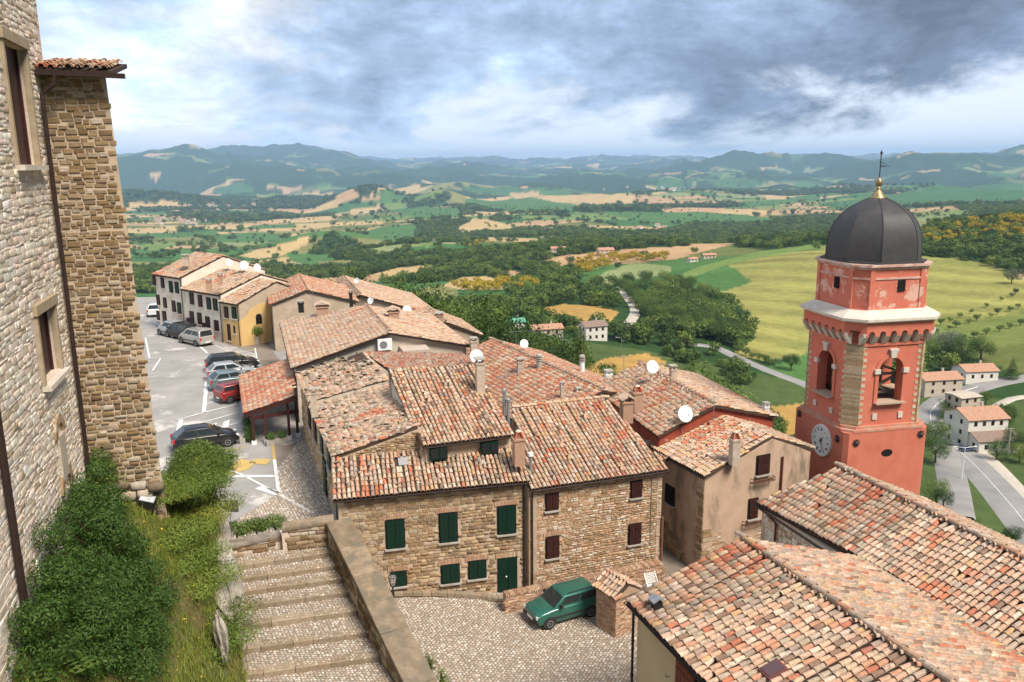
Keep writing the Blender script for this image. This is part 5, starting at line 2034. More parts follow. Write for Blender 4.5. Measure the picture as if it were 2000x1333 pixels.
def ok_c(a, b):
    if a > LC - 0.02 or b > 27.9:
        return False
    if proj(o_c + wd * a + UP * b)[0] < -120 or proj(o_c + wd * a + UP * b)[1] < -150:
        return False
    for h in hol:
        if h[0] - 0.12 < a < h[1] + 0.12 and h[2] - 0.14 < b < h[3] + 0.24:
            return False
    return True


lay_stones(ST_PALE, cw, o_c, wd, UP, wn_, LC, 28, ok_c, rows=(0.06, 0.19), widths=(0.14, 0.52), out=(0.004, 0.024), gap=0.008, course_noise=.02, seed=71, n_ind=300, weights=[5, 4, 4, 4, 3, 1.2, 2.5])
M_SAND = mat('sandstone_frame', (0.40, 0.31, 0.21), (0.30, 0.23, 0.15), 4, 0.95, 0.3)
for h in hol:
    c = o_c + wd * (h[0] + h[1]) / 2 + UP * (h[2] + h[3]) / 2
    ww, hh = h[1] - h[0], h[3] - h[2]
    mb = MB()
    for s in (-1, 1):
        mb.box(c + wd * s * (ww / 2 + .05) + wn_ * .0, (.13, .14, hh), wd)
    mb.box(c + UP * (hh / 2 + .13) + wn_ * .03, (ww + .34, .16, .24), wd)
    wf = mb.build('window', M_SAND, CAS)
    mb = MB()
    mb.box(c - UP * (hh / 2 + .07) + wn_ * .08, (ww + .3, .24, .12), wd)
    mb.build('sill', M_TRIM, wf)
    mb = MB()
    mb.box(c - wn_ * .22, (ww, .06, hh), wd)
    for s in (-1, 0, 1):
        mb.box(c - wn_ * .17 + wd * s * (ww / 2 - .05), (.07, .06, hh), wd)
    mb.build('casement', M_BROWN_SH, wf)
# blind arches low on the wall
for (px_, py_, ww, hh) in [(133, 985, .75, 1.5), (118, 880, .6, 1.4)]:
    c = wall_hit(px_, py_)
    mb = MB()
    pts = [c + wd * (ww / 2 * math.cos(t)) + UP * (hh * .3 + ww / 2 * math.sin(t)) for t in np.linspace(0, math.pi, 9)]
    pts2 = [p + (p - (c + UP * hh * .3)).normalized() * .22 for p in pts]
    for i in range(8):
        q_ = [pts[i], pts[i + 1], pts2[i + 1], pts2[i]]
        mb.add([p + wn_ * .075 for p in q_] + [p - wn_ * .1 for p in q_], [(0, 1, 2, 3), (0, 4, 5, 1), (2, 6, 7, 3)], R_.choice(PAL_TAN))
    mb.box(c - UP * hh * .1 + wn_ * .02, (ww, .12, hh * .8), wd, col=(0.50, 0.42, 0.34))
    mb.build('blocked_arch', M_STONE, CAS)
# downpipes
tp1, bp1 = wall_hit(97, 190, .12), wall_hit(178, 955, .12)
mid1 = Vector((bp1.x, bp1.y, tp1.z))
mb = MB()
kx_ = wn_
top_out = Vector((bp1.x, bp1.y, tp1.z + .55)) + wn_ * .35
mb.tube([top_out, Vector((bp1.x, bp1.y, tp1.z + .25)) + wn_ * .30, Vector((bp1.x, bp1.y, tp1.z)), bp1], .06, 8)
mb.build('downpipe', M_PIPE, CAS)
b2 = wall_hit(56, 1232, .12)
mb = MB()
mb.tube([Vector((b2.x, b2.y, b2.z)), Vector((b2.x, b2.y, b2.z + 4.6)), Vector((b2.x, b2.y, b2.z + 9))], .075, 8)
mb.build('downpipe', M_PIPE, CAS)

# the battered buttress
bo = W0 + wd * TB
be = wn_.copy()


def but_hit(px, py):
    r = ray(px, py)
    return CAMP + r * ((bo - CAMP).dot(wd) / r.dot(wd))


tpB, btB = but_hit(208, 145), but_hit(308, 860)
wB = lambda z: (tpB - bo).dot(be) + ((btB - bo).dot(be) - (tpB - bo).dot(be)) * (tpB.z - z) / (tpB.z - btB.z)
BUT = thing('buttress', tuple(bo + be * .8 + UP * 10), 'brown rubble stone buttress with tiled cap against the castle', 'buttress')
zt_, zb_ = tpB.z, 8.0
mb = MB()
A0 = [bo + UP * zb_ - be * .1, bo + be * (wB(zb_) - .03) + UP * zb_, bo + be * (wB(zt_) - .03) + UP * zt_, bo - be * .1 + UP * zt_]
A1 = [p + wd * 3.4 - (be * 1.5 if i in (1, 2) else be * 0) for i, p in enumerate(A0)]
mb.add(A0 + A1, [(0, 1, 2, 3), (7, 6, 5, 4), (1, 5, 6, 2), (3, 2, 6, 7), (0, 3, 7, 4)])
bw_ = mb.build('wall', mat('grey_brown_mortar', (0.50, 0.40, 0.30), (0.40, 0.31, 0.22), 3, 0.95, 0.4), BUT)
PAL_BUT = [(0.25, 0.165, 0.08), (0.31, 0.215, 0.115), (0.20, 0.13, 0.07), (0.35, 0.255, 0.155), (0.28, 0.195, 0.115), (0.40, 0.32, 0.23), (0.23, 0.17, 0.11), (0.50, 0.42, 0.33)]
ST_BUT = stone_proto(PAL_BUT, 12)
lay_stones(ST_BUT, bw_, bo + UP * zb_, be, UP, -wd, 4.5, zt_ - zb_, lambda a, b: -.22 < a < wB(zb_ + b) + .015, rows=(.09, .18), widths=(.14, .36), out=(.015, .05), gap=.034, seed=73, n_ind=300, weights=[4, 4, 3, 3, 3, 1.5, 3, .8], course_noise=.025)
# bulging foot courses
lay_stones(ST_BUT, bw_, bo + UP * 9.8 - wd * .04, be, UP, -wd, 4.5, 1.7, lambda a, b: -.1 < a < wB(9.8 + b) + .02, rows=(.20, .32), widths=(.24, .40), out=(.10, .24), gap=.05, seed=74, n_ind=0, weights=[1, 1, 1, 3, 1, 4, 1, 4], course_noise=.04, name='foot_stone')
# its little roof and gutter
zr = zt_ + .05
c_a, c_b = bo + be * (wB(zt_) + .18) + UP * zr - wd * .35, bo - be * .15 + UP * zr - wd * .35
roof_plane(BUT, [c_b, c_a, c_a + wd * 3.0 + UP * .5, c_b + wd * 3.0 + UP * .5], 'mixed', n_ind=40, seed=75, mess=1.8)
mb = MB()
gp, gq = c_b - be * .1 - wd * .1 - UP * .08, c_a + be * .32 - wd * .1 - UP * .14
mb.box((gp + gq) / 2, ((gq - gp).length, .16, .12), (gq - gp).normalized(), UP)
mb.build('gutter', M_PIPE, BUT)

# ------------------------------------------------------------------ grass bank below the castle
Lw = [wall_hit(0, 1420), wall_hit(38, 1260), wall_hit(90, 1135), wall_hit(140, 1025), wall_hit(178, 952)]
Lw = [W0 + wd * 6 + UP * 10.6] + [Vector((p.x, p.y, min(max(p.z, 10.6), 11.3))) for p in Lw] + [bo + be * 1.6 + UP * 11.0, bo + be * 2.6 + wd * .1 + UP * 10.9, bo + be * 2.7 + wd * 2.5 + UP * 10.6]
Rw = [Vector((-4.6, 13, 4.2)), PZ(490, 1400, 6.2), PZ(478, 1310, 7.0), PZ(455, 1220, 7.6), PZ(434, 1130, 8.4), PZ(426, 1040, 9.1), PZ(416, 960, 9.8), PZ(405, 925, 10.2), PZ(395, 905, 10.2)]


def spl(P, u):
    n = len(P) - 1
    i = min(int(u * n), n - 1)
    return P[i].lerp(P[i + 1], u * n - i)


def bank_pt(u, v):
    a, b = spl(Lw, u), spl(Rw, u)
    p = a.lerp(b, v)
    p.z += 0.55 * math.sin(math.pi * v) * (0.5 + .5 * u) + (vnoise(p.x * 1.3, p.y * 1.3, 5) - .5) * .5 * math.sin(math.pi * v)
    return p


M_SOIL = mat('bank_soil', (0.085, 0.105, 0.030), (0.17, 0.125, 0.05), 1.5, 1.0, 0.6, 12)
nu, nv = 70, 30
Vb = [bank_pt(i / (nu - 1), j / (nv - 1)) for i in range(nu) for j in range(nv)]
Vb2 = [tuple(p) for p in Vb]
for i in range(nu):                          # skirt down on the open side
    p = Vb[i * nv + nv - 1]
    Vb2.append((p.x + .35, p.y - .05, p.z - 6.5))
Qb = [(i * nv + j, i * nv + j + 1, (i + 1) * nv + j + 1, (i + 1) * nv + j) for i in range(nu - 1) for j in range(nv - 1)]
Qb += [(i * nv + nv - 1, nu * nv + i, nu * nv + i + 1, (i + 1) * nv + nv - 1) for i in range(nu - 1)]
bank = np_mesh('grass_bank', Vb2, Qb, M_SOIL, kind='structure', smooth=True)

M_LEAF_DK = leaf_mat('dark_shrub_leaf', (0.034, 0.090, 0.016), (0.135, 0.215, 0.036))
M_LEAF_MD = leaf_mat('mid_green_leaf', (0.075, 0.135, 0.020), (0.18, 0.25, 0.045))
M_LEAF_YG = leaf_mat('yellow_green_grass', (0.13, 0.20, 0.030), (0.28, 0.30, 0.06), 0.3)
M_LEAF_DRY = leaf_mat('dry_grass', (0.30, 0.22, 0.09), (0.20, 0.16, 0.06), 0.3)
M_FLOWER = mat('yellow_petals', (0.75, 0.55, 0.03), (0.65, 0.45, 0.02), 8, 0.7)


def blades(name, pts, h, wdt, material, n_per, seed, label=None, cat=None, parent=None, spread=.12):
    rg = np.random.default_rng(seed)
    P = np.repeat(np.array([tuple(p) for p in pts]), n_per, axis=0)
    n = len(P)
    P = P + rg.normal(0, spread, (n, 3)) * np.array([1, 1, .15])
    a = rg.uniform(0, 6.283, n)
    hh = h * rg.uniform(.5, 1.3, n)
    ln = rg.uniform(.1, .7, n) * hh
    b = rg.uniform(0, 6.283, n)
    dx_, dy_ = np.cos(a) * wdt / 2, np.sin(a) * wdt / 2
    z = np.zeros(n)
    tip = np.stack([P[:, 0] + np.cos(b) * ln, P[:, 1] + np.sin(b) * ln, P[:, 2] + hh], 1)
    v = np.stack([P - np.stack([dx_, dy_, z + .03], 1), P + np.stack([dx_, dy_, z - .03], 1), tip], 1).reshape(-1, 3)
    f = np.arange(3 * n).reshape(-1, 3)
    o = np_mesh(name, v, f, material, parent=parent, kind='stuff')
    if label:
        tag(o, label, cat)
    return o


rg = random.Random(8)
gp_ = []
for _ in range(5200):
    u, v = rg.random(), rg.random()
    gp_.append((bank_pt(u, v), u, v))
blades('grass', [p for p, u, v in gp_ if vnoise(p.x * .9, p.y * .9, 3) > .36 or v < .5], .24, .026, M_LEAF_YG, 9, 1, 'yellow green grass covering the bank below the castle', 'grass')
blades('dry_grass', [p for p, u, v in gp_ if vnoise(p.x * .9, p.y * .9, 3) < .36 and v > .55], .20, .02, M_LEAF_DRY, 6, 2, 'dry straw coloured grass patches on the bank edge', 'grass')


def leaf_cloud(name, lobes, n, size, material, seed, parent=None, kind=None, off=(0, 0, 0), hollow=.45, flat=.5, aspect=.6):
    """leaf-sized faces spread through ellipsoid lobes (cx, cy, cz, rx, ry, rz)"""
    rg = np.random.default_rng(seed)
    lob = np.array(lobes, dtype=float)
    vol = (lob[:, 3] * lob[:, 4] * lob[:, 5]) ** .67
    which = rg.choice(len(lob), n, p=vol / vol.sum())
    d = rg.normal(0, 1, (n, 3))
    d /= np.linalg.norm(d, axis=1)[:, None]
    r = (hollow + (1 - hollow) * rg.random(n) ** .6) * (1 + .12 * rg.normal(0, 1, n))
    P = lob[which, :3] + d * lob[which, 3:6] * r[:, None]
    nrm = d + rg.normal(0, flat, (n, 3)) + np.array([0, 0, .35])
    nrm /= np.linalg.norm(nrm, axis=1)[:, None]
    t = np.cross(nrm, rg.normal(0, 1, (n, 3)))
    t /= np.linalg.norm(t, axis=1)[:, None] + 1e-9
    b = np.cross(nrm, t)
    s = size * rg.uniform(.6, 1.35, n)[:, None]
    v = np.stack([P - t * s, P + b * s * aspect * .55 + nrm * s * .12, P + t * s, P - b * s * aspect * .55 + nrm * s * .12], 1).reshape(-1, 3)
    return np_mesh(name, v, np.arange(4 * n).reshape(-1, 4), material, parent=parent, kind=kind, off=off)


def shrub(name, label, c, lobes, n, size, material, seed, cat='shrub', group=None, stems=5):
    t = thing(name, tuple(c), label, cat, group)
    L = [(c.x + a, c.y + b, c.z + z, rx, ry, rz) for a, b, z, rx, ry, rz in lobes]
    leaf_cloud('foliage', L, n, size, material, seed, parent=t, off=tuple(c))
    rnd = random.Random(seed)
    mb = MB()
    for i in range(stems):
        l = rnd.choice(L)
        mb.tube([c + Vector((rnd.uniform(-.15, .15), rnd.uniform(-.15, .15), -.2)), (c * .6 + Vector(l[:3]) * .4) + Vector((0, 0, .1)), Vector(l[:3]) + Vector((0, 0, l[5] * .5))], [.035, .025, .01], 5)
    mb.build('stem', M_WOOD, t)
    return t


cb = bank_pt(.42, .36)
lob_ = []
rl = random.Random(19)
while len(lob_) < 110:
    u_, v_ = rl.uniform(.12, .66), rl.uniform(.05, .72)
    if v_ > .60 - .5 * abs(u_ - .34):
        continue
    q_ = bank_pt(u_, v_) - cb
    xy_ = proj(q_ + cb + UP * .6)
    if abs(xy_[0] - 300) < 85 and abs(xy_[1] - 985) < 75:
        continue
    r_ = rl.uniform(.30, .62)
    up_ = rl.uniform(.1, 1.9) * (1.05 - v_)
    lob_.append((q_.x, q_.y, q_.z + up_, r_, r_ * rl.uniform(.8, 1.1), r_ * rl.uniform(.6, .9)))
shrub('large_bush', 'large dark green leafy bush filling the bank in the near left corner', cb, lob_, 70000, .046, M_LEAF_DK, 3, stems=14)
cb2 = bank_pt(.66, .12)
shrub('spindly_shrub', 'spindly shrub with loose twigs against the castle wall', cb2, [(-.2, -.6, .9, .45, .45, .7), (.25, .5, 1.1, .5, .5, .8), (-.1, .1, .5, .6, .8, .5)], 2600, .05, M_LEAF_MD, 5, stems=9)
cb3 = bank_pt(.945, .55) - UP * .25
shrub('round_shrub', 'round green shrub at the foot of the buttress above the black car', cb3, [(0, 0, .45, .55, .5, .5), (.4, .1, .3, .45, .4, .4), (-.4, .1, .25, .45, .4, .4), (.1, -.3, .15, .6, .4, .4)], 7500, .042, M_LEAF_MD, 7)
cb4 = PZ(440, 1330, 6.6)
shrub('low_shrub', 'low dark shrub beside the lower steps', cb4, [(0, 0, .25, .55, .5, .45), (-.6, -.3, .3, .6, .5, .5)], 3500, .045, M_LEAF_DK, 9)
WEED_AT = ['below the floodlight', 'at the top rim of the rock edge', 'at the buttress foot', 'in the middle of the bank rim', 'behind the floodlight', 'low beside the steps', 'between floodlight and rim', 'right under the spindly shrub', 'right of the large bush', 'beside the upper limestone block', 'above the narrow rock rib', 'in front of the large bush', 'on the lower rim by the steps', 'in front of the round shrub']
for k, (u, v, nf) in enumerate([(.78, .62, 3200), (.72, .70, 2200), (.88, .25, 2200), (.62, .78, 2200), (.915, .66, 2600), (.30, .85, 1500), (.82, .66, 2600), (.74, .3, 2600), (.50, .74, 1800), (.68, .9, 1800), (.45, .82, 2000), (.54, .66, 2600), (.38, .9, 1500), (.89, .5, 2600)]):
    c = bank_pt(u, v)
    shrub('weed_mound', 'mound of leafy weeds on the bank ' + WEED_AT[k], c, [(0, 0, .14, 1.0, .95, .34), (.6, .4, .1, .6, .6, .28), (-.5, .5, .12, .65, .6, .3), (.1, -.7, .12, .65, .55, .26)], int(nf * 2.2), .040, M_LEAF_MD if k % 3 else M_LEAF_YG, 20 + k, 'weeds', 'weed mounds on the bank', 2)
fl = []
for p, u, v in gp_:
    if v > .35 and rg.random() < .05:
        fl.append(p + Vector((0, 0, rg.uniform(.15, .35))))
leaf_cloud('yellow_flowers', [(p.x, p.y, p.z, .06, .06, .03) for p in fl], 420, .03, M_FLOWER, 4, kind='stuff', hollow=0)
tag([o for o in bpy.data.objects if o.name == 'yellow_flowers'][0], 'scattered small yellow flowers on the bank', 'flowers')
# fern leaves by the drainpipe
cf = bank_pt(.16, .1)
t = thing('ailanthus_shoots', tuple(cf), 'feathery compound leaves sprouting at the foot of the left drainpipe', 'plant')
mb = MB()
rnd = random.Random(6)
for i in range(16):
    a = rnd.uniform(0, 6.28)
    ln = rnd.uniform(.7, 1.2)
    d = Vector((math.cos(a), math.sin(a), rnd.uniform(.3, 1.0))).normalized()
    s0 = cf + Vector((rnd.uniform(-.3, .9), rnd.uniform(-1.2, .5), .3))
    sd = d.cross(UP).normalized()
    for k in range(9):
        f_ = (k + 1) / 9
        c = s0 + d * ln * f_ - UP * .45 * f_ * f_
        for s in (-1, 1):
            tip = c + sd * s * .22 * (1.1 - .6 * f_) + d * .06 - UP * .05
            mb.add([c, c + d * .045 + sd * s * .09, tip, c - d * .03 + sd * s * .09], [(0, 1, 2, 3)])
mb.build('leaves', M_LEAF_MD, t)

# rock edge between bank and steps
M_ROCK = mat('grey_limestone', (0.42, 0.37, 0.31), (0.24, 0.21, 0.17), 2.5, 0.95, 0.9, 9, c3=(0.16, 0.15, 0.09), s3=1.2)
for k, (a, b, wv, lab) in enumerate([((428, 1052), (462, 1195), .55, 'long tilted limestone slab along the top of the steps'), ((412, 1110), (446, 1222), .40, 'second limestone slab against the grass bank'), ((432, 1012), (440, 1080), .45, 'upper limestone block under the weeds by the landing'),
                                     ((424, 1205), (440, 1290), .22, 'narrow limestone rib low on the bank edge')]):
    A, B = PZ(*a, 9.0 - .35 * k * (k < 3)), PZ(*b, 7.9)
    bm = bmesh.new()
    bmesh.ops.create_icosphere(bm, subdivisions=3, radius=1)
    for vtx in bm.verts:
        q_ = vtx.co.copy()
        nz = vnoise(q_.x * 2 + k * 7, q_.y * 2 + q_.z * 3, k) - .5
        vtx.co = q_ * (1 + nz * .55 + (vnoise(q_.x * 6 + 3, q_.y * 6 + q_.z * 7, k + 5) - .5) * .22)
    me = bpy.data.meshes.new('rock')
    bm.to_mesh(me)
    bm.free()
    me.materials.append(M_ROCK)
    o = bpy.data.objects.new('rock', me)
    COL.objects.link(o)
    d = (B - A)
    o.location = (A + B) / 2
    o.rotation_euler = d.to_track_quat('X', 'Z').to_euler()
    o.scale = (d.length * .56, wv * .62, .34)
    tag(o, lab, 'rock', 'limestone slabs by the steps')

# ------------------------------------------------------------------ steps, landing, parapet
M_TREAD = mat('step_bedding', (0.24, 0.20, 0.16), (0.18, 0.15, 0.12), 2, 0.95, 0.6, 20)
edges = [((440, 1108), (664, 1076)), ((443, 1133), (672, 1102)), ((450, 1158), (683, 1127)), ((455, 1186), (692, 1154)), ((462, 1223), (703, 1191)), ((458, 1270), (719, 1234)), ((470, 1319), (741, 1281)), ((470, 1380), (768, 1338)), ((475, 1450), (800, 1404)), ((480, 1540), (840, 1484))]
ST = thing('stone_steps', tuple(PZ(560, 1090, 8.0)), 'broad cobbled steps with stone kerbs descending beside the parapet', 'steps')
zk = 8.0
prevL, prevR = PZ(432, 1072, 8.0), PZ(664, 1040, 8.0)
mb = MB()
treads = []
Ed = []
for k, (a, b) in enumerate(edges):
    z = 8.0 - .18 * k
    L_, R2 = PZ(*a, z), PZ(*b, z)
    Ed.append((L_, R2, z))
    Lp, Rp = prevL, prevR
    poly = [Vector((L_.x - .35, L_.y, z)), Vector((R2.x + .15, R2.y, z)), Vector((Rp.x + .15, Rp.y + .1, z)), Vector((Lp.x - .35, Lp.y + .1, z))]
    mb.slab(poly, 1.2)
    treads.append((poly, z))
    prevL, prevR = L_, R2
mb.build('treads', M_TREAD, ST)
PAL_STEP = [(0.33, 0.25, 0.17), (0.28, 0.215, 0.145), (0.37, 0.29, 0.20), (0.31, 0.245, 0.175)]
ST_KERB = stone_proto(PAL_STEP, 15)
kit = []
rnd = random.Random(12)
for (L_, R2, z) in Ed:
    d = (R2 - L_)
    LL = d.length
    d.normalize()
    n = Vector((d.y, -d.x, 0))
    s = 0.0
    while s < LL - .05:
        ln = min(rnd.uniform(.55, 1.25), LL - s)
        c = L_ + d * (s + ln / 2) - n * .13 + UP * (-.07)
        sx, sy, sz = ln - .015, .32, .22
        m = Matrix(((d.x * sx, n.x * sy * .5, 0, c.x), (d.y * sx, n.y * sy * .5, 0, c.y), (0, 0, sz * .5 * 2, c.z), (0, 0, 0, 1)))
        kit.append((m, rnd.randrange(6), rnd.randrange(4)))
        s += ln
KERB = Proto('step_stone', [([(-.5, -1, -.6), (.5, -1, -.6), (.5, .95, -.6), (-.5, .95, -.6), (-.5, -1, .38), (.5, -1, .38), (.5, .80, .38), (-.5, .80, .38), (-.5, .97, .25), (.5, .97, .25)],
                             [(4, 5, 6, 7), (7, 6, 9, 8), (8, 9, 2, 3), (0, 1, 5, 4)])] , PAL_STEP, M_STONE)
lay_pieces(KERB, 'step_stone', [(m, 0, k) for m, _, k in kit], ST, 300)
for ti, (poly, z) in enumerate(treads):
    pl = [(p.x, p.y) for p in poly]
    xs_, ys_ = [p[0] for p in pl], [p[1] for p in pl]
    cobbles(ST, lambda x, y: in_poly(x, y, pl) and 380 < proj((x, y, z))[0] < 830, min(xs_), max(xs_), min(ys_), max(ys_), lambda x, y: z, .105, seed=40 + ti)


def coping_wall(name, label, pts, wdt, top, hgt, seg, material, cat='wall', pal=PAL_STEP, seed=1, stones=None, cap_t=.14, cap_over=.06):
    """wall following points (top heights in z) with separate coping slabs"""
    t = thing(name, tuple(pts[0]), label, cat)
    rnd = random.Random(seed)
    mb = MB()
    mc = []
    for i in range(len(pts) - 1):
        a, b = V3(pts[i]), V3(pts[i + 1])
        d = (b - a)
        dh = Vector((d.x, d.y, 0)).normalized()
        s = Vector((dh.y, -dh.x, 0))
        h = wdt / 2 - cap_over
        q_ = [a + s * h, b + s * h, b - s * h, a - s * h]
        mb.add([p - UP * cap_t for p in q_] + [p - UP * hgt for p in q_], [(3, 2, 1, 0), (0, 1, 5, 4), (1, 2, 6, 5), (2, 3, 7, 6), (3, 0, 4, 7)])
        L_ = d.length
        n = max(1, round(L_ / seg))
        for k in range(n):
            p, q2 = a.lerp(b, k / n), a.lerp(b, (k + 1) / n)
            m2 = MB()
            dd_ = (q2 - p)
            m2.box((p + q2) / 2 - UP * cap_t / 2, (dd_.length - .012, wdt, cap_t), dd_.normalized(), UP - dh * (dd_.normalized().z), col=rnd.choice(pal))
            mc.append(m2)
    t_w = mb.build('wall_body', material, t)
    for m2 in mc:
        o = m2.build('coping_stone', mat('coping_stone_surface', (0.92, 0.90, 0.88), (0.55, 0.50, 0.45), 3, 0.95, 0.5, 25, attr=True, c3=(0.17, 0.14, 0.10), s3=2.0, t3=(.45, .62)), t)
        bv = o.modifiers.new('bevel', 'BEVEL')
        bv.width = .03
        bv.segments = 2
    return t, t_w


cap_px = [(660, 1014, 8.95), (716, 1120, 8.35), (770, 1230, 7.75), (822, 1333, 7.15), (880, 1450, 6.4)]
cap_pts = [PZ(*p) for p in cap_px]
PAR, parw = coping_wall('parapet_wall', 'sloping stone parapet with broad worn coping beside the steps', cap_pts, .86, None, 8.2, 1.35, M_MORTAR_PALE, seed=4, cap_t=.17, cap_over=.07)
for i in range(len(cap_pts) - 1):
    a, b = cap_pts[i], cap_pts[i + 1]
    dh = Vector((b.x - a.x, b.y - a.y, 0))
    L_ = dh.length
    dh.normalize()
    s = Vector((dh.y, -dh.x, 0))
    lay_stones(ST_BUT, parw, a + s * .36 - UP * 1.35, dh, UP, s, L_, 1.3, lambda x, y: y < 1.12 + (b.z - a.z) * x / L_ and 0 < x < L_, rows=(.10, .2), widths=(.2, .45), n_ind=0, seed=60 + i)
lw_pts = [PZ(436, 1058, 8.55), PZ(545, 1035, 8.65)]
LW, lww = coping_wall('landing_wall', 'low stone wall with flat coping at the head of the steps', [PZ(436, 1062, 8.5), PZ(548, 1040, 8.5)], .45, None, 5.6, 1.5, M_MORTAR_PALE, seed=6, pal=[(0.34, 0.30, 0.26), (0.30, 0.26, 0.22)])
LW2, lww2 = coping_wall('landing_wall', 'taller end of the landing wall meeting the parapet corner', [PZ(550, 1026, 8.85), PZ(652, 1010, 8.95)], .55, None, 5.9, 1.2, M_MORTAR_PALE, seed=7)
for (wo, a, b, sd) in ((lww, PZ(436, 1062, 8.5), PZ(548, 1040, 8.5), 3), (lww2, PZ(550, 1026, 8.85), PZ(652, 1010, 8.95), 5)):
    dh = Vector((b.x - a.x, b.y - a.y, 0))
    L_ = dh.length
    dh.normalize()
    n = Vector((dh.y, -dh.x, 0))
    off_ = .17 if sd == 3 else .22
    lay_stones(ST_BUT, wo, a + n * off_ - UP * 1.1, dh, UP, n, L_, .95, lambda x, y: 0 < x < L_, rows=(.10, .2), widths=(.2, .45), n_ind=0, seed=80 + sd)
# earth fill under steps and landing
mb = MB()
mb.prism([(-10.6, 14), (-3.0, 14), (-2.6, 18), (-5.4, 25.6), (-5.6, 26.6), (-10.6, 26.4)], -0.5, 4.6)
mb.build('earth_fill', M_SOIL, kind='structure')
hp = PZ(490, 1040, 8.4)
for k, (px_, nf) in enumerate([(455, 1500), (490, 1700), (525, 1500)]):
    c = PZ(px_, 1046 - (px_ - 455) * .2, 8.1) + Vector((0, .5, -.22))
    shrub('hedge_plant', ['leafy plant on the landing wall nearest the road sign', 'leafy plant in the middle of the landing wall', 'leafy plant at the right of the low landing wall'][k], c, [(0, 0, .25, .42, .3, .3), (.2, .05, .2, .35, .3, .28)], nf, .04, M_LEAF_MD, 70 + k, 'plant', 'plants behind the landing wall', 1)
for k, (px_, py_, z_, lab) in enumerate([(838, 1295, 7.0, 'small weed tuft growing on the outer edge of the parapet'), (862, 1325, 6.6, 'leafy weed at the bottom outer edge of the parapet')]):
    c = PZ(px_, py_, z_)
    shrub('weed', lab, c, [(0, 0, .12, .16, .16, .2), (.12, -.1, 0, .18, .15, .15)], 260, .035, M_LEAF_MD, 90 + k, 'weed', None, 2)

# ------------------------------------------------------------------ courtyard walls
gw = [PZ(985, 1160, .95), PZ(1168, 1122, .95)]
M_BRICKW = mat('old_brick_masonry', (0.42, 0.28, 0.19), (0.33, 0.22, 0.15), 3, 0.95, 0.5, 18)
GW = thing('garden_wall', tuple(PZ(985, 1195, 0)), 'low brick garden wall with upright brick coping behind the green car', 'wall')
mb = MB()
gd_ = (gw[1] - gw[0])
gd_.z = 0
LG = gd_.length
gd_.normalize()
gn = Vector((gd_.y, -gd_.x, 0))
LG += 3.6
mb.box(gw[0] + gd_ * LG / 2 - gn * .0 - UP * .68, (LG, .36, 1.2), gd_)
gb = mb.build('wall_body', M_BRICKW, GW)
PAL_BRICK = [(0.46, 0.27, 0.17), (0.52, 0.34, 0.22), (0.40, 0.23, 0.15), (0.56, 0.40, 0.28), (0.36, 0.22, 0.15)]
BRICK = Proto('brick', stone_shapes(4, 31, .05), PAL_BRICK, M_STONE)
bk_items = []
for i in range(int(LG / .085)):
    c = gw[0] + gd_ * (i * .085 + .04) - gn * .0 - UP * .09
    m = Matrix(((gd_.x * .075, 0, gn.x * .42, c.x), (gd_.y * .075, 0, gn.y * .42, c.y), (0, .14, 0, c.z), (0, 0, 0, 1)))
    bk_items.append((m, i % 4, rnd.randrange(5)))
lay_pieces(BRICK, 'brick', bk_items, GW, 300)
lay_stones(BRICK, gb, gw[0] + gn * .18 - UP * 1.28, gd_, UP, gn, LG, 1.15, lambda a, b: b < 1.1, rows=(.075, .085), widths=(.26, .34), gap=.014, out=(.008, .016), n_ind=0, seed=91)
# brick pier with a little tiled roof
pc = [PZ(1168, 1225, 0), PZ(1202, 1247, 0), PZ(1250, 1225, 0)]
pd1 = (pc[2] - pc[1])
pd1.z = 0
pd1.normalize()
pd2 = Vector((-pd1.y, pd1.x, 0))
pw1, pw2 = 1.25, 1.3
PIER = thing('brick_pier', tuple(pc[1]), 'square brick pier with small tiled roof beside the green car', 'pier')
ptop = 1.95
mb = MB()
c0_ = pc[1]
fp = [c0_, c0_ + pd1 * pw1, c0_ + pd1 * pw1 + pd2 * pw2, c0_ + pd2 * pw2]
mb.prism([(p.x, p.y) for p in fp], -.2, ptop)
pb = mb.build('shaft', M_BRICKW, PIER)
lay_stones(BRICK, pb, c0_ + UP * 0, pd1, UP, -pd2, pw1, ptop, lambda a, b: 0 < a < pw1, rows=(.075, .085), widths=(.22, .30), gap=.014, out=(.008, .016), n_ind=0, seed=93)
lay_stones(BRICK, pb, c0_ + pd2 * pw2, -pd2, UP, -pd1, pw2, ptop, lambda a, b: 0 < a < pw2, rows=(.075, .085), widths=(.22, .30), gap=.014, out=(.008, .016), n_ind=0, seed=94)
rc = c0_ + pd1 * pw1 / 2
ov = .14
ridA, ridB = rc - pd2 * ov + UP * (ptop + .52), rc + pd2 * (pw2 + ov) + UP * (ptop + .52)
eA = c0_ - pd1 * ov - pd2 * ov + UP * (ptop + .05)
eB = c0_ - pd1 * ov + pd2 * (pw2 + ov) + UP * (ptop + .05)
roof_plane(PIER, [eB, eA, ridA, ridB], 'sober', n_ind=100, seed=95, thick=.06)
eC = eA + pd1 * (pw1 + 2 * ov)
eD = eB + pd1 * (pw1 + 2 * ov)
roof_plane(PIER, [eC, eD, ridB, ridA], 'sober', n_ind=100, seed=96, thick=.06)
mb = MB()
mb.add([eA - UP * .06, eC - UP * .06, ridA - UP * .08, eB - UP * .06, eD - UP * .06, ridB - UP * .08], [(0, 1, 2), (5, 4, 3), (0, 3, 4, 1)])
mb.build('gable', M_BRICKW, PIER)
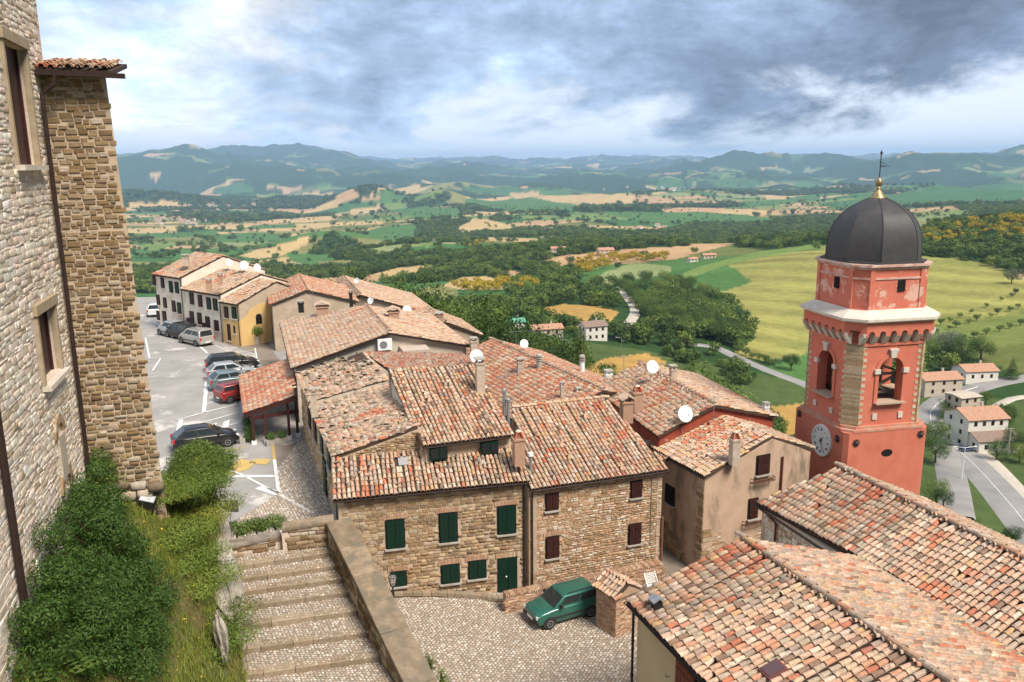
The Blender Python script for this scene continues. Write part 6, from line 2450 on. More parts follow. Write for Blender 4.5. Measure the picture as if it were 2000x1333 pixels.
# stone kerb/retaining edge left of the garden wall
EW = thing('ramp_kerb', tuple(PZ(985, 1195, 0)), 'curved stone kerb edging the cobbled ramp below the stone house', 'kerb')
mb = MB()
kp = [PZ(770, 1158, .75), PZ(860, 1158, .5), PZ(930, 1163, .3), PZ(985, 1170, .2)]
for i in range(len(kp) - 1):
    for k in range(5):
        a, b = kp[i].lerp(kp[i + 1], k / 5), kp[i].lerp(kp[i + 1], (k + 1) / 5)
        m2 = MB()
        m2.box((a + b) / 2 - UP * .02, ((b - a).length - .02, .30, .18), (b - a).normalized(), col=rnd.choice(PAL_STEP))
        m2.build('kerb_stone', M_STONE, EW)

# ------------------------------------------------------------------ red bell tower
TD = 50.0
tc_ = ray(1686, 720)
TC = CAMP + tc_ * (47.5 / 1.0)
TWr = math.radians(12.0)
tdist = math.hypot(TC.x, TC.y)
tn = lambda y: PH(1672, y, tdist - 2.9).z
TW = thing('bell_tower', (TC.x, TC.y, 0), 'red rendered bell tower with dark dome and white clock', 'bell tower', rotz=TWr, local=True)
z_c0, z_c1 = -4.0, tn(842)
z_b1 = tn(672)
z_g0, z_g1 = tn(650), tn(628)
z_t0, z_t1 = tn(606), tn(527)
z_d0 = tn(510)
z_d1 = PH(1706, 385, tdist).z


def octp(s, c):
    h = s / 2
    return [(-h + c, -h), (h - c, -h), (h, -h + c), (h, h - c), (h - c, h), (-h + c, h), (-h, h - c), (-h, -h + c)]


mb = MB()
mb.prism(octp(5.25, .22), z_c0, z_c1)
clk = mb.build('clock_stage', M_RED, TW, local=True)
mb = MB()
mb.prism(octp(5.3, .5), z_c1, z_c1 + .14)
mb.prism(octp(5.05, .55), z_c1 + .14, z_c1 + .30)
mb.build('ledge', mat('red_worn_ledge', (0.50, 0.15, 0.09), (0.46, 0.30, 0.22), 2.5, 0.9), TW, local=True)


def arch_wall(mb, face, s, x0, x1, z0, z1, ow, zs, zsp, thick, col=W1, cx_=0.0, nseg=10):
    """wall on one side of the tower with an arched opening; face 0..3 = -y, +x, +y, -x"""
    c, sn = [(1, 0), (0, 1), (-1, 0), (0, -1)][face]

    def P(x, y, z):
        return (x * c - y * sn, x * sn + y * c, z)
    fy = -s / 2

    def slab_(pts):
        k = len(pts)
        mb.add([P(x, fy, z) for x, z in pts] + [P(x, fy + thick, z) for x, z in pts], [tuple(range(k)), tuple(range(2 * k - 1, k - 1, -1))] + [(i, k + i, k + (i + 1) % k, (i + 1) % k) for i in range(k)], col)
    hw_ = ow / 2
    slab_([(x0, z0), (cx_ - hw_, z0), (cx_ - hw_, z1), (x0, z1)])
    slab_([(cx_ + hw_, z0), (x1, z0), (x1, z1), (cx_ + hw_, z1)])
    if zs > z0 + .01:
        slab_([(cx_ - hw_, z0), (cx_ + hw_, z0), (cx_ + hw_, zs), (cx_ - hw_, zs)])
    for i in range(nseg):
        t0, t1 = math.pi * (1 - i / nseg), math.pi * (1 - (i + 1) / nseg)
        a = (cx_ + hw_ * math.cos(t0), zsp + hw_ * math.sin(t0))
        b = (cx_ + hw_ * math.cos(t1), zsp + hw_ * math.sin(t1))
        slab_([a, b, (b[0], z1), (a[0], z1)])
    return P, fy


SB, CB = 4.8, .62
zb0 = z_c1 + .3
bel = MB()
zs_, zsp_ = zb0 + (z_b1 - zb0) * .27, zb0 + (z_b1 - zb0) * .67
ow_ = 1.5
whi, sills, quo = MB(), MB(), MB()
pils, dets = [], []
for fc in range(4):
    P, fy = arch_wall(bel, fc, SB, -SB / 2 + CB, SB / 2 - CB, zb0, z_b1, ow_, zs_, zsp_, .55)
    det = MB()
    dets.append(det)
    # raised surround
    ring = []
    for i in range(13):
        t = math.pi * i / 12
        ring.append((math.cos(t), math.sin(t)))
    for i in range(12):
        q_ = [((ow_ / 2) * ring[i][0], zsp_ + (ow_ / 2) * ring[i][1]), ((ow_ / 2) * ring[i + 1][0], zsp_ + (ow_ / 2) * ring[i + 1][1]),
              ((ow_ / 2 + .22) * ring[i + 1][0], zsp_ + (ow_ / 2 + .22) * ring[i + 1][1]), ((ow_ / 2 + .22) * ring[i][0], zsp_ + (ow_ / 2 + .22) * ring[i][1])]
        det.add([P(x, fy - .06, z) for x, z in q_] + [P(x, fy, z) for x, z in q_], [(0, 1, 2, 3), (0, 4, 5, 1), (2, 6, 7, 3)])
    for s in (-1, 1):
        for (x, z, wx_, wz_) in ((s * (ow_ / 2 + .11), (zs_ + zsp_) / 2, .22, zsp_ - zs_),):
            q_ = [(x - wx_ / 2, z - wz_ / 2), (x + wx_ / 2, z - wz_ / 2), (x + wx_ / 2, z + wz_ / 2), (x - wx_ / 2, z + wz_ / 2)]
            det.add([P(a, fy - .06, b) for a, b in q_] + [P(a, fy, b) for a, b in q_], [(0, 1, 2, 3), (0, 4, 5, 1), (1, 5, 6, 2), (2, 6, 7, 3), (3, 7, 4, 0)])
        x = s * (ow_ / 2 + .13)
        whi.box(P(x, fy - .05, zsp_ - .02), (.34, .18, .26), P(1, 0, 0))
        whi.box(P(s * (ow_ / 2 + .06), fy - .02, zs_ - .75), (.28, .10, .34), P(1, 0, 0))
    whi.box(P(0, fy - .06, zsp_ + ow_ / 2 + .18), (.30, .2, .42), P(1, 0, 0), (0, 0, 1), taper=1.35)
    whi.box(P(0, fy - .08, zsp_ + ow_ / 2 + .42), (.52, .24, .10), P(1, 0, 0))
    sills.box(P(0, fy + .15, zs_ + .02), (ow_ + .34, .9, .08), P(1, 0, 0))
    # chamfer pilaster of brown brick, with toothed quoins
    ang = fc * math.pi / 2 - math.pi / 4 + math.pi / 2 * 0
    cxp, cyp = [(-1, -1), (1, -1), (1, 1), (-1, 1)][fc]
    cen = Vector((cxp * (SB / 2 - CB / 2), cyp * (SB / 2 - CB / 2), (zb0 + z_b1) / 2))
    nd = Vector((cxp, cyp, 0)).normalized()
    td = Vector((-nd.y, nd.x, 0))
    nb = int((z_b1 - zb0) / .11)
    pil = MB()
    pils.append(pil)
    for i in range(nb):
        z = zb0 + (i + .5) * (z_b1 - zb0) / nb
        pil.box(Vector((cen.x, cen.y, z)) - nd * .15, (CB * 1.414 + .04, .5, (z_b1 - zb0) / nb - .012), td, col=R_.choice([(0.46, 0.33, 0.19), (0.52, 0.39, 0.24), (0.40, 0.28, 0.16), (0.55, 0.43, 0.29)]))
    nq = int((z_b1 - zb0) / .34)
    for i in range(nq):
        z = zb0 + (i + .5) * (z_b1 - zb0) / nq
        for (fx, fy2, ax) in ((cxp * (SB / 2 - CB - .10), cyp * SB / 2, (1, 0, 0)), (cxp * SB / 2, cyp * (SB / 2 - CB - .10), (0, 1, 0))):
            quo.box((fx, fy2, z), (.24, .05, .17), ax, col=R_.choice([(0.55, 0.43, 0.29), (0.62, 0.52, 0.40), (0.50, 0.38, 0.25)]))
bst = bel.build('belfry', M_RED, TW, local=True)
for det in dets:
    det.build('arch_surround', M_RED, bst, local=True)
whi.build('white_blocks', M_TRIM, bst, local=True)
sills.build('sill', mat('worn_brick_sill', (0.45, 0.33, 0.24), (0.36, 0.26, 0.19), 5, 0.95), bst, local=True)
for pil in pils:
    pil.build('pilaster', M_STONE, bst, local=True)
quo.build('quoins', M_STONE, bst, local=True, kind='stuff')
mb = MB()
mb.prism(octp(SB - .3, CB), zb0, zs_)
mb.build('floor', M_WOOD, bst, local=True)
mb = MB()
for (a, b) in [((-1.3, -1.3, zs_ + .05), (1.3, -1.3, zs_ + 1.3)), ((1.3, -1.3, zs_ + .05), (-1.3, -1.3, zs_ + 1.3)), ((-1.3, -1.3, zs_ + 1.35), (1.3, -1.3, zs_ + 1.35)), ((-1.3, 1.2, zs_ + .05), (1.3, 1.2, zs_ + 1.4)),
               ((-1.3, -1.2, zs_ + .1), (-1.3, 1.2, zs_ + 1.3)), ((-1.3, 1.2, zs_ + .1), (-1.3, -1.2, zs_ + 1.3)), ((-1.2, -1.25, zs_ + 2.3), (1.2, -1.0, zs_ + 1.5)), ((-1.3, -1.3, zs_), (-1.3, -1.3, zs_ + 2)), ((1.3, -1.3, zs_), (1.3, -1.3, zs_ + 2)), ((-1.3, -1.3, zs_ + .3), (1.3, -1.3, zs_ + .3))]:
    a, b = Vector(a), Vector(b)
    mb.box((a + b) / 2, ((b - a).length, .14, .14), (b - a).normalized(), UP if abs((b - a).normalized().z) < .9 else (0, 1, 0))
mb.build('bell_frame', mat('grey_timber', (0.30, 0.25, 0.20), (0.20, 0.16, 0.12), 6, 0.9), bst, local=True)
mb = MB()
mb.lathe((0, 0, zs_ + .5), [(.62, 0), (.55, .12), (.42, .35), (.36, .7), (.28, .9), (.06, 1.0)], 16)
mb.build('bell', mat('dark_bronze', (0.05, 0.045, 0.03), (0.03, 0.028, 0.02), 5, 0.45, metal=.6), bst, local=True, smooth=True)
# machicolated gallery
mb = MB()
mb.prism(octp(SB + .16, CB + .05), z_b1 - .10, z_b1 + .06)
mb.prism(octp(SB - .1, CB), z_b1, z_t0 + .05)
mb.build('string_course', M_RED, TW, local=True)
SG, CG = 5.62, .82
gal = MB()
zh = z_b1 + (z_g1 - z_b1) * .40
for fc in range(4):
    wface = SG - 2 * CG
    nbay = 6
    bwid = wface / nbay
    for i in range(nbay):
        xc = -wface / 2 + (i + .5) * bwid
        P, fy = arch_wall(gal, fc, SG, xc - bwid / 2, xc + bwid / 2, zh, z_g1, bwid * .56, zh, zh + .10, .22, cx_=xc, nseg=6)
    for i in range(nbay + 1):
        xc = -wface / 2 + i * bwid
        c, sn = [(1, 0), (0, 1), (-1, 0), (0, -1)][fc]
        prof_ = [(-SB / 2 + .02, z_b1 + .02), (-SB / 2 - .10, z_b1 + .04), (-SB / 2 - .20, z_b1 + .18), (-SG / 2 + .02, zh - .02), (-SG / 2, zh + .16), (-SB / 2 + .02, zh + .16)]
        hw_ = bwid * .23
        vs = [((x_ * c - y_ * sn), (x_ * sn + y_ * c), z_) for x_ in (xc - hw_, xc + hw_) for y_, z_ in prof_]
        k = len(prof_)
        cor = MB()
        cor.add(vs, [tuple(range(k)), tuple(range(2 * k - 1, k - 1, -1))] + [(j, k + j, k + (j + 1) % k, (j + 1) % k) for j in range(k)])
        cor.build('corbel', M_TRIM, TW, local=True)
    # chamfer bay of the gallery
    cxp, cyp = [(-1, -1), (1, -1), (1, 1), (-1, 1)][fc]
    nd = Vector((cxp, cyp, 0)).normalized()
    td = Vector((-nd.y, nd.x, 0))
    cen = Vector((cxp * (SG / 2 - CG / 2), cyp * (SG / 2 - CG / 2), 0))
    gal.box(cen - nd * .11 + UP * (zh + .3 + (z_g1 - zh - .3) / 2), (CG * 1.414, .22, z_g1 - zh - .3), td)
    for s in (-1, 1):
        gal.box(cen - nd * .11 + td * s * CG * .5 + UP * (zh + .15), (CG * .36, .22, .3), td)
gal.build('gallery', M_RED, TW, local=True)
mb = MB()
mb.prism(octp(SG + .08, CG), z_g1, z_g1 + .10)
mb.prism(octp(SG + .42, CG + .08), z_g1 + .10, z_g1 + .24)
a8, b8 = octp(SG + .36, CG + .08), octp(4.7, .66)
mb.add([(x, y, z_g1 + .24) for x, y in a8] + [(x, y, z_t0 + .02) for x, y in b8], [(i, (i + 1) % 8, 8 + (i + 1) % 8, 8 + i) for i in range(8)])
mb.build('cornice', M_TRIM, TW, local=True)
# upper stage
ST_, CT_ = 4.55, .62
mb = MB()
mb.prism(octp(ST_, CT_), z_t0 - .2, z_t1)
M_RED2 = mat('peeling_red_render', (0.57, 0.17, 0.11), (0.49, 0.135, 0.09), 1.2, 0.9, 0.3, 20, c3=(0.60, 0.36, 0.28), s3=1.3, t3=(0.53, 0.60))
ups = mb.build('upper_stage', M_RED2, TW, local=True)
for fc in range(4):
    c, sn = [(1, 0), (0, 1), (-1, 0), (0, -1)][fc]
    for s in (-1, 1):
        mb = MB()
        x, y = s * (ST_ / 2 - CT_ - .12), -ST_ / 2 - .02
        mb.box((x * c - y * sn, x * sn + y * c, (z_t0 + z_t1) / 2), (.30, .08, z_t1 - z_t0), (c, sn, 0))
        mb.build('corner_strip', M_RED2, ups, local=True)
mb = MB()
for fc in (0, 3, 1, 2):
    c, sn = [(1, 0), (0, 1), (-1, 0), (0, -1)][fc]
    x, y = .25, -ST_ / 2 - .005
    mb.box((x * c - y * sn, x * sn + y * c, z_t0 + (z_t1 - z_t0) * .58), (.44, .10, .62), (c, sn, 0))
mb.build('opening', M_VOID, ups, local=True)
mb = MB()
mb.prism(octp(ST_ + .10, CT_ + .02), z_t1 - .55, z_t1 - .45)
mb.prism(octp(ST_ + .16, CT_ + .02), z_t1, z_t1 + .14)
mb.prism(octp(ST_ + .42, CT_ + .10), z_t1 + .14, z_t1 + .27)
mb.build('upper_cornice', mat('peeling_cornice', (0.60, 0.50, 0.44), (0.46, 0.20, 0.14), 2.2, 0.9), TW, local=True)
# dome
M_LEAD = mat('dark_lead_sheet', (0.042, 0.040, 0.042), (0.060, 0.056, 0.056), 1.5, 0.55, 0.15, 8, spec=.35)
mb = MB()
dz0 = z_t1 + .27
mb.prism(octp(ST_ + .22, CT_ + .35), dz0, dz0 + .10)
prof_d = [(1.0, 0.0), (.995, .18), (.975, .34), (.93, .48), (.86, .60), (.74, .72), (.57, .83), (.36, .92), (.13, 1.0)]
o8 = octp(ST_ - .02, 1.18)
vs, fs = [], []
for r, h in prof_d:
    vs += [(x * r, y * r, dz0 + .10 + (z_d1 - dz0 - .1) * h) for x, y in o8]
for i in range(len(prof_d) - 1):
    for k in range(8):
        fs.append((i * 8 + k, i * 8 + (k + 1) % 8, (i + 1) * 8 + (k + 1) % 8, (i + 1) * 8 + k))
fs.append(tuple(range((len(prof_d) - 1) * 8, len(prof_d) * 8)))
mb.add(vs, fs)
dome = mb.build('dome', M_LEAD, TW, local=True, smooth=True)
try:
    dome.data.set_sharp_from_angle(angle=math.radians(26))
except Exception:
    pass
for k in range(8):
    mb = MB()
    mb.tube([vs[8 * 0 + k + i * 8] for i in range(len(prof_d))], .028, 5)
    mb.build('seam', M_LEAD, dome, local=True)
mb = MB()
g = z_d1 - .15
mb.lathe((0, 0, g), [(.42, 0), (.43, .10), (.36, .18), (.32, .28), (.18, .46), (.12, .55), (.14, .62), (.09, .72), (.15, .80), (.20, .92), (.17, 1.04), (.10, 1.12), (.05, 1.2)], 16)
fin = mb.build('finial', mat('worn_gilt', (0.42, 0.29, 0.12), (0.20, 0.16, 0.09), 6, 0.45, metal=.5), TW, local=True, smooth=True)
mb = MB()
mb.tube([(0, 0, g + 1.1), (0, 0, g + 2.55)], .028, 6)
mb.lathe((0, 0, g + 2.5), [(.03, 0), (.09, .04), (.03, .1), (.02, .18)], 8)
mb.tube([(-.1, 0, g + 2.48), (.1, 0, g + 2.48)], .018, 5)
fl_ = Vector((.8, -.6, 0))
mb.tube([(0, 0, g + 1.85), fl_ * .5 + Vector((0, 0, g + 1.80)), (0, 0, g + 2.05)], .018, 5)
mb.tube([(0, 0, g + 1.78), fl_ * .28 + Vector((0, 0, g + 1.80))], .016, 5)
mb.build('weathervane', M_BLACK, fin, local=True)
# clock on the left face
czp = PH(1602, 864, tdist - 2.3).z
cc = Vector((-5.25 / 2, -.50, czp))
mb = MB()
mb.lathe(cc, [(.02, .09), (.80, .09), (.82, .13), (.92, .13), (.94, .02), (.94, 0)], 40, axis=(-1, 0, 0))
clock = mb.build('clock_face', mat('white_clock_enamel', (0.74, 0.72, 0.70), (0.66, 0.64, 0.62), 3, 0.5), clk, local=True, smooth=True)
mb = MB()
NUM = ['XII', 'I', 'II', 'III', 'IIII', 'V', 'VI', 'VII', 'VIII', 'IX', 'X', 'XI']
for h, s in enumerate(NUM):
    t = math.radians(90 - 30 * h)
    rad = Vector((0, -math.cos(t), math.sin(t)))
    tan = Vector((0, -math.sin(t), -math.cos(t)))
    x = 0.0
    wid = {'I': .035, 'V': .07, 'X': .075}
    tot = sum(wid[ch] for ch in s)
    x = -tot / 2
    for ch in s:
        w_ = wid[ch]
        c = cc + Vector((-.10, 0, 0)) + rad * .66 + tan * (x + w_ / 2)
        if ch == 'I':
            mb.box(c, (.015, .012, .15), tan, rad)
        elif ch == 'V':
            for sg in (-1, 1):
                mb.box(c + tan * sg * .016, (.014, .012, .15), tan, rad + tan * sg * .2)
        else:
            for sg in (-1, 1):
                mb.box(c, (.014, .012, .155), tan, rad + tan * sg * .4)
        x += w_
mb.build('numerals', M_BLACK, clock, local=True)
mb = MB()
for ang_, ln, wd_ in ((math.radians(90 - 30 * 1.3), .36, .07), (math.radians(90 - 6 * 26), .60, .05)):
    rad = Vector((0, -math.cos(ang_), math.sin(ang_)))
    tan = Vector((0, -math.sin(ang_), -math.cos(ang_)))
    mb.box(cc + Vector((-.13, 0, 0)) + rad * (ln / 2 - .08), (wd_, .015, ln + .16), tan, rad, taper=.4)
mb.lathe(cc + Vector((-.10, 0, 0)), [(.06, 0), (.05, .05)], 12, axis=(-1, 0, 0))
mb.build('clock_hands', M_BLACK, clock, local=True)
# oval hole and iron tie anchors
zo = PH(1728, 888, tdist - 2.4).z
mb = MB()
ovl = [(.05 + .36 * math.cos(t), zo + .22 * math.sin(t)) for t in np.linspace(0, 2 * math.pi, 20, endpoint=False)]
mb.add([(x, -5.25 / 2 - .006, z) for x, z in ovl] + [(x, -5.25 / 2 + .3, z) for x, z in ovl], [tuple(range(20)), ] + [(i, (i + 1) % 20, 20 + (i + 1) % 20, 20 + i) for i in range(20)])
mb.build('oval_opening', M_VOID, clk, local=True)
for (face, x, z) in [(0, -1.95, zo + .75), (0, 2.1, zo + .95), (3, 1.9, zo + .8), (3, -2.0, zo + 1.1)]:
    c, sn = [(1, 0), (0, 1), (-1, 0), (0, -1)][face]
    y = -5.25 / 2 - .04
    mb = MB()
    p = Vector((x * c - y * sn, x * sn + y * c, z))
    for a in range(4):
        dv = Vector((c, sn, 0)) * math.cos(a * math.pi / 4) + UP * math.sin(a * math.pi / 4)
        mb.box(p, (.42, .07, .06), dv, UP if abs(dv.z) < .9 else (sn, -c, 0))
    mb.lathe(p, [(.10, -.04), (.10, .06), (.05, .10)], 8, axis=(sn, -c, 0))
    mb.build('tie_anchor', mat('dark_wrought_iron', (0.05, 0.055, 0.06), (0.09, 0.06, 0.045), 8, 0.6, metal=.3), clk, local=True)
# ------------------------------------------------------------------ cars
M_TYRE = mat('black_rubber', (0.018, 0.018, 0.018), (0.028, 0.027, 0.026), 9, 0.85)
M_RIM = mat('silver_wheel', (0.45, 0.45, 0.46), (0.36, 0.36, 0.37), 7, 0.35, metal=.7)
M_CGLASS = glass_mat('car_glass', (0.02, 0.026, 0.028), .05)
M_TAIL = glass_mat('red_tail_lamp', (0.45, 0.01, 0.01), .15)
M_LAMP = glass_mat('clear_head_lamp', (0.65, 0.66, 0.66), .1)
M_TRIMP = mat('dark_plastic_trim', (0.025, 0.025, 0.026), (0.035, 0.035, 0.035), 8, 0.6)
KINDS = {
    # body stations (x, z bottom, z top, half width); greenhouse base rear/front, roof rear/front, widths, height
    'box': dict(L=3.4, st=[(-1.70, .34, .84, .66), (-1.66, .24, .92, .71), (-1.0, .20, .93, .74), (.3, .20, .92, .74), (.85, .20, .90, .74), (1.45, .22, .80, .72), (1.66, .26, .72, .69), (1.70, .34, .66, .64)],
                gh=(-1.62, .86, -1.46, .28, .70, .60, .92, 1.40), wheels=(1.08, -1.08, .27), rails=True),
    'hatch': dict(L=4.0, st=[(-1.98, .40, .80, .60), (-1.90, .26, .96, .76), (-1.2, .20, .97, .84), (.2, .20, .95, .85), (1.0, .20, .92, .85), (1.6, .22, .80, .80), (1.9, .28, .66, .70), (2.0, .36, .58, .58)],
                  gh=(-1.86, 1.10, -1.25, .20, .80, .60, .95, 1.45), wheels=(1.25, -1.28, .31)),
    'wagon': dict(L=4.45, st=[(-2.22, .40, .82, .64), (-2.14, .26, .95, .80), (-1.3, .20, .96, .86), (.2, .20, .94, .87), (1.1, .20, .92, .86), (1.8, .22, .80, .82), (2.12, .28, .66, .72), (2.22, .36, .58, .60)],
                  gh=(-2.12, 1.18, -1.75, .30, .82, .64, .94, 1.47), wheels=(1.38, -1.34, .32)),
    'mpv': dict(L=4.3, st=[(-2.14, .42, .92, .68), (-2.10, .26, 1.0, .82), (-1.3, .20, 1.0, .87), (.2, .20, 1.0, .88), (1.2, .20, .98, .87), (1.8, .22, .86, .83), (2.06, .28, .70, .74), (2.15, .36, .62, .62)],
                gh=(-2.06, 1.35, -1.85, .45, .84, .68, 1.0, 1.66), wheels=(1.36, -1.32, .32), rails=True),
}


def car(label, loc, heading, kind, paint, group=None, name='parked_car'):
    K = KINDS[kind]
    t = thing(name, tuple(loc), label, 'car', group, rotz=math.atan2(heading.y, heading.x), local=True)
    mb = MB()
    rings = []
    for x, zb, zt, w in K['st']:
        zm = zb + (zt - zb) * .55
        rings.append([(x, -w * .90, zb), (x, -w * .99, zb + (zt - zb) * .18), (x, -w, zm), (x, -w * .95, zt - .05), (x, -w * .80, zt),
                      (x, w * .80, zt), (x, w * .95, zt - .05), (x, w, zm), (x, w * .99, zb + (zt - zb) * .18), (x, w * .90, zb)])
    vs = [p for r in rings for p in r]
    fs = []
    n = 10
    for i in range(len(rings) - 1):
        for k in range(n):
            fs.append((i * n + k, i * n + (k + 1) % n, (i + 1) * n + (k + 1) % n, (i + 1) * n + k))
    fs.append(tuple(range(n)))
    fs.append(tuple(range((len(rings) - 1) * n, len(rings) * n))[::-1])
    mb.add(vs, fs)
    xr, xf, rr_, rf, wb, wr, zb, H = K['gh']
    zb -= .03
    # greenhouse with a crowned roof
    g = [(xr, -wb, zb), (xf, -wb * .96, zb), (xf, wb * .96, zb), (xr, wb, zb), (rr_, -wr, H - .05), (rf, -wr, H - .05), (rf, wr, H - .05), (rr_, wr, H - .05),
         (rr_ + .06, -wr * .8, H), (rf - .12, -wr * .8, H), (rf - .12, wr * .8, H), (rr_ + .06, wr * .8, H)]
    mb.add(g, [(0, 1, 5, 4), (1, 2, 6, 5), (2, 3, 7, 6), (3, 0, 4, 7), (4, 5, 9, 8), (5, 6, 10, 9), (6, 7, 11, 10), (7, 4, 8, 11), (8, 9, 10, 11)])
    body = mb.build('body', paint, t, local=True, smooth=True)
    bv = body.modifiers.new('bevel', 'BEVEL')
    bv.width = .03
    bv.segments = 2
    bv.limit_method = 'ANGLE'
    bv.angle_limit = math.radians(28)

    def panel(nm, quad, a0, a1, b0, b1, material, lift=.012, parent=t):
        """pane laid on a greenhouse face: bilinear sub-rectangle of a quad"""
        q = [Vector(p) for p in quad]
        nn_ = (q[1] - q[0]).cross(q[3] - q[0]).normalized()
        cen = Vector((0, 0, 1.0))
        if nn_.dot((q[0] + q[2]) / 2 - cen) < 0:
            nn_ = -nn_

        def B(u, v):
            return q[0].lerp(q[1], u).lerp(q[3].lerp(q[2], u), v) + nn_ * lift
        m = MB()
        c4 = [B(a0, b0), B(a1, b0), B(a1, b1), B(a0, b1)]
        m.add(c4 + [p - nn_ * .03 for p in c4], [(0, 1, 2, 3), (0, 4, 5, 1), (1, 5, 6, 2), (2, 6, 7, 3), (3, 7, 4, 0)])
        return m.build(nm, material, parent, local=True)
    G = [Vector(p) for p in g]
    panel('windscreen', (G[1], G[2], G[6], G[5]), .05, .95, .08, .94, M_CGLASS)
    panel('rear_window', (G[3], G[0], G[4], G[7]), .08, .92, .30 if kind == 'box' else .12, .92, M_CGLASS)
    for s_, qd in ((-1, (G[0], G[1], G[5], G[4])), (1, (G[3], G[2], G[6], G[7]))):
        panel('side_window', qd, .06, .46, .22, .88, M_CGLASS)
        panel('side_window', qd, .50, .90, .22, .88, M_CGLASS)
        m = MB()
        x0_ = xf - .35
        m.box((x0_, s_ * (wb + .10), zb + .12), (.10, .18, .13))
        m.build('mirror', M_TRIMP if kind == 'box' else paint, t, local=True)
        m = MB()
        m.box((-.05, s_ * (max(q[3] for q in K['st']) + .004), .50), (K['L'] * .62, .02, .10))
        m.build('side_moulding', M_TRIMP, t, local=True)
    xa, xb, wr2 = K['wheels']
    hwid = max(q[3] for q in K['st'])
    for wx_ in (xa, xb):
        for s_ in (-1, 1):
            m = MB()
            y = s_ * (hwid - .09)
            m.lathe((wx_, y, wr2), [(wr2 * .62, -.10), (wr2 * .95, -.10), (wr2, -.06), (wr2, .06), (wr2 * .95, .10), (wr2 * .62, .10)], 18, axis=(0, s_, 0))
            whl = m.build('wheel', M_TYRE, t, local=True)
            m = MB()
            m.lathe((wx_, y, wr2), [(wr2 * .64, .085), (wr2 * .60, .105), (wr2 * .2, .09), (.02, .11)], 14, axis=(0, s_, 0))
            m.build('rim', M_RIM, whl, local=True, smooth=True)
            m = MB()      # dark wheel arch
            arc_ = [(wx_ + (wr2 + .07) * math.cos(a), wr2 + (wr2 + .07) * math.sin(a)) for a in np.linspace(-.3, math.pi + .3, 14)]
            yo = s_ * (hwid + .006)
            m.add([(x, yo, z) for x, z in arc_] + [(x, yo - s_ * .12, z) for x, z in arc_], [tuple(range(14))] + [(i, i + 1, 15 + i, 14 + i) for i in range(13)])
            m.build('wheel_arch', M_TRIMP, t, local=True)
    st = K['st']
    fx, bx = st[-1][0], st[0][0]
    for x, s2, nm in ((fx - .05, 1, 'front_bumper'), (bx + .05, -1, 'rear_bumper')):
        m = MB()
        m.box((x, 0, .40), (.16, st[0][3] * 2.1, .20))
        o = m.build(nm, M_TRIMP if kind == 'box' else paint, t, local=True)
        bb = o.modifiers.new('bevel', 'BEVEL')
        bb.width = .05
        bb.segments = 2
        m = MB()
        m.box((x + s2 * .085, 0, .44), (.015, .50, .11))
        m.build('number_plate', M_WHITE, t, local=True)
    for s_ in (-1, 1):
        m = MB()
        m.box((fx - .10, s_ * st[-1][3] * .84, .62), (.20, .24, .14), (1, -s_ * .25, 0))
        m.build('headlight', M_LAMP, t, local=True)
        m = MB()
        m.box((bx + .05, s_ * st[1][3] * .88, .80), (.12, .14, .28))
        m.build('tail_light', M_TAIL, t, local=True)
        if K.get('rails'):
            m = MB()
            m.tube([(rr_ + .15, s_ * wr * .9, H - .02), (rr_ + .2, s_ * wr * .9, H + .05), (rf - .3, s_ * wr * .9, H + .05), (rf - .2, s_ * wr * .9, H - .02)], .018, 6)
            m.build('roof_rail', M_BLACK, t, local=True)
    return t


PT = {'green': paint_mat('green_car_paint', (0.016, 0.115, 0.085)), 'black': paint_mat('black_car_paint', (0.007, 0.007, 0.008), .25), 'silver': paint_mat('silver_car_paint', (0.36, 0.38, 0.39)),
      'slate': paint_mat('slate_car_paint', (0.13, 0.17, 0.18)), 'red': paint_mat('red_car_paint', (0.27, 0.022, 0.018)), 'white': paint_mat('white_car_paint', (0.66, 0.66, 0.64)), 'blue': paint_mat('blue_car_paint', (0.03, 0.06, 0.12)), 'champ': paint_mat('champagne_car_paint', (0.40, 0.37, 0.33))}
hd = Vector((-.89, -.45, 0)).normalized()
car('small boxy green car parked against the garden wall', (2.25, 34.55, 0.02), hd, 'box', PT['green'])


def car_px(label, fw, rw, kind, paint, z=3.02, shift=0.0, group='cars parked on the piazza'):
    """place by the two visible wheel contacts on the near (right-hand) side"""
    A, B = PZ(*fw, z), PZ(*rw, z)
    h = (A - B)
    h.z = 0
    h.normalize()
    left = Vector((-h.y, h.x, 0))
    w_ = max(q[3] for q in KINDS[kind]['st'])
    c = (A + B) / 2 + left * w_ + h * shift
    return car(label, (c.x, c.y, z), h, kind, paint, group)


car_px('black hatchback nearest the bush with red tail light', (443, 874), (368, 886), 'hatch', PT['black'])
car_px('black estate car at the top of the parked row', (489, 722), (424, 729), 'wagon', PT['black'])
car_px('pale silver hatchback second in the parked row', (487, 739), (424, 747), 'hatch', PT['silver'])
car_px('slate grey hatchback third in the parked row beside the red car', (495, 755), (431, 765), 'hatch', PT['slate'])
car_px('small boxy red car at the end of the row beside the portico', (503, 777), (449, 789), 'box', PT['red'])
dv = rowd.copy()
for lab, px_, kd_, pt_ in [('champagne people carrier parked last in front of the terrace', (404, 676), 'mpv', 'champ'), ('dark estate car parked between two silver cars by the terrace', (374, 664), 'mpv', 'black'), ('silver car parked furthest along the terrace', (358, 660), 'mpv', 'silver')]:
    p = PZ(*px_, 3.02)
    car(lab, tuple(p + dv * 1.9), dv, kd_, PT[pt_], 'cars parked on the piazza')
p = PZ(297, 620, 3.02)
car('white car alone at the far bend of the hilltop road', tuple(p + Vector((-.2, 1.8, 0))), Vector((-.25, .97, 0)), 'hatch', PT['white'], 'cars parked on the piazza')
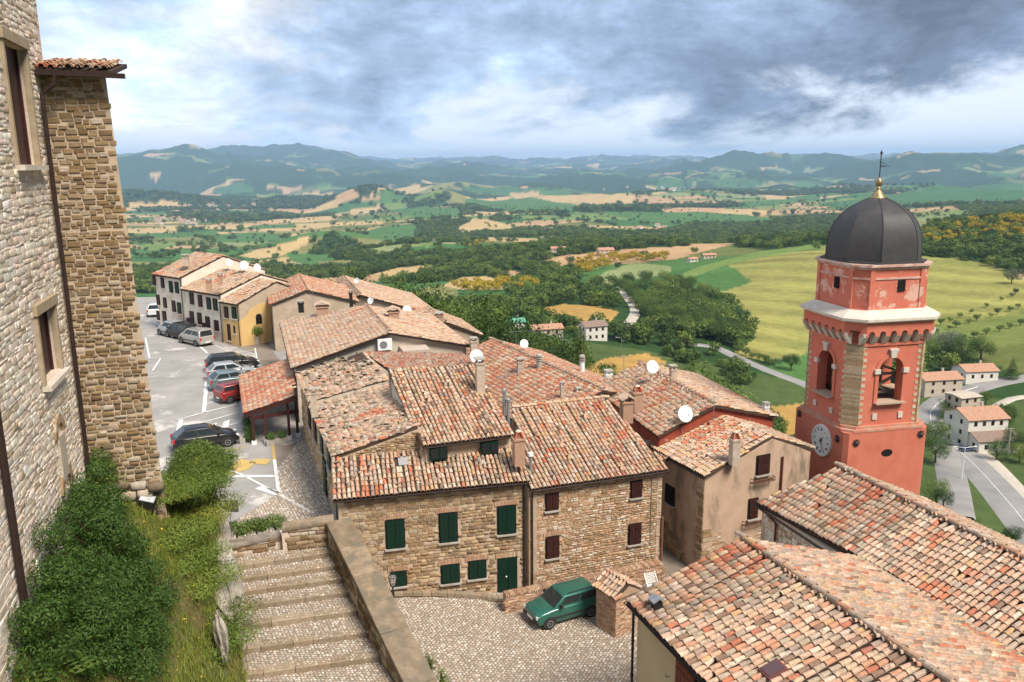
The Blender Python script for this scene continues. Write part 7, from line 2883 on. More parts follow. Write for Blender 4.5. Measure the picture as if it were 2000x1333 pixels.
for lab, px_, kd_, pt_, hx in [('silver car outside the white valley house', (1867, 873), 'hatch', 'silver', (.8, -.6, 0)), ('dark blue car on the forecourt by the valley road', (1888, 884), 'wagon', 'blue', (.95, .15, 0))]:
    p = PG(*px_)
    car(lab, (p.x, p.y, p.z + .3), Vector(hx).normalized(), kd_, PT[pt_], 'cars down at the valley road')

# ------------------------------------------------------------------ portico on the piazza
M_TIMB = mat('oxblood_timber', (0.060, 0.018, 0.014), (0.04, 0.012, 0.010), 5, 0.6)
pf = [PZ(477, 808, 5.0), PZ(468, 735, 5.0), PZ(559, 706, 6.0), PZ(577, 774, 6.0)]
PO = thing('portico', tuple(PZ(500, 868, 3)), 'timber portico with red tiled roof against the long stone house', 'portico')
roof_plane(PO, pf, 'red', n_ind=0, seed=131, mess=.7, far=False, thick=.14, deck=M_TIMB)
for (px_, py_, zt__) in [(497, 868, 5.0), (521, 866, 5.2), (566, 858, 5.75), (582, 853, 5.9), (480, 800, 4.9)]:
    b = PZ(px_, py_, 3.0)
    mb = MB()
    mb.box((b.x, b.y, 3 + (zt__ - 3) / 2 + .1), (.17, .17, zt__ - 3 - .2), ex)
    mb.build('post', M_TIMB, PO)
    mb = MB()
    mb.box((b.x, b.y, 3.12), (.30, .30, .26), ex)
    mb.build('post_base', M_WHITE, PO)
bA, bB = PZ(497, 868, 3.0), PZ(582, 853, 3.0)
for z_ in (4.75,):
    mb = MB()
    mb.box((bA + bB) / 2 + UP * (z_ - 3), ((bB - bA).length + .3, .16, .22), (bB - bA).normalized())
    mb.build('beam', M_TIMB, PO)
mb = MB()
mb.box((pf[0] + pf[3]) / 2 - UP * .18, ((pf[3] - pf[0]).length, .10, .24), (pf[3] - pf[0]).normalized(), UP)
mb.build('fascia', M_TIMB, PO)
mb = MB()
mb.box((pf[0] + pf[1]) / 2 - UP * .2, ((pf[1] - pf[0]).length, .10, .16), (pf[1] - pf[0]).normalized(), UP)
mb.build('gutter', M_TIMB, PO)
pp = PZ(541, 868, 3.0)
tp = thing('stone_planter', tuple(pp), 'long stone planter with two clipped bushes under the portico', 'planter')
mb = MB()
dpl = (bB - bA).normalized()
dpl.z = 0
mb.box(pp + UP * .2, (1.4, .45, .4), dpl)
mb.build('trough', M_CONC, tp)
for s_ in (-1, 1):
    c = pp + dpl * .34 * s_ + UP * .6
    leaf_cloud('foliage', [(c.x, c.y, c.z, .34, .3, .3)], 1200, .035, M_LEAF_DK, 41 + s_, parent=tp, off=tuple(pp))
for k, (px_, py_) in enumerate([(485, 835), (488, 848), (490, 862)]):
    c = PZ(px_, py_, 3.0)
    shrub('portico_hedge', ['clipped hedge plant under the upper edge of the portico', 'middle clipped hedge plant beside the portico post', 'clipped hedge plant in front of the portico post'][k], c, [(0, 0, .6, .4, .5, .5), (0, 0, .3, .45, .5, .3)], 1800, .045, M_LEAF_DK, 44 + k, 'hedge', 'hedge plants along the portico', 2)
pw = [PZ(474, 790, 3.0), PZ(474, 868, 3.0)]
mb = MB()
mb.box((pw[0] + pw[1]) / 2 + UP * .15, ((pw[1] - pw[0]).length, .35, .3), (pw[1] - pw[0]).normalized())
tag(mb.build('kerb_wall', M_CONC), 'low worn kerb wall between the car park and the portico', 'kerb')
# potted plant by the yellow house
c = PZ(502, 672, 3.0)
tp = thing('potted_plant', tuple(c), 'green bush in a pale pot in front of the yellow wall', 'potted plant')
mb = MB()
mb.lathe(c, [(.32, 0), (.45, .7), (.5, .75), (.42, .75)], 14)
mb.build('pot', M_TRIM, tp, smooth=True)
leaf_cloud('foliage', [(c.x, c.y, c.z + 1.35, .65, .6, .65)], 1500, .08, M_LEAF_DK, 48, parent=tp, off=tuple(c))

# ------------------------------------------------------------------ lamp, signs, floodlight, chair
lp = PH(767, 1148, 34.6)
tl = thing('street_lantern', tuple(lp), 'black iron street lantern standing behind the parapet coping', 'lantern')
mb = MB()
mb.tube([lp - UP * 1.2, lp], .035, 8)
mb.tube([lp, lp + UP * .10], [.05, .02], 8)
mb.build('post', M_BLACK, tl)
mb = MB()
for a in range(6):
    t0 = a * math.pi / 3
    b0_, b1_ = Vector((.11 * math.cos(t0), .11 * math.sin(t0), .10)), Vector((.20 * math.cos(t0), .20 * math.sin(t0), .55))
    mb.tube([lp + b0_, lp + b1_], .012, 4)
    mb.tube([lp + b1_, lp + Vector((0, 0, .82))], .010, 4)
for z_, r_ in ((.10, .11), (.55, .20)):
    ring = [lp + Vector((r_ * math.cos(a * math.pi / 3), r_ * math.sin(a * math.pi / 3), z_)) for a in range(7)]
    mb.tube(ring, .013, 4)
mb.lathe(lp + UP * .80, [(.03, 0), (.035, .05), (.01, .12)], 8)
mb.build('frame', M_BLACK, tl)
mb = MB()
mb.lathe(lp + UP * .11, [(.10, 0), (.185, .43)], 6)
gm = bpy.data.materials.new('lantern_glass')
gm.use_nodes = True
gb_ = gm.node_tree.nodes['Principled BSDF']
gb_.inputs['Base Color'].default_value = (.8, .8, .78, 1)
gb_.inputs['Transmission Weight'].default_value = .8
gb_.inputs['Roughness'].default_value = .2
mb.build('pane', gm, tl)
mb = MB()
mb.lathe(lp + UP * .22, [(.05, 0), (.07, .1), (.05, .22), (.01, .26)], 10)
mb.build('bulb', M_WHITE, tl, smooth=True)

sp = PZ(453, 1048, 3.0)
sd_ = math.hypot(sp.x, sp.y)
tsn = thing('road_sign', tuple(sp), 'back of a square road sign on a grey pole at the piazza edge', 'road sign')
s1, s2 = PH(452, 990, sd_), PH(453, 1026, sd_)
mb = MB()
mb.tube([(sp.x, sp.y, 2.6), (sp.x, sp.y, s1.z + .35)], .03, 8)
mb.build('pole', M_GREY, tsn)
mb = MB()
M_SIGNB = mat('dark_sign_back', (0.045, 0.05, 0.06), (0.065, 0.07, 0.08), 4, 0.5, metal=.3)
mb.box(s1 + Vector((0, .06, 0)), (.62, .025, .60))
for z_ in (-.15, .15):
    mb.box(s1 + Vector((0, .035, z_)), (.5, .03, .05))
mb.build('sign_plate', M_SIGNB, tsn)
mb = MB()
mb.box(s2 + Vector((-.05, .06, 0)), (.62, .025, .28), (1, 0, .12))
mb.build('lower_plate', M_SIGNB, tsn)
fp_ = min((q for q in (bank_pt(i / 120, j / 60) for i in range(60, 120) for j in range(2, 59)) if math.hypot(proj(q)[0] - 300, proj(q)[1] - 996) < 14), key=depth)
fl0 = fp_ + UP * .38
tf = thing('floodlight', tuple(fl0), 'black floodlight with pale glass lying in the grass bank', 'floodlight')
mb = MB()
fdir = Vector((.35, -.25, .9)).normalized()
fx_ = Vector((.95, .15, -.3)).normalized()
mb.box(fl0, (.54, .36, .26), fx_, fdir, taper=.9)
mb.build('housing', M_BLACK, tf)
mb = MB()
mb.box(fl0 + fdir * .135, (.40, .26, .02), fx_, fdir)
mb.build('pane', mat('dusty_lamp_glass', (0.50, 0.52, 0.54), (0.40, 0.42, 0.44), 4, .2), tf)
mb = MB()
for s_ in (-1, 1):
    mb.box(fl0 + fx_ * .27 * s_ - UP * .12, (.02, .05, .4), fx_)
mb.tube([fl0 - UP * .3 - fx_ * .27, fl0 - UP * .3 + fx_ * .27], .02, 6)
mb.tube([fl0 - UP * .3, fl0 - UP * .6], .025, 6)
mb.build('bracket', M_BLACK, tf)
ch = PZ(1272, 1158, .02)
tcx = thing('deck_chair', tuple(ch), 'white slatted folding chair beside the plastered corner house', 'chair')
cdx = Vector((.92, .38, 0)).normalized()
cdy = Vector((.38, -.92, 0)).normalized()
for s_ in (-1, 1):
    mb = MB()
    mb.tube([ch + cdx * .3 * s_ + cdy * .45, ch + cdx * .3 * s_ - cdy * .25 + UP * 1.0], .025, 6)
    mb.build('leg', M_WHITE, tcx)
    mb = MB()
    mb.tube([ch + cdx * .3 * s_ - cdy * .45, ch + cdx * .3 * s_ + cdy * .35 + UP * .5], .025, 6)
    mb.build('leg', M_WHITE, tcx)
for i in range(7):
    mb = MB()
    mb.box(ch + UP * (.55 + i * .065) - cdy * (.02 + i * .034), (.62, .015, .045), cdx)
    mb.build('slat', M_WHITE, tcx)
for i in range(6):
    mb = MB()
    mb.box(ch + UP * .47 + cdy * (.02 + i * .06), (.58, .045, .02), cdx)
    mb.build('seat_slat', M_WHITE, tcx)

# ------------------------------------------------------------------ chimneys, dishes, aerials
M_BRK = mat('chimney_brick', (0.44, 0.27, 0.18), (0.36, 0.22, 0.15), 6, 0.95, 0.5)
for px_, py_, z_, h, w_, kind, m_, lab in [
    (938, 757, 9.0, 1.35, .42, 'slab', None, 'slim rendered chimney at the right edge of the tall roof'),
    (1013, 893, 6.9, .95, .5, 'pot', M_BRK, 'brick chimney with orange clay cowl between the two stone houses'),
    (614, 800, 7.6, .95, .34, 'slab', None, 'pale chimney on the roof above the portico'),
    (769, 622, 8.7, .55, .80, 'tiled', M_BRK, 'brick chimney with tiled cap on the beige gabled house'),
    (630, 612, 8.2, .60, .95, 'tiled', M_BRK, 'wide brick chimney with tiled cap on the orange patched roof'),
    (686, 596, 8.2, 1.1, .30, 'slab', M_BLACK, 'dark square flue behind the beige gabled house'),
    (858, 628, 7.2, .55, .6, 'slab', M_BRK, 'squat brick chimney on the lean house by the trees'),
    (925, 690, 7.2, .9, .42, 'slab', None, 'pale chimney block beside the big dish'),
    (1053, 718, 6.8, .45, .38, 'round', M_CONC, 'round ringed flue on the red roof ridge'),
    (1016, 722, 6.6, .55, .40, 'slab', None, 'small capped chimney left on the red roof'),
    (1137, 722, 6.3, .55, .36, 'round', M_WHITE, 'white ringed flue beside the ochre meadow'),
    (1098, 780, 6.2, .85, .22, 'slab', None, 'thin white chimney on the red roof slope'),
    (1130, 774, 6.3, .3, .3, 'slab', M_WHITE, 'tiny capped vent between the red and pale roofs'),
    (1188, 742, 6.6, .4, .40, 'slab', M_WHITE, 'small white vent at the far eave of the pale roof'),
    (1244, 790, 6.9, .75, .55, 'pot', M_BRK, 'chimney with orange clay cowl beside the arched chimney'),
    (1223, 812, 6.5, .85, .60, 'tiled', M_BRK, 'arched brick chimney with tiled top near the skylight'),
    (1314, 738, 7.4, .55, .35, 'slab', None, 'slab topped chimney on the far slope by the trees'),
    (1434, 893, 6.2, .95, .42, 'pot', None, 'tapered grey chimney on the plastered house roof'),
    (1495, 812, 6.0, .55, .28, 'slab', M_WHITE, 'thin white chimney near the red tower'),
    (588, 602, 7.9, .45, .5, 'slab', M_BLACK, 'black flue box on the orange patched roof'),
    (408, 560, 9.4, .5, .45, 'slab', M_BRK, 'chimney on the middle of the terrace roofs'),
    (430, 548, 9.5, .5, .4, 'slab', M_BRK, 'small chimney on the terrace roof near the dishes'),
    (363, 512, 10.6, .55, .6, 'slab', None, 'chimney on the ridge of the whitewashed terrace house'),
    (462, 545, 8.9, .5, .35, 'slab', M_BRK, 'small brick chimney above the yellow end house'),
]:
    chimney(PZ(px_, py_, z_), h, w_, lab, kind, m_, rot=.25)
# twin metal flues and a small cowl
for px_, py_, z_, h, lab in [(985, 820, 7.4, 1.5, 'taller steel flue beside the slim aerials'), (993, 828, 7.2, 1.2, 'shorter steel flue beside the slim aerials'), (1036, 912, 6.2, .55, 'short flue with white cowl at the roof joint')]:
    b = PZ(px_, py_, z_)
    t = thing('steel_flue', tuple(b), lab, 'flue', 'steel flues between the stone houses', local=True)
    mb = MB()
    mb.lathe((0, 0, -.4), [(.085, 0), (.085, h + .4)], 12)
    mb.build('pipe', M_GREY, t, local=True, smooth=True)
    mb = MB()
    mb.lathe((0, 0, h), [(.13, 0), (.13, .14), (.06, .2)], 12)
    mb.build('cowl', M_GREY if 'steel' in lab else M_WHITE, t, local=True)
for px_, py_, z_, h, r_, tl_, az_, lab in [
    (930, 712, 8.6, .55, .42, .35, .25, 'satellite dish at the top right corner of the tall roof'),
    (1022, 690, 6.6, .75, .34, .35, .4, 'white satellite dish on the far edge of the red roof'),
    (1270, 745, 7.3, .95, .42, .35, .45, 'white satellite dish on the ridge of the red fascia house'),
    (1333, 842, 6.3, 1.0, .46, .35, .4, 'largest white satellite dish above the plastered corner house'),
    (795, 622, 7.6, .75, .40, .35, .3, 'white satellite dish near the trees on the gabled house'),
    (727, 598, 7.3, .55, .38, .35, -.6, 'white satellite dish turned sideways on the low pale roof'),
    (699, 556, 7.2, .45, .34, .35, -.5, 'small white satellite dish on the far pale roof'),
    (478, 527, 9.9, .5, .46, .3, .2, 'round white satellite dish on the terrace ridge'),
    (445, 522, 10.0, .5, .44, .3, 1.1, 'white satellite dish at the left of the terrace group'),
    (501, 532, 9.4, .5, .44, .3, .9, 'white satellite dish at the right of the terrace group')]:
    dish(PZ(px_, py_, z_), h, r_, lab, tl_, az_)
for px_, py_, z_, h, lab, az_ in [
    (945, 745, 9.0, 1.5, 'thin aerial mast beside the slim chimney', 0.2), (988, 790, 7.6, 1.7, 'thin aerial mast beside the steel flues', .9), (1010, 765, 6.9, 1.5, 'aerial mast on the dull brown roof', .5), (612, 595, 8.4, 1.6, 'tall aerial mast on the orange patched roof', .3),
    (1218, 730, 7.4, 1.2, 'aerial with long arms against the ochre meadow', .1), (1290, 735, 7.4, .9, 'low aerial by the slab topped chimney', .2), (470, 540, 9.6, 1.9, 'tall aerial on the terrace ridge', .4), (382, 520, 10.6, 1.0, 'short aerial on the whitewashed house', .7),
    (1394, 815, 7.0, 1.2, 'aerial mast on the plastered house roof', .5), (1008, 665, 6.8, .8, 'aerial behind the red roof ridge', .2)]:
    antenna(PZ(px_, py_, z_), h, lab, az_)
# skylight and metal patch
o = MB()
p = PZ(1340, 843, 6.05)
nrm = (H3c + bk - H3c).cross(H3a - H3c).normalized()
nrm = -nrm if nrm.z < 0 else nrm
p = on_plane(1340, 843, H3c, nrm)
o.box(p + nrm * .10, (1.05, .42, .08), (H3a - H3c).normalized(), nrm)
tag(o.build('roof_window', mat('pale_roof_glass', (0.60, 0.63, 0.66), (0.52, 0.55, 0.58), 3, .15)), 'pale flat skylight on the plastered corner house roof', 'skylight')
# air conditioner on the beige gable
ap = on_wall(750, 671, i0, i2)
dga, nga = frame_of(i0, i2)
t = thing('air_conditioner', tuple(ap), 'white air conditioner unit hung on the beige gable', 'air conditioner')
mb = MB()
mb.box(ap + nga * .28, (1.0, .40, .80), dga)
mb.build('casing', M_WHITE, t)
mb = MB()
mb.lathe(ap + nga * .475 - dga * .1, [(.27, 0), (.27, .02), (.22, .03), (.03, .02)], 18, axis=nga)
mb.build('fan_grille', M_GREY, t)
mb = MB()
for s_ in (-.35, .35):
    mb.box(ap + nga * .22 + dga * s_ - UP * .43, (.05, .5, .05), dga)
mb.build('bracket', M_BLACK, t)
# ------------------------------------------------------------------ trees
def crown_lobes(rnd, kind):
    if kind == 'poplar':
        return [(rnd.uniform(-.12, .12), rnd.uniform(-.12, .12), .35 + .3 * i, .30 - .02 * i, .30 - .02 * i, .30) for i in range(7)]
    if kind == 'conifer':
        return [(rnd.uniform(-.05, .05), rnd.uniform(-.05, .05), .25 + .22 * i, .62 - .085 * i, .62 - .085 * i, .2) for i in range(7)]
    L = [(0, 0, .95, .62, .62, .55)]
    for i in range(9):
        a = i * 2.4 + rnd.uniform(-.3, .3)
        r = rnd.uniform(.35, .62)
        L.append((r * math.cos(a), r * math.sin(a), rnd.uniform(.55, 1.35), rnd.uniform(.26, .42), rnd.uniform(.26, .42), rnd.uniform(.22, .36)))
    return L


M_TREE_DK = leaf_mat('dark_oak_leaf', (0.040, 0.086, 0.016), (0.110, 0.170, 0.034), .22)
M_TREE_MD = leaf_mat('fresh_tree_leaf', (0.075, 0.135, 0.022), (0.165, 0.225, 0.042), .22)
M_TREE_YG = leaf_mat('lime_tree_leaf', (0.11, 0.16, 0.025), (0.19, 0.23, 0.045), .25)
M_TREE_GR = leaf_mat('grey_olive_leaf', (0.16, 0.19, 0.12), (0.24, 0.26, 0.18), .2)
M_BROOM = leaf_mat('yellow_broom_flower', (0.60, 0.38, 0.012), (0.26, 0.24, 0.03), .2)
M_BARK = mat('brown_bark', (0.10, 0.075, 0.05), (0.07, 0.05, 0.035), 3, .95)


def crown_mesh(name, kind, n, size, material, seed, trunk=False):
    rnd = random.Random(seed)
    o = leaf_cloud(name, crown_lobes(rnd, kind), n, size, material, seed, hollow=.5)
    me = o.data
    bpy.data.objects.remove(o)
    return me


def trunk_mesh(seed):
    rnd = random.Random(seed)
    mb = MB()
    mb.tube([(0, 0, -.2), (.02, 0, .3), (0, .03, .7)], [.075, .055, .03], 7)
    for i in range(5):
        a = i * 1.3
        mb.tube([(0, 0, .3 + .08 * i), (.2 * math.cos(a), .2 * math.sin(a), .6 + .08 * i), (.4 * math.cos(a), .4 * math.sin(a), .85 + .07 * i)], [.035, .022, .008], 5)
    o = mb.build('trunk', M_BARK)
    me = o.data
    bpy.data.objects.remove(o)
    return me


TRUNK = [trunk_mesh(i) for i in range(2)]
CROWNS = {'oak': [crown_mesh('crown', 'oak', 5600, .033, M_TREE_DK, 10 + i) for i in range(4)],
          'green': [crown_mesh('crown', 'oak', 5600, .033, M_TREE_MD, 20 + i) for i in range(3)],
          'poplar': [crown_mesh('crown', 'poplar', 3600, .040, M_TREE_YG, 30 + i) for i in range(2)],
          'conifer': [crown_mesh('crown', 'conifer', 3600, .036, M_TREE_DK, 40)],
          'olive': [crown_mesh('crown', 'oak', 4000, .042, M_TREE_GR, 50)],
          'broom': [crown_mesh('crown', 'oak', 700, .09, M_BROOM, 60)]}


def tree(p, h, kind, label, group=None, name='tree', wide=1.0):
    t = thing(name, (p.x, p.y, p.z), label, 'tree', group, rotz=R_.uniform(0, 6.28), local=True)
    s = h / 1.65
    if kind in ('poplar',):
        s = h / 2.4
    if kind == 'conifer':
        s = h / 1.8
    for nm, me in (('trunk', R_.choice(TRUNK)), ('crown', R_.choice(CROWNS[kind]))):
        o = bpy.data.objects.new(nm, me)
        COL.objects.link(o)
        o.parent = t
        o.scale = (s * wide, s * wide, s)
    return t


def clear(p, r):
    NOTREE[(GX - p.x) ** 2 + (GY - p.y) ** 2 < r * r] = True


# ------------------------------------------------------------------ houses in the valley
M_BGROOF = mat('valley_tile_roof', (0.46, 0.25, 0.16), (0.34, 0.19, 0.125), 1.2, 0.95, 0.4, 6)
M_BGROOF2 = mat('valley_brown_roof', (0.26, 0.18, 0.14), (0.20, 0.14, 0.11), 1.2, 0.95)
M_BGW = mat('valley_white_render', (0.66, 0.62, 0.55), (0.56, 0.52, 0.46), .6, .95)
M_BGP = mat('valley_stone_render', (0.50, 0.42, 0.33), (0.42, 0.34, 0.27), .8, .95)


def bg_house(p, w_, d_, h, rot, label, wm=None, rm=None, rh=None, wins=True, group=None, cols=3, rows=2, name='farmhouse', ch=True, lift=0.0):
    t = thing(name, (p.x, p.y, p.z), label, 'house', group, rotz=rot, local=True)
    mb = MB()
    mb.prism([(-w_ / 2, -d_ / 2), (w_ / 2, -d_ / 2), (w_ / 2, d_ / 2), (-w_ / 2, d_ / 2)], -4, h)
    rh = rh or d_ * .2
    mb.add([(-w_ / 2, -d_ / 2, h), (-w_ / 2, d_ / 2, h), (-w_ / 2, 0, h + rh), (w_ / 2, -d_ / 2, h), (w_ / 2, d_ / 2, h), (w_ / 2, 0, h + rh)], [(0, 1, 2), (5, 4, 3)])
    wl_ = mb.build('wall', wm or M_BGW, t, local=True)
    mb = MB()
    o_ = .5
    for s in (-1, 1):
        mb.slab([(-w_ / 2 - o_, s * (d_ / 2 + o_), h - rh * 2 * o_ / d_ + .05), (w_ / 2 + o_, s * (d_ / 2 + o_), h - rh * 2 * o_ / d_ + .05), (w_ / 2 + o_, 0, h + rh + .05), (-w_ / 2 - o_, 0, h + rh + .05)], .22)
    rf_ = mb.build('roof', rm or M_BGROOF, t, local=True)
    if ch:
        mb = MB()
        mb.box((w_ * .2, d_ * .12, h + rh + .3), (.7, .7, 1.3))
        mb.build('chimney', M_BGP, rf_, local=True)
    if wins:
        for i in range(cols):
            for j in range(rows):
                for (fx, fy, ax, span) in ((0, -d_ / 2 - .02, (1, 0, 0), w_), (-w_ / 2 - .02, 0, (0, 1, 0), d_)):
                    if fx and i >= 2:
                        continue
                    kk = 2 if fx else cols
                    u = ((i + .5) / kk - .5) * span * .86
                    mb = MB()
                    mb.box((fx + (0 if fx else u), fy + (u if fx else 0), h * (j + .55) / rows), (1.0, .12, 1.35), ax)
                    mb.build('window', M_BROWN_SH if (i + j) % 2 else M_VOID, t, local=True)
    clear(p, max(w_, d_) * .6 + 5)
    return t


bg_house(PG(1157, 662), 10, 8, 6.2, .35, 'grey white two storey house with brown roof below the town', rm=M_BGROOF2, wm=M_BGW)
bg_house(PG(1066, 655), 13, 7, 3.4, .25, 'long low house with tiled roof left of the grey white house', rows=1, wm=M_BGP)
bg_house(PG(1182, 499), 16, 10, 6, .2, 'large farmhouse with red roof on the wooded rise', wm=M_BGP)
bg_house(PG(1241, 503), 12, 9, 5, -.3, 'small white farmhouse right of the large one on the rise')
bg_house(PG(1090, 492), 16, 9, 4, .1, 'farmhouse half hidden by trees on the rise', wm=M_BGP, rows=1)
bg_house(PG(1222, 505), 7, 6, 3.4, .1, 'tiny outbuilding between the two farmhouses on the rise', rows=1, cols=2, wm=M_BGP)
bg_house(PG(1352, 512), 8, 6, 3, .4, 'pale shed among poplars behind the green hill', rows=1, cols=2)
bg_house(PG(1384, 505), 12, 6, 3.4, .2, 'grey farm building at the top of the green hill', rows=1, wm=M_BGP)
bg_house(PG(1005, 640), 8, 6, 3, .3, 'kiosk with green awning behind the town trees', rows=1, cols=2, rm=mat('green_awning', (.12, .36, .24), (.1, .3, .2), 2, .7))
bg_house(PG(1826, 766), 15, 9, 6, .15, 'long stone house with tiled roof just right of the tower', wm=M_BGP)
bg_house(PG(1902, 742), 13, 9, 4.6, .1, 'low white house with red roof beside the valley bend', rows=1)
bg_house(PG(1876, 815), 8, 7, 8, .3, 'stone tower house at the bend of the valley road', wm=M_BGP, rm=M_BGP, rh=.4, ch=False, rows=3, cols=2)
bg_house(PG(1900, 866), 13, 11, 9.5, .15, 'tall three storey white house beside the valley road', rows=3, cols=4)
bg_house(PG(1932, 878), 13, 8, 4.2, .12, 'long white annex with brown roof beside the three storey house', rm=M_BGROOF2, rows=1, cols=4, ch=False)
bg_house(PG(1985, 1010), 8, 6, 3, .4, 'low pale shed by the valley pavement', rows=1, cols=2) if False else None

# far villages: each house a thing of its own
rv = random.Random(77)
for (cx_, cy_, sx_, sy_, n_, lab, grp) in [(345, 430, 60, 9, 34, 'tiny pale house in the far village on the left', 'houses of the far left village'), (440, 405, 70, 5, 22, 'tiny pale house in the hazy valley town', 'houses of the hazy valley town'),
                                          (1290, 372, 80, 4, 14, 'tiny pale house strung along the far valley', 'houses along the far valley'), (1260, 450, 60, 5, 10, 'tiny white farm among the green plain fields', 'farms on the green plain'), (1060, 452, 25, 5, 6, 'tiny white farm near the tan fields', 'farms near the tan fields')]:
    for _ in range(n_):
        p = PG(cx_ + rv.gauss(0, sx_ * .5), cy_ + rv.gauss(0, sy_ * .5))
        k = min(1.6, max(.9, math.hypot(p.x, p.y) / 3300))
        bg_house(p, rv.uniform(9, 16) * k, rv.uniform(8, 11) * k, rv.uniform(4.5, 8) * k, rv.uniform(-.6, .6), lab, wm=rv.choice([M_BGW, M_BGW, M_BGP]), wins=False, group=grp, name='village_house', ch=False)

# street lamp by the valley road
p = PG(1878, 938)
t = thing('street_lamp', tuple(p), 'tall white street lamp with two arms on the road island', 'street lamp')
mb = MB()
mb.tube([p, p + UP * 9], [.14, .08], 8)
mb.build('pole', M_WHITE, t)
for s in (-1, 1):
    mb = MB()
    mb.tube([p + UP * 8.9, p + UP * 9.3 + Vector((s * 2.2, 0, 0))], .06, 6)
    mb.box(p + UP * 9.3 + Vector((s * 2.6, 0, 0)), (.9, .3, .14))
    mb.build('lamp_arm', M_WHITE, t)
p = PG(1968, 890)
t = thing('utility_pole', tuple(p), 'pale concrete utility pole beside the white annex', 'pole')
mb = MB()
mb.tube([p, p + UP * 8.5], [.2, .13], 8)
mb.build('pole', M_CONC, t)
mb = MB()
mb.box(p + UP * 8.2, (2.2, .12, .12))
mb.build('crossarm', M_CONC, t)
for px_, py_, h, lab in [(1213, 690, 6, 'thin lamp post standing behind the red roofs'), (1105, 690, 5, 'thin pole between the town trees')]:
    p = PG(px_, py_, 100)
    t = thing('lamp_post', tuple(p), lab, 'lamp post')
    mb = MB()
    mb.tube([p, p + UP * h], .07, 6)
    mb.tube([p + UP * h, p + UP * (h + .4) + Vector((-1.6, 0, 0))], .05, 6)
    mb.build('pole', M_GREY, t)
    mb = MB()
    mb.box(p + UP * (h + .38) + Vector((-1.9, 0, 0)), (.8, .25, .12))
    mb.build('lamp_head', M_WHITE, t)

# ------------------------------------------------------------------ single trees
TREES = [  # px, foot py, height (m), kind, distance or None, label
    (905, 668, 9.5, 'green', 118, 'leafy green tree right behind the lean house'), (945, 690, 11, 'oak', 110, 'tall dark tree between the lean house and the red roof'), (980, 690, 8.5, 'oak', 118, 'dark tree behind the red roof ridge'), (925, 640, 8, 'green', 150, 'green tree behind the tallest town tree'),
    (738, 590, 7, 'oak', 120, 'dark tree left of the dish behind the pale roofs'), (790, 605, 8.5, 'oak', 125, 'broad dark tree above the low pale roof'), (765, 592, 6, 'green', 140, 'small bright tree between two dark ones behind the pale roofs'), (648, 565, 5.5, 'oak', 130, 'dark tree above the orange patched roof'),
    (840, 620, 7, 'green', 130, 'green tree left of the meadow behind the roofs'),
    (1130, 705, 9, 'poplar', 165, 'slender lime green poplar behind the red roof'), (1075, 690, 8, 'oak', 170, 'dark tree left of the lime poplar'), (1050, 680, 7, 'green', 180, 'green tree below the long low house'), (1100, 690, 7, 'oak', 185, 'dark tree between the poplar and the long low house'),
    (1350, 790, 10, 'oak', 135, 'big dark tree left in the clump by the far roof slope'), (1385, 800, 11, 'oak', 130, 'tallest dark tree in the clump by the far roof slope'), (1420, 810, 9.5, 'green', 140, 'green tree in the clump left of the ochre field'), (1450, 820, 8, 'oak', 150, 'dark tree at the right of the clump by the ochre field'), (1320, 770, 8, 'oak', 150, 'dark tree above the slab topped chimney'),
    (1545, 725, 8, 'oak', None, 'round dark tree alone on the bright green field'), (1975, 742, 9, 'conifer', None, 'dark conifer beside the valley bend'), (1880, 712, 13, 'oak', None, 'large dark oak at the foot of the golden terraces'), (1915, 705, 12, 'oak', None, 'second dark oak at the foot of the golden terraces'), (1845, 690, 11, 'olive', None, 'grey green willow left of the dark oaks'),
    (1815, 700, 9, 'green', None, 'green tree half hidden by the tower gallery'), (1975, 555, 10, 'olive', None, 'grey green tree at the right edge of the golden field'),
    (1850, 815, 6.5, 'green', None, 'green tree between tower house and road'), (1858, 850, 7, 'oak', None, 'dark tree in front of the three storey house'), (1845, 830, 5.5, 'oak', None, 'small dark tree at the road bend'), (1945, 900, 6.5, 'oak', None, 'dark tree below the white annex'), (1975, 885, 7.5, 'oak', None, 'dark tree right of the white annex'), (1990, 905, 6.5, 'green', None, 'green tree at the right frame edge by the hedge'), (1940, 882, 5, 'conifer', None, 'grey conifer in front of the annex'),
    (1960, 835, 8, 'green', None, 'green tree behind the annex'), (1945, 825, 6, 'broom', None, 'yellow flowering shrub behind the annex'), (1925, 790, 5, 'green', None, 'small green tree on the lawn by the tower house'),
    (1822, 872, 9, 'green', None, 'green tree just right of the tower base'), (1826, 905, 9, 'oak', None, 'dark tree under the tower at its right'), (1828, 985, 6.5, 'green', None, 'green bush tree above the church roof edge'), (1842, 992, 5, 'oak', None, 'small dark bush on the slope behind the church'), (1905, 1050, 3, 'green', None, 'low green bush peeking over the church eave'),
    (1975, 1062, 4.5, 'oak', None, 'dark green bush at the lower right edge behind the church'),
]
for px_, py_, h, kind, dd_, lab in TREES:
    if dd_:
        q_ = PH(px_, py_, dd_)
        zt = PH(px_, py_, dd_).z
        p = Vector((q_.x, q_.y, ground(q_.x, q_.y)))
        h_need = h
        if zt > p.z:      # foot hidden by the roofs: the crown top must stand where it shows
            h_need = (zt - p.z) + h * .75
        tree(p, h_need, kind, lab, 'single trees around the town', wide=min(1.0, .55 + .45 * h / h_need))
    else:
        p = PG(px_, py_)
        tree(p, h, kind, lab, 'single trees around the town')
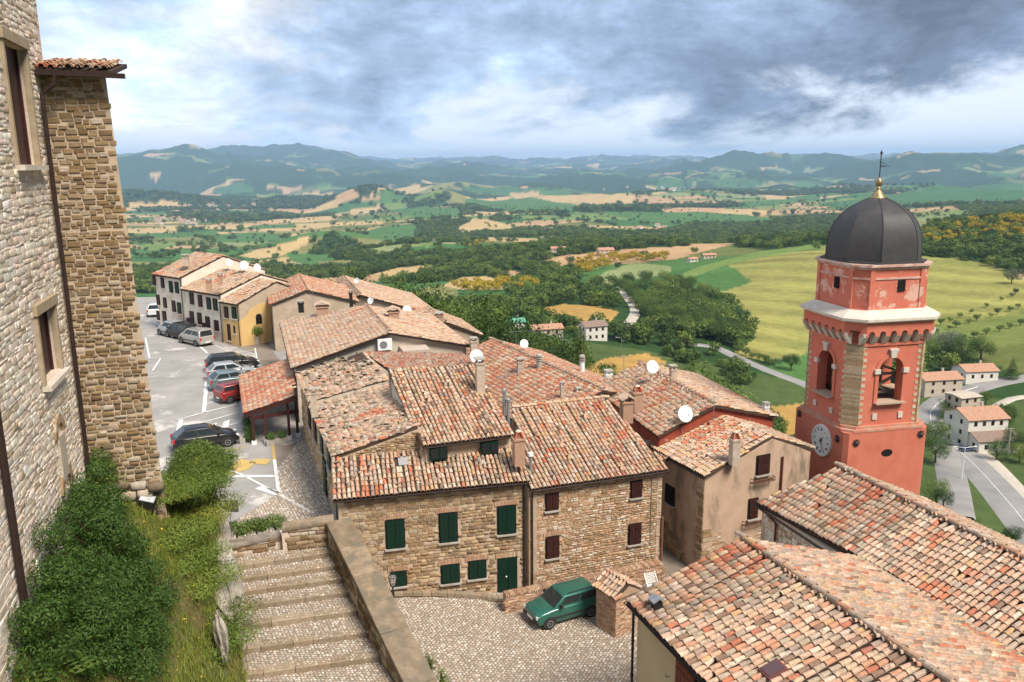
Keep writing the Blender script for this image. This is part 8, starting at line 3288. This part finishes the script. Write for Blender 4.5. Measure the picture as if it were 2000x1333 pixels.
# hedgerow trees on the golden terraces
rh_ = random.Random(3)
k = 0
for (a, b, n_) in [((1822, 655), (2000, 600), 9), ((1850, 672), (2000, 636), 7), ((1830, 640), (2000, 570), 8), ((1500, 712), (1440, 690), 5)]:
    for i in range(n_):
        u = (i + rh_.uniform(.1, .9)) / n_
        p = PG(a[0] + (b[0] - a[0]) * u, a[1] + (b[1] - a[1]) * u + rh_.uniform(-1, 1))
        tree(p, rh_.uniform(2.5, 4.5), rh_.choice(['green', 'oak']), 'small round tree in the hedgerow lines across the golden field', 'hedgerow trees on the golden field', name='hedgerow_tree')
# nearest oaks of the grove below the golden field
GROVE = [(1215 + rh_.uniform(0, 235), 0) for _ in range(0)]
gx_poly = [(1205, 560), (1240, 545), (1300, 548), (1350, 560), (1390, 585), (1425, 640), (1450, 668), (1400, 668), (1330, 660), (1270, 640), (1230, 600)]
cnt = 0
while cnt < 110:
    x, y = rh_.uniform(1205, 1450), rh_.uniform(545, 668)
    if in_poly(x, y, gx_poly):
        p = PG(x, y)
        tree(p, rh_.uniform(7.5, 11), rh_.choice(['oak', 'oak', 'oak', 'green']), 'dark oak in the dense grove beside the golden field', 'oaks of the grove', name='oak_tree')
        cnt += 1

# ------------------------------------------------------------------ woods: beyond counting
kinds = bpy.data.collections.new('tree_kinds')
broomc = bpy.data.collections.new('broom_kinds')


def proto_tree(coll, kind, n, size, material, seed):
    me = crown_mesh('wood_tree', kind, n, size, material, seed)
    o = bpy.data.objects.new('wood_tree', me)
    coll.objects.link(o)


for i in range(3):
    proto_tree(kinds, 'oak', 330, .15, M_TREE_DK, 70 + i)
for i in range(2):
    proto_tree(kinds, 'oak', 330, .15, M_TREE_MD, 75 + i)
proto_tree(broomc, 'oak', 260, .15, M_BROOM, 80)


def scatter(name, label, cat, coll, P, S):
    me = bpy.data.meshes.new(name)
    me.from_pydata([tuple(p) for p in P], [], [])
    at = me.attributes.new('size', 'FLOAT', 'POINT')
    at.data.foreach_set('value', np.asarray(S, dtype=np.float32))
    o = bpy.data.objects.new(name, me)
    COL.objects.link(o)
    ng = bpy.data.node_groups.new(name, 'GeometryNodeTree')
    ng.interface.new_socket('Geometry', in_out='INPUT', socket_type='NodeSocketGeometry')
    ng.interface.new_socket('Geometry', in_out='OUTPUT', socket_type='NodeSocketGeometry')
    N = ng.nodes
    gi, go = N.new('NodeGroupInput'), N.new('NodeGroupOutput')
    ip = N.new('GeometryNodeInstanceOnPoints')
    ci = N.new('GeometryNodeCollectionInfo')
    ci.inputs['Collection'].default_value = coll
    ci.inputs['Separate Children'].default_value = True
    ci.inputs['Reset Children'].default_value = True
    ip.inputs['Pick Instance'].default_value = True
    na = N.new('GeometryNodeInputNamedAttribute')
    na.data_type = 'FLOAT'
    na.inputs['Name'].default_value = 'size'
    rv_ = N.new('FunctionNodeRandomValue')
    rv_.data_type = 'FLOAT_VECTOR'
    rv_.inputs[0].default_value = (0, 0, 0)
    rv_.inputs[1].default_value = (0, 0, 6.283)
    er = N.new('FunctionNodeEulerToRotation')
    ng.links.new(rv_.outputs[0], er.inputs[0])
    ng.links.new(gi.outputs[0], ip.inputs['Points'])
    ng.links.new(ci.outputs[0], ip.inputs['Instance'])
    ng.links.new(er.outputs[0], ip.inputs['Rotation'])
    ng.links.new(na.outputs['Attribute'], ip.inputs['Scale'])
    ng.links.new(ip.outputs[0], go.inputs[0])
    md = o.modifiers.new('scatter', 'NODES')
    md.node_group = ng
    o['kind'] = 'stuff'
    tag(o, label, cat)
    return o


rs = np.random.default_rng(99)
AMAX = math.radians(39)


def sample_mask(mask, d0, d1, spacing, s0, s1):
    area = AMAX * (d1 * d1 - d0 * d0)
    n = int(area / spacing ** 2)
    d = np.sqrt(rs.uniform(d0 * d0, d1 * d1, n))
    a = rs.uniform(-AMAX, AMAX, n)
    i = np.clip(np.searchsorted(rr, d), 0, len(rr) - 1)
    j = np.clip(np.searchsorted(az_out, a), 0, len(az_out) - 1)
    ok = mask[i, j] & ~NOTREE[i, j]
    d, a = d[ok], a[ok]
    x, y = d * np.sin(a), d * np.cos(a)
    z = ground_np(x, y)
    return np.stack([x, y, z - .6], 1), rs.uniform(s0, s1, len(x))


parts = [sample_mask(FOREST & (HZ < -9), 75, 175, 4.0, 1.0, 2.2), sample_mask(FOREST & (RRm > 150) & (fbm(GX / 45, GY / 45, 91, 3) > .40), 175, 340, 5.5, 1.8, 4.4), sample_mask(FOREST, 340, 700, 6.3, 2.4, 6.2), sample_mask(FOREST, 700, 1300, 8.2, 3.0, 6.6), sample_mask(FOREST, 1300, 2600, 12.5, 5.0, 7.5), sample_mask(FOREST, 2600, 5200, 24, 8.0, 12.5)]
scatter('woodland', 'dense dark green woodland covering the valley slopes', 'woods', kinds, np.concatenate([p[0] for p in parts]), np.concatenate([p[1] for p in parts]))
# scattered field trees far out
pf_, sf_ = sample_mask(~FOREST & (RRm > 700), 700, 3800, 75, 3.5, 6.0)
scatter('field_trees', 'scattered single trees across the far fields', 'trees', kinds, pf_, sf_)
bp_, bs_ = [], []
for pl, n_ in [([(1115, 535), (1130, 515), (1200, 503), (1310, 505), (1300, 515), (1210, 518), (1150, 540)], 260), ([(1785, 470), (1840, 440), (1930, 425), (2010, 430), (2010, 470), (1900, 480), (1850, 490)], 240), ([(880, 570), (960, 560), (1040, 560), (1050, 570), (930, 580)], 90), ([(900, 480), (960, 472), (970, 482), (920, 490)], 40)]:
    xs_, ys_ = [q_[0] for q_ in pl], [q_[1] for q_ in pl]
    c = 0
    while c < n_:
        x, y = rh_.uniform(min(xs_), max(xs_)), rh_.uniform(min(ys_), max(ys_))
        c += 1
        if in_poly(x, y, pl):
            p = PG(x, y)
            bp_.append((p.x, p.y, p.z + 2.0))
            bs_.append(rh_.uniform(2.2, 4.6))
scatter('broom_thicket', 'yellow flowering broom thickets on the wooded slopes', 'broom', broomc, bp_, bs_)
for _o in bpy.data.objects:
    if '_o' in _o:
        del _o['_o']
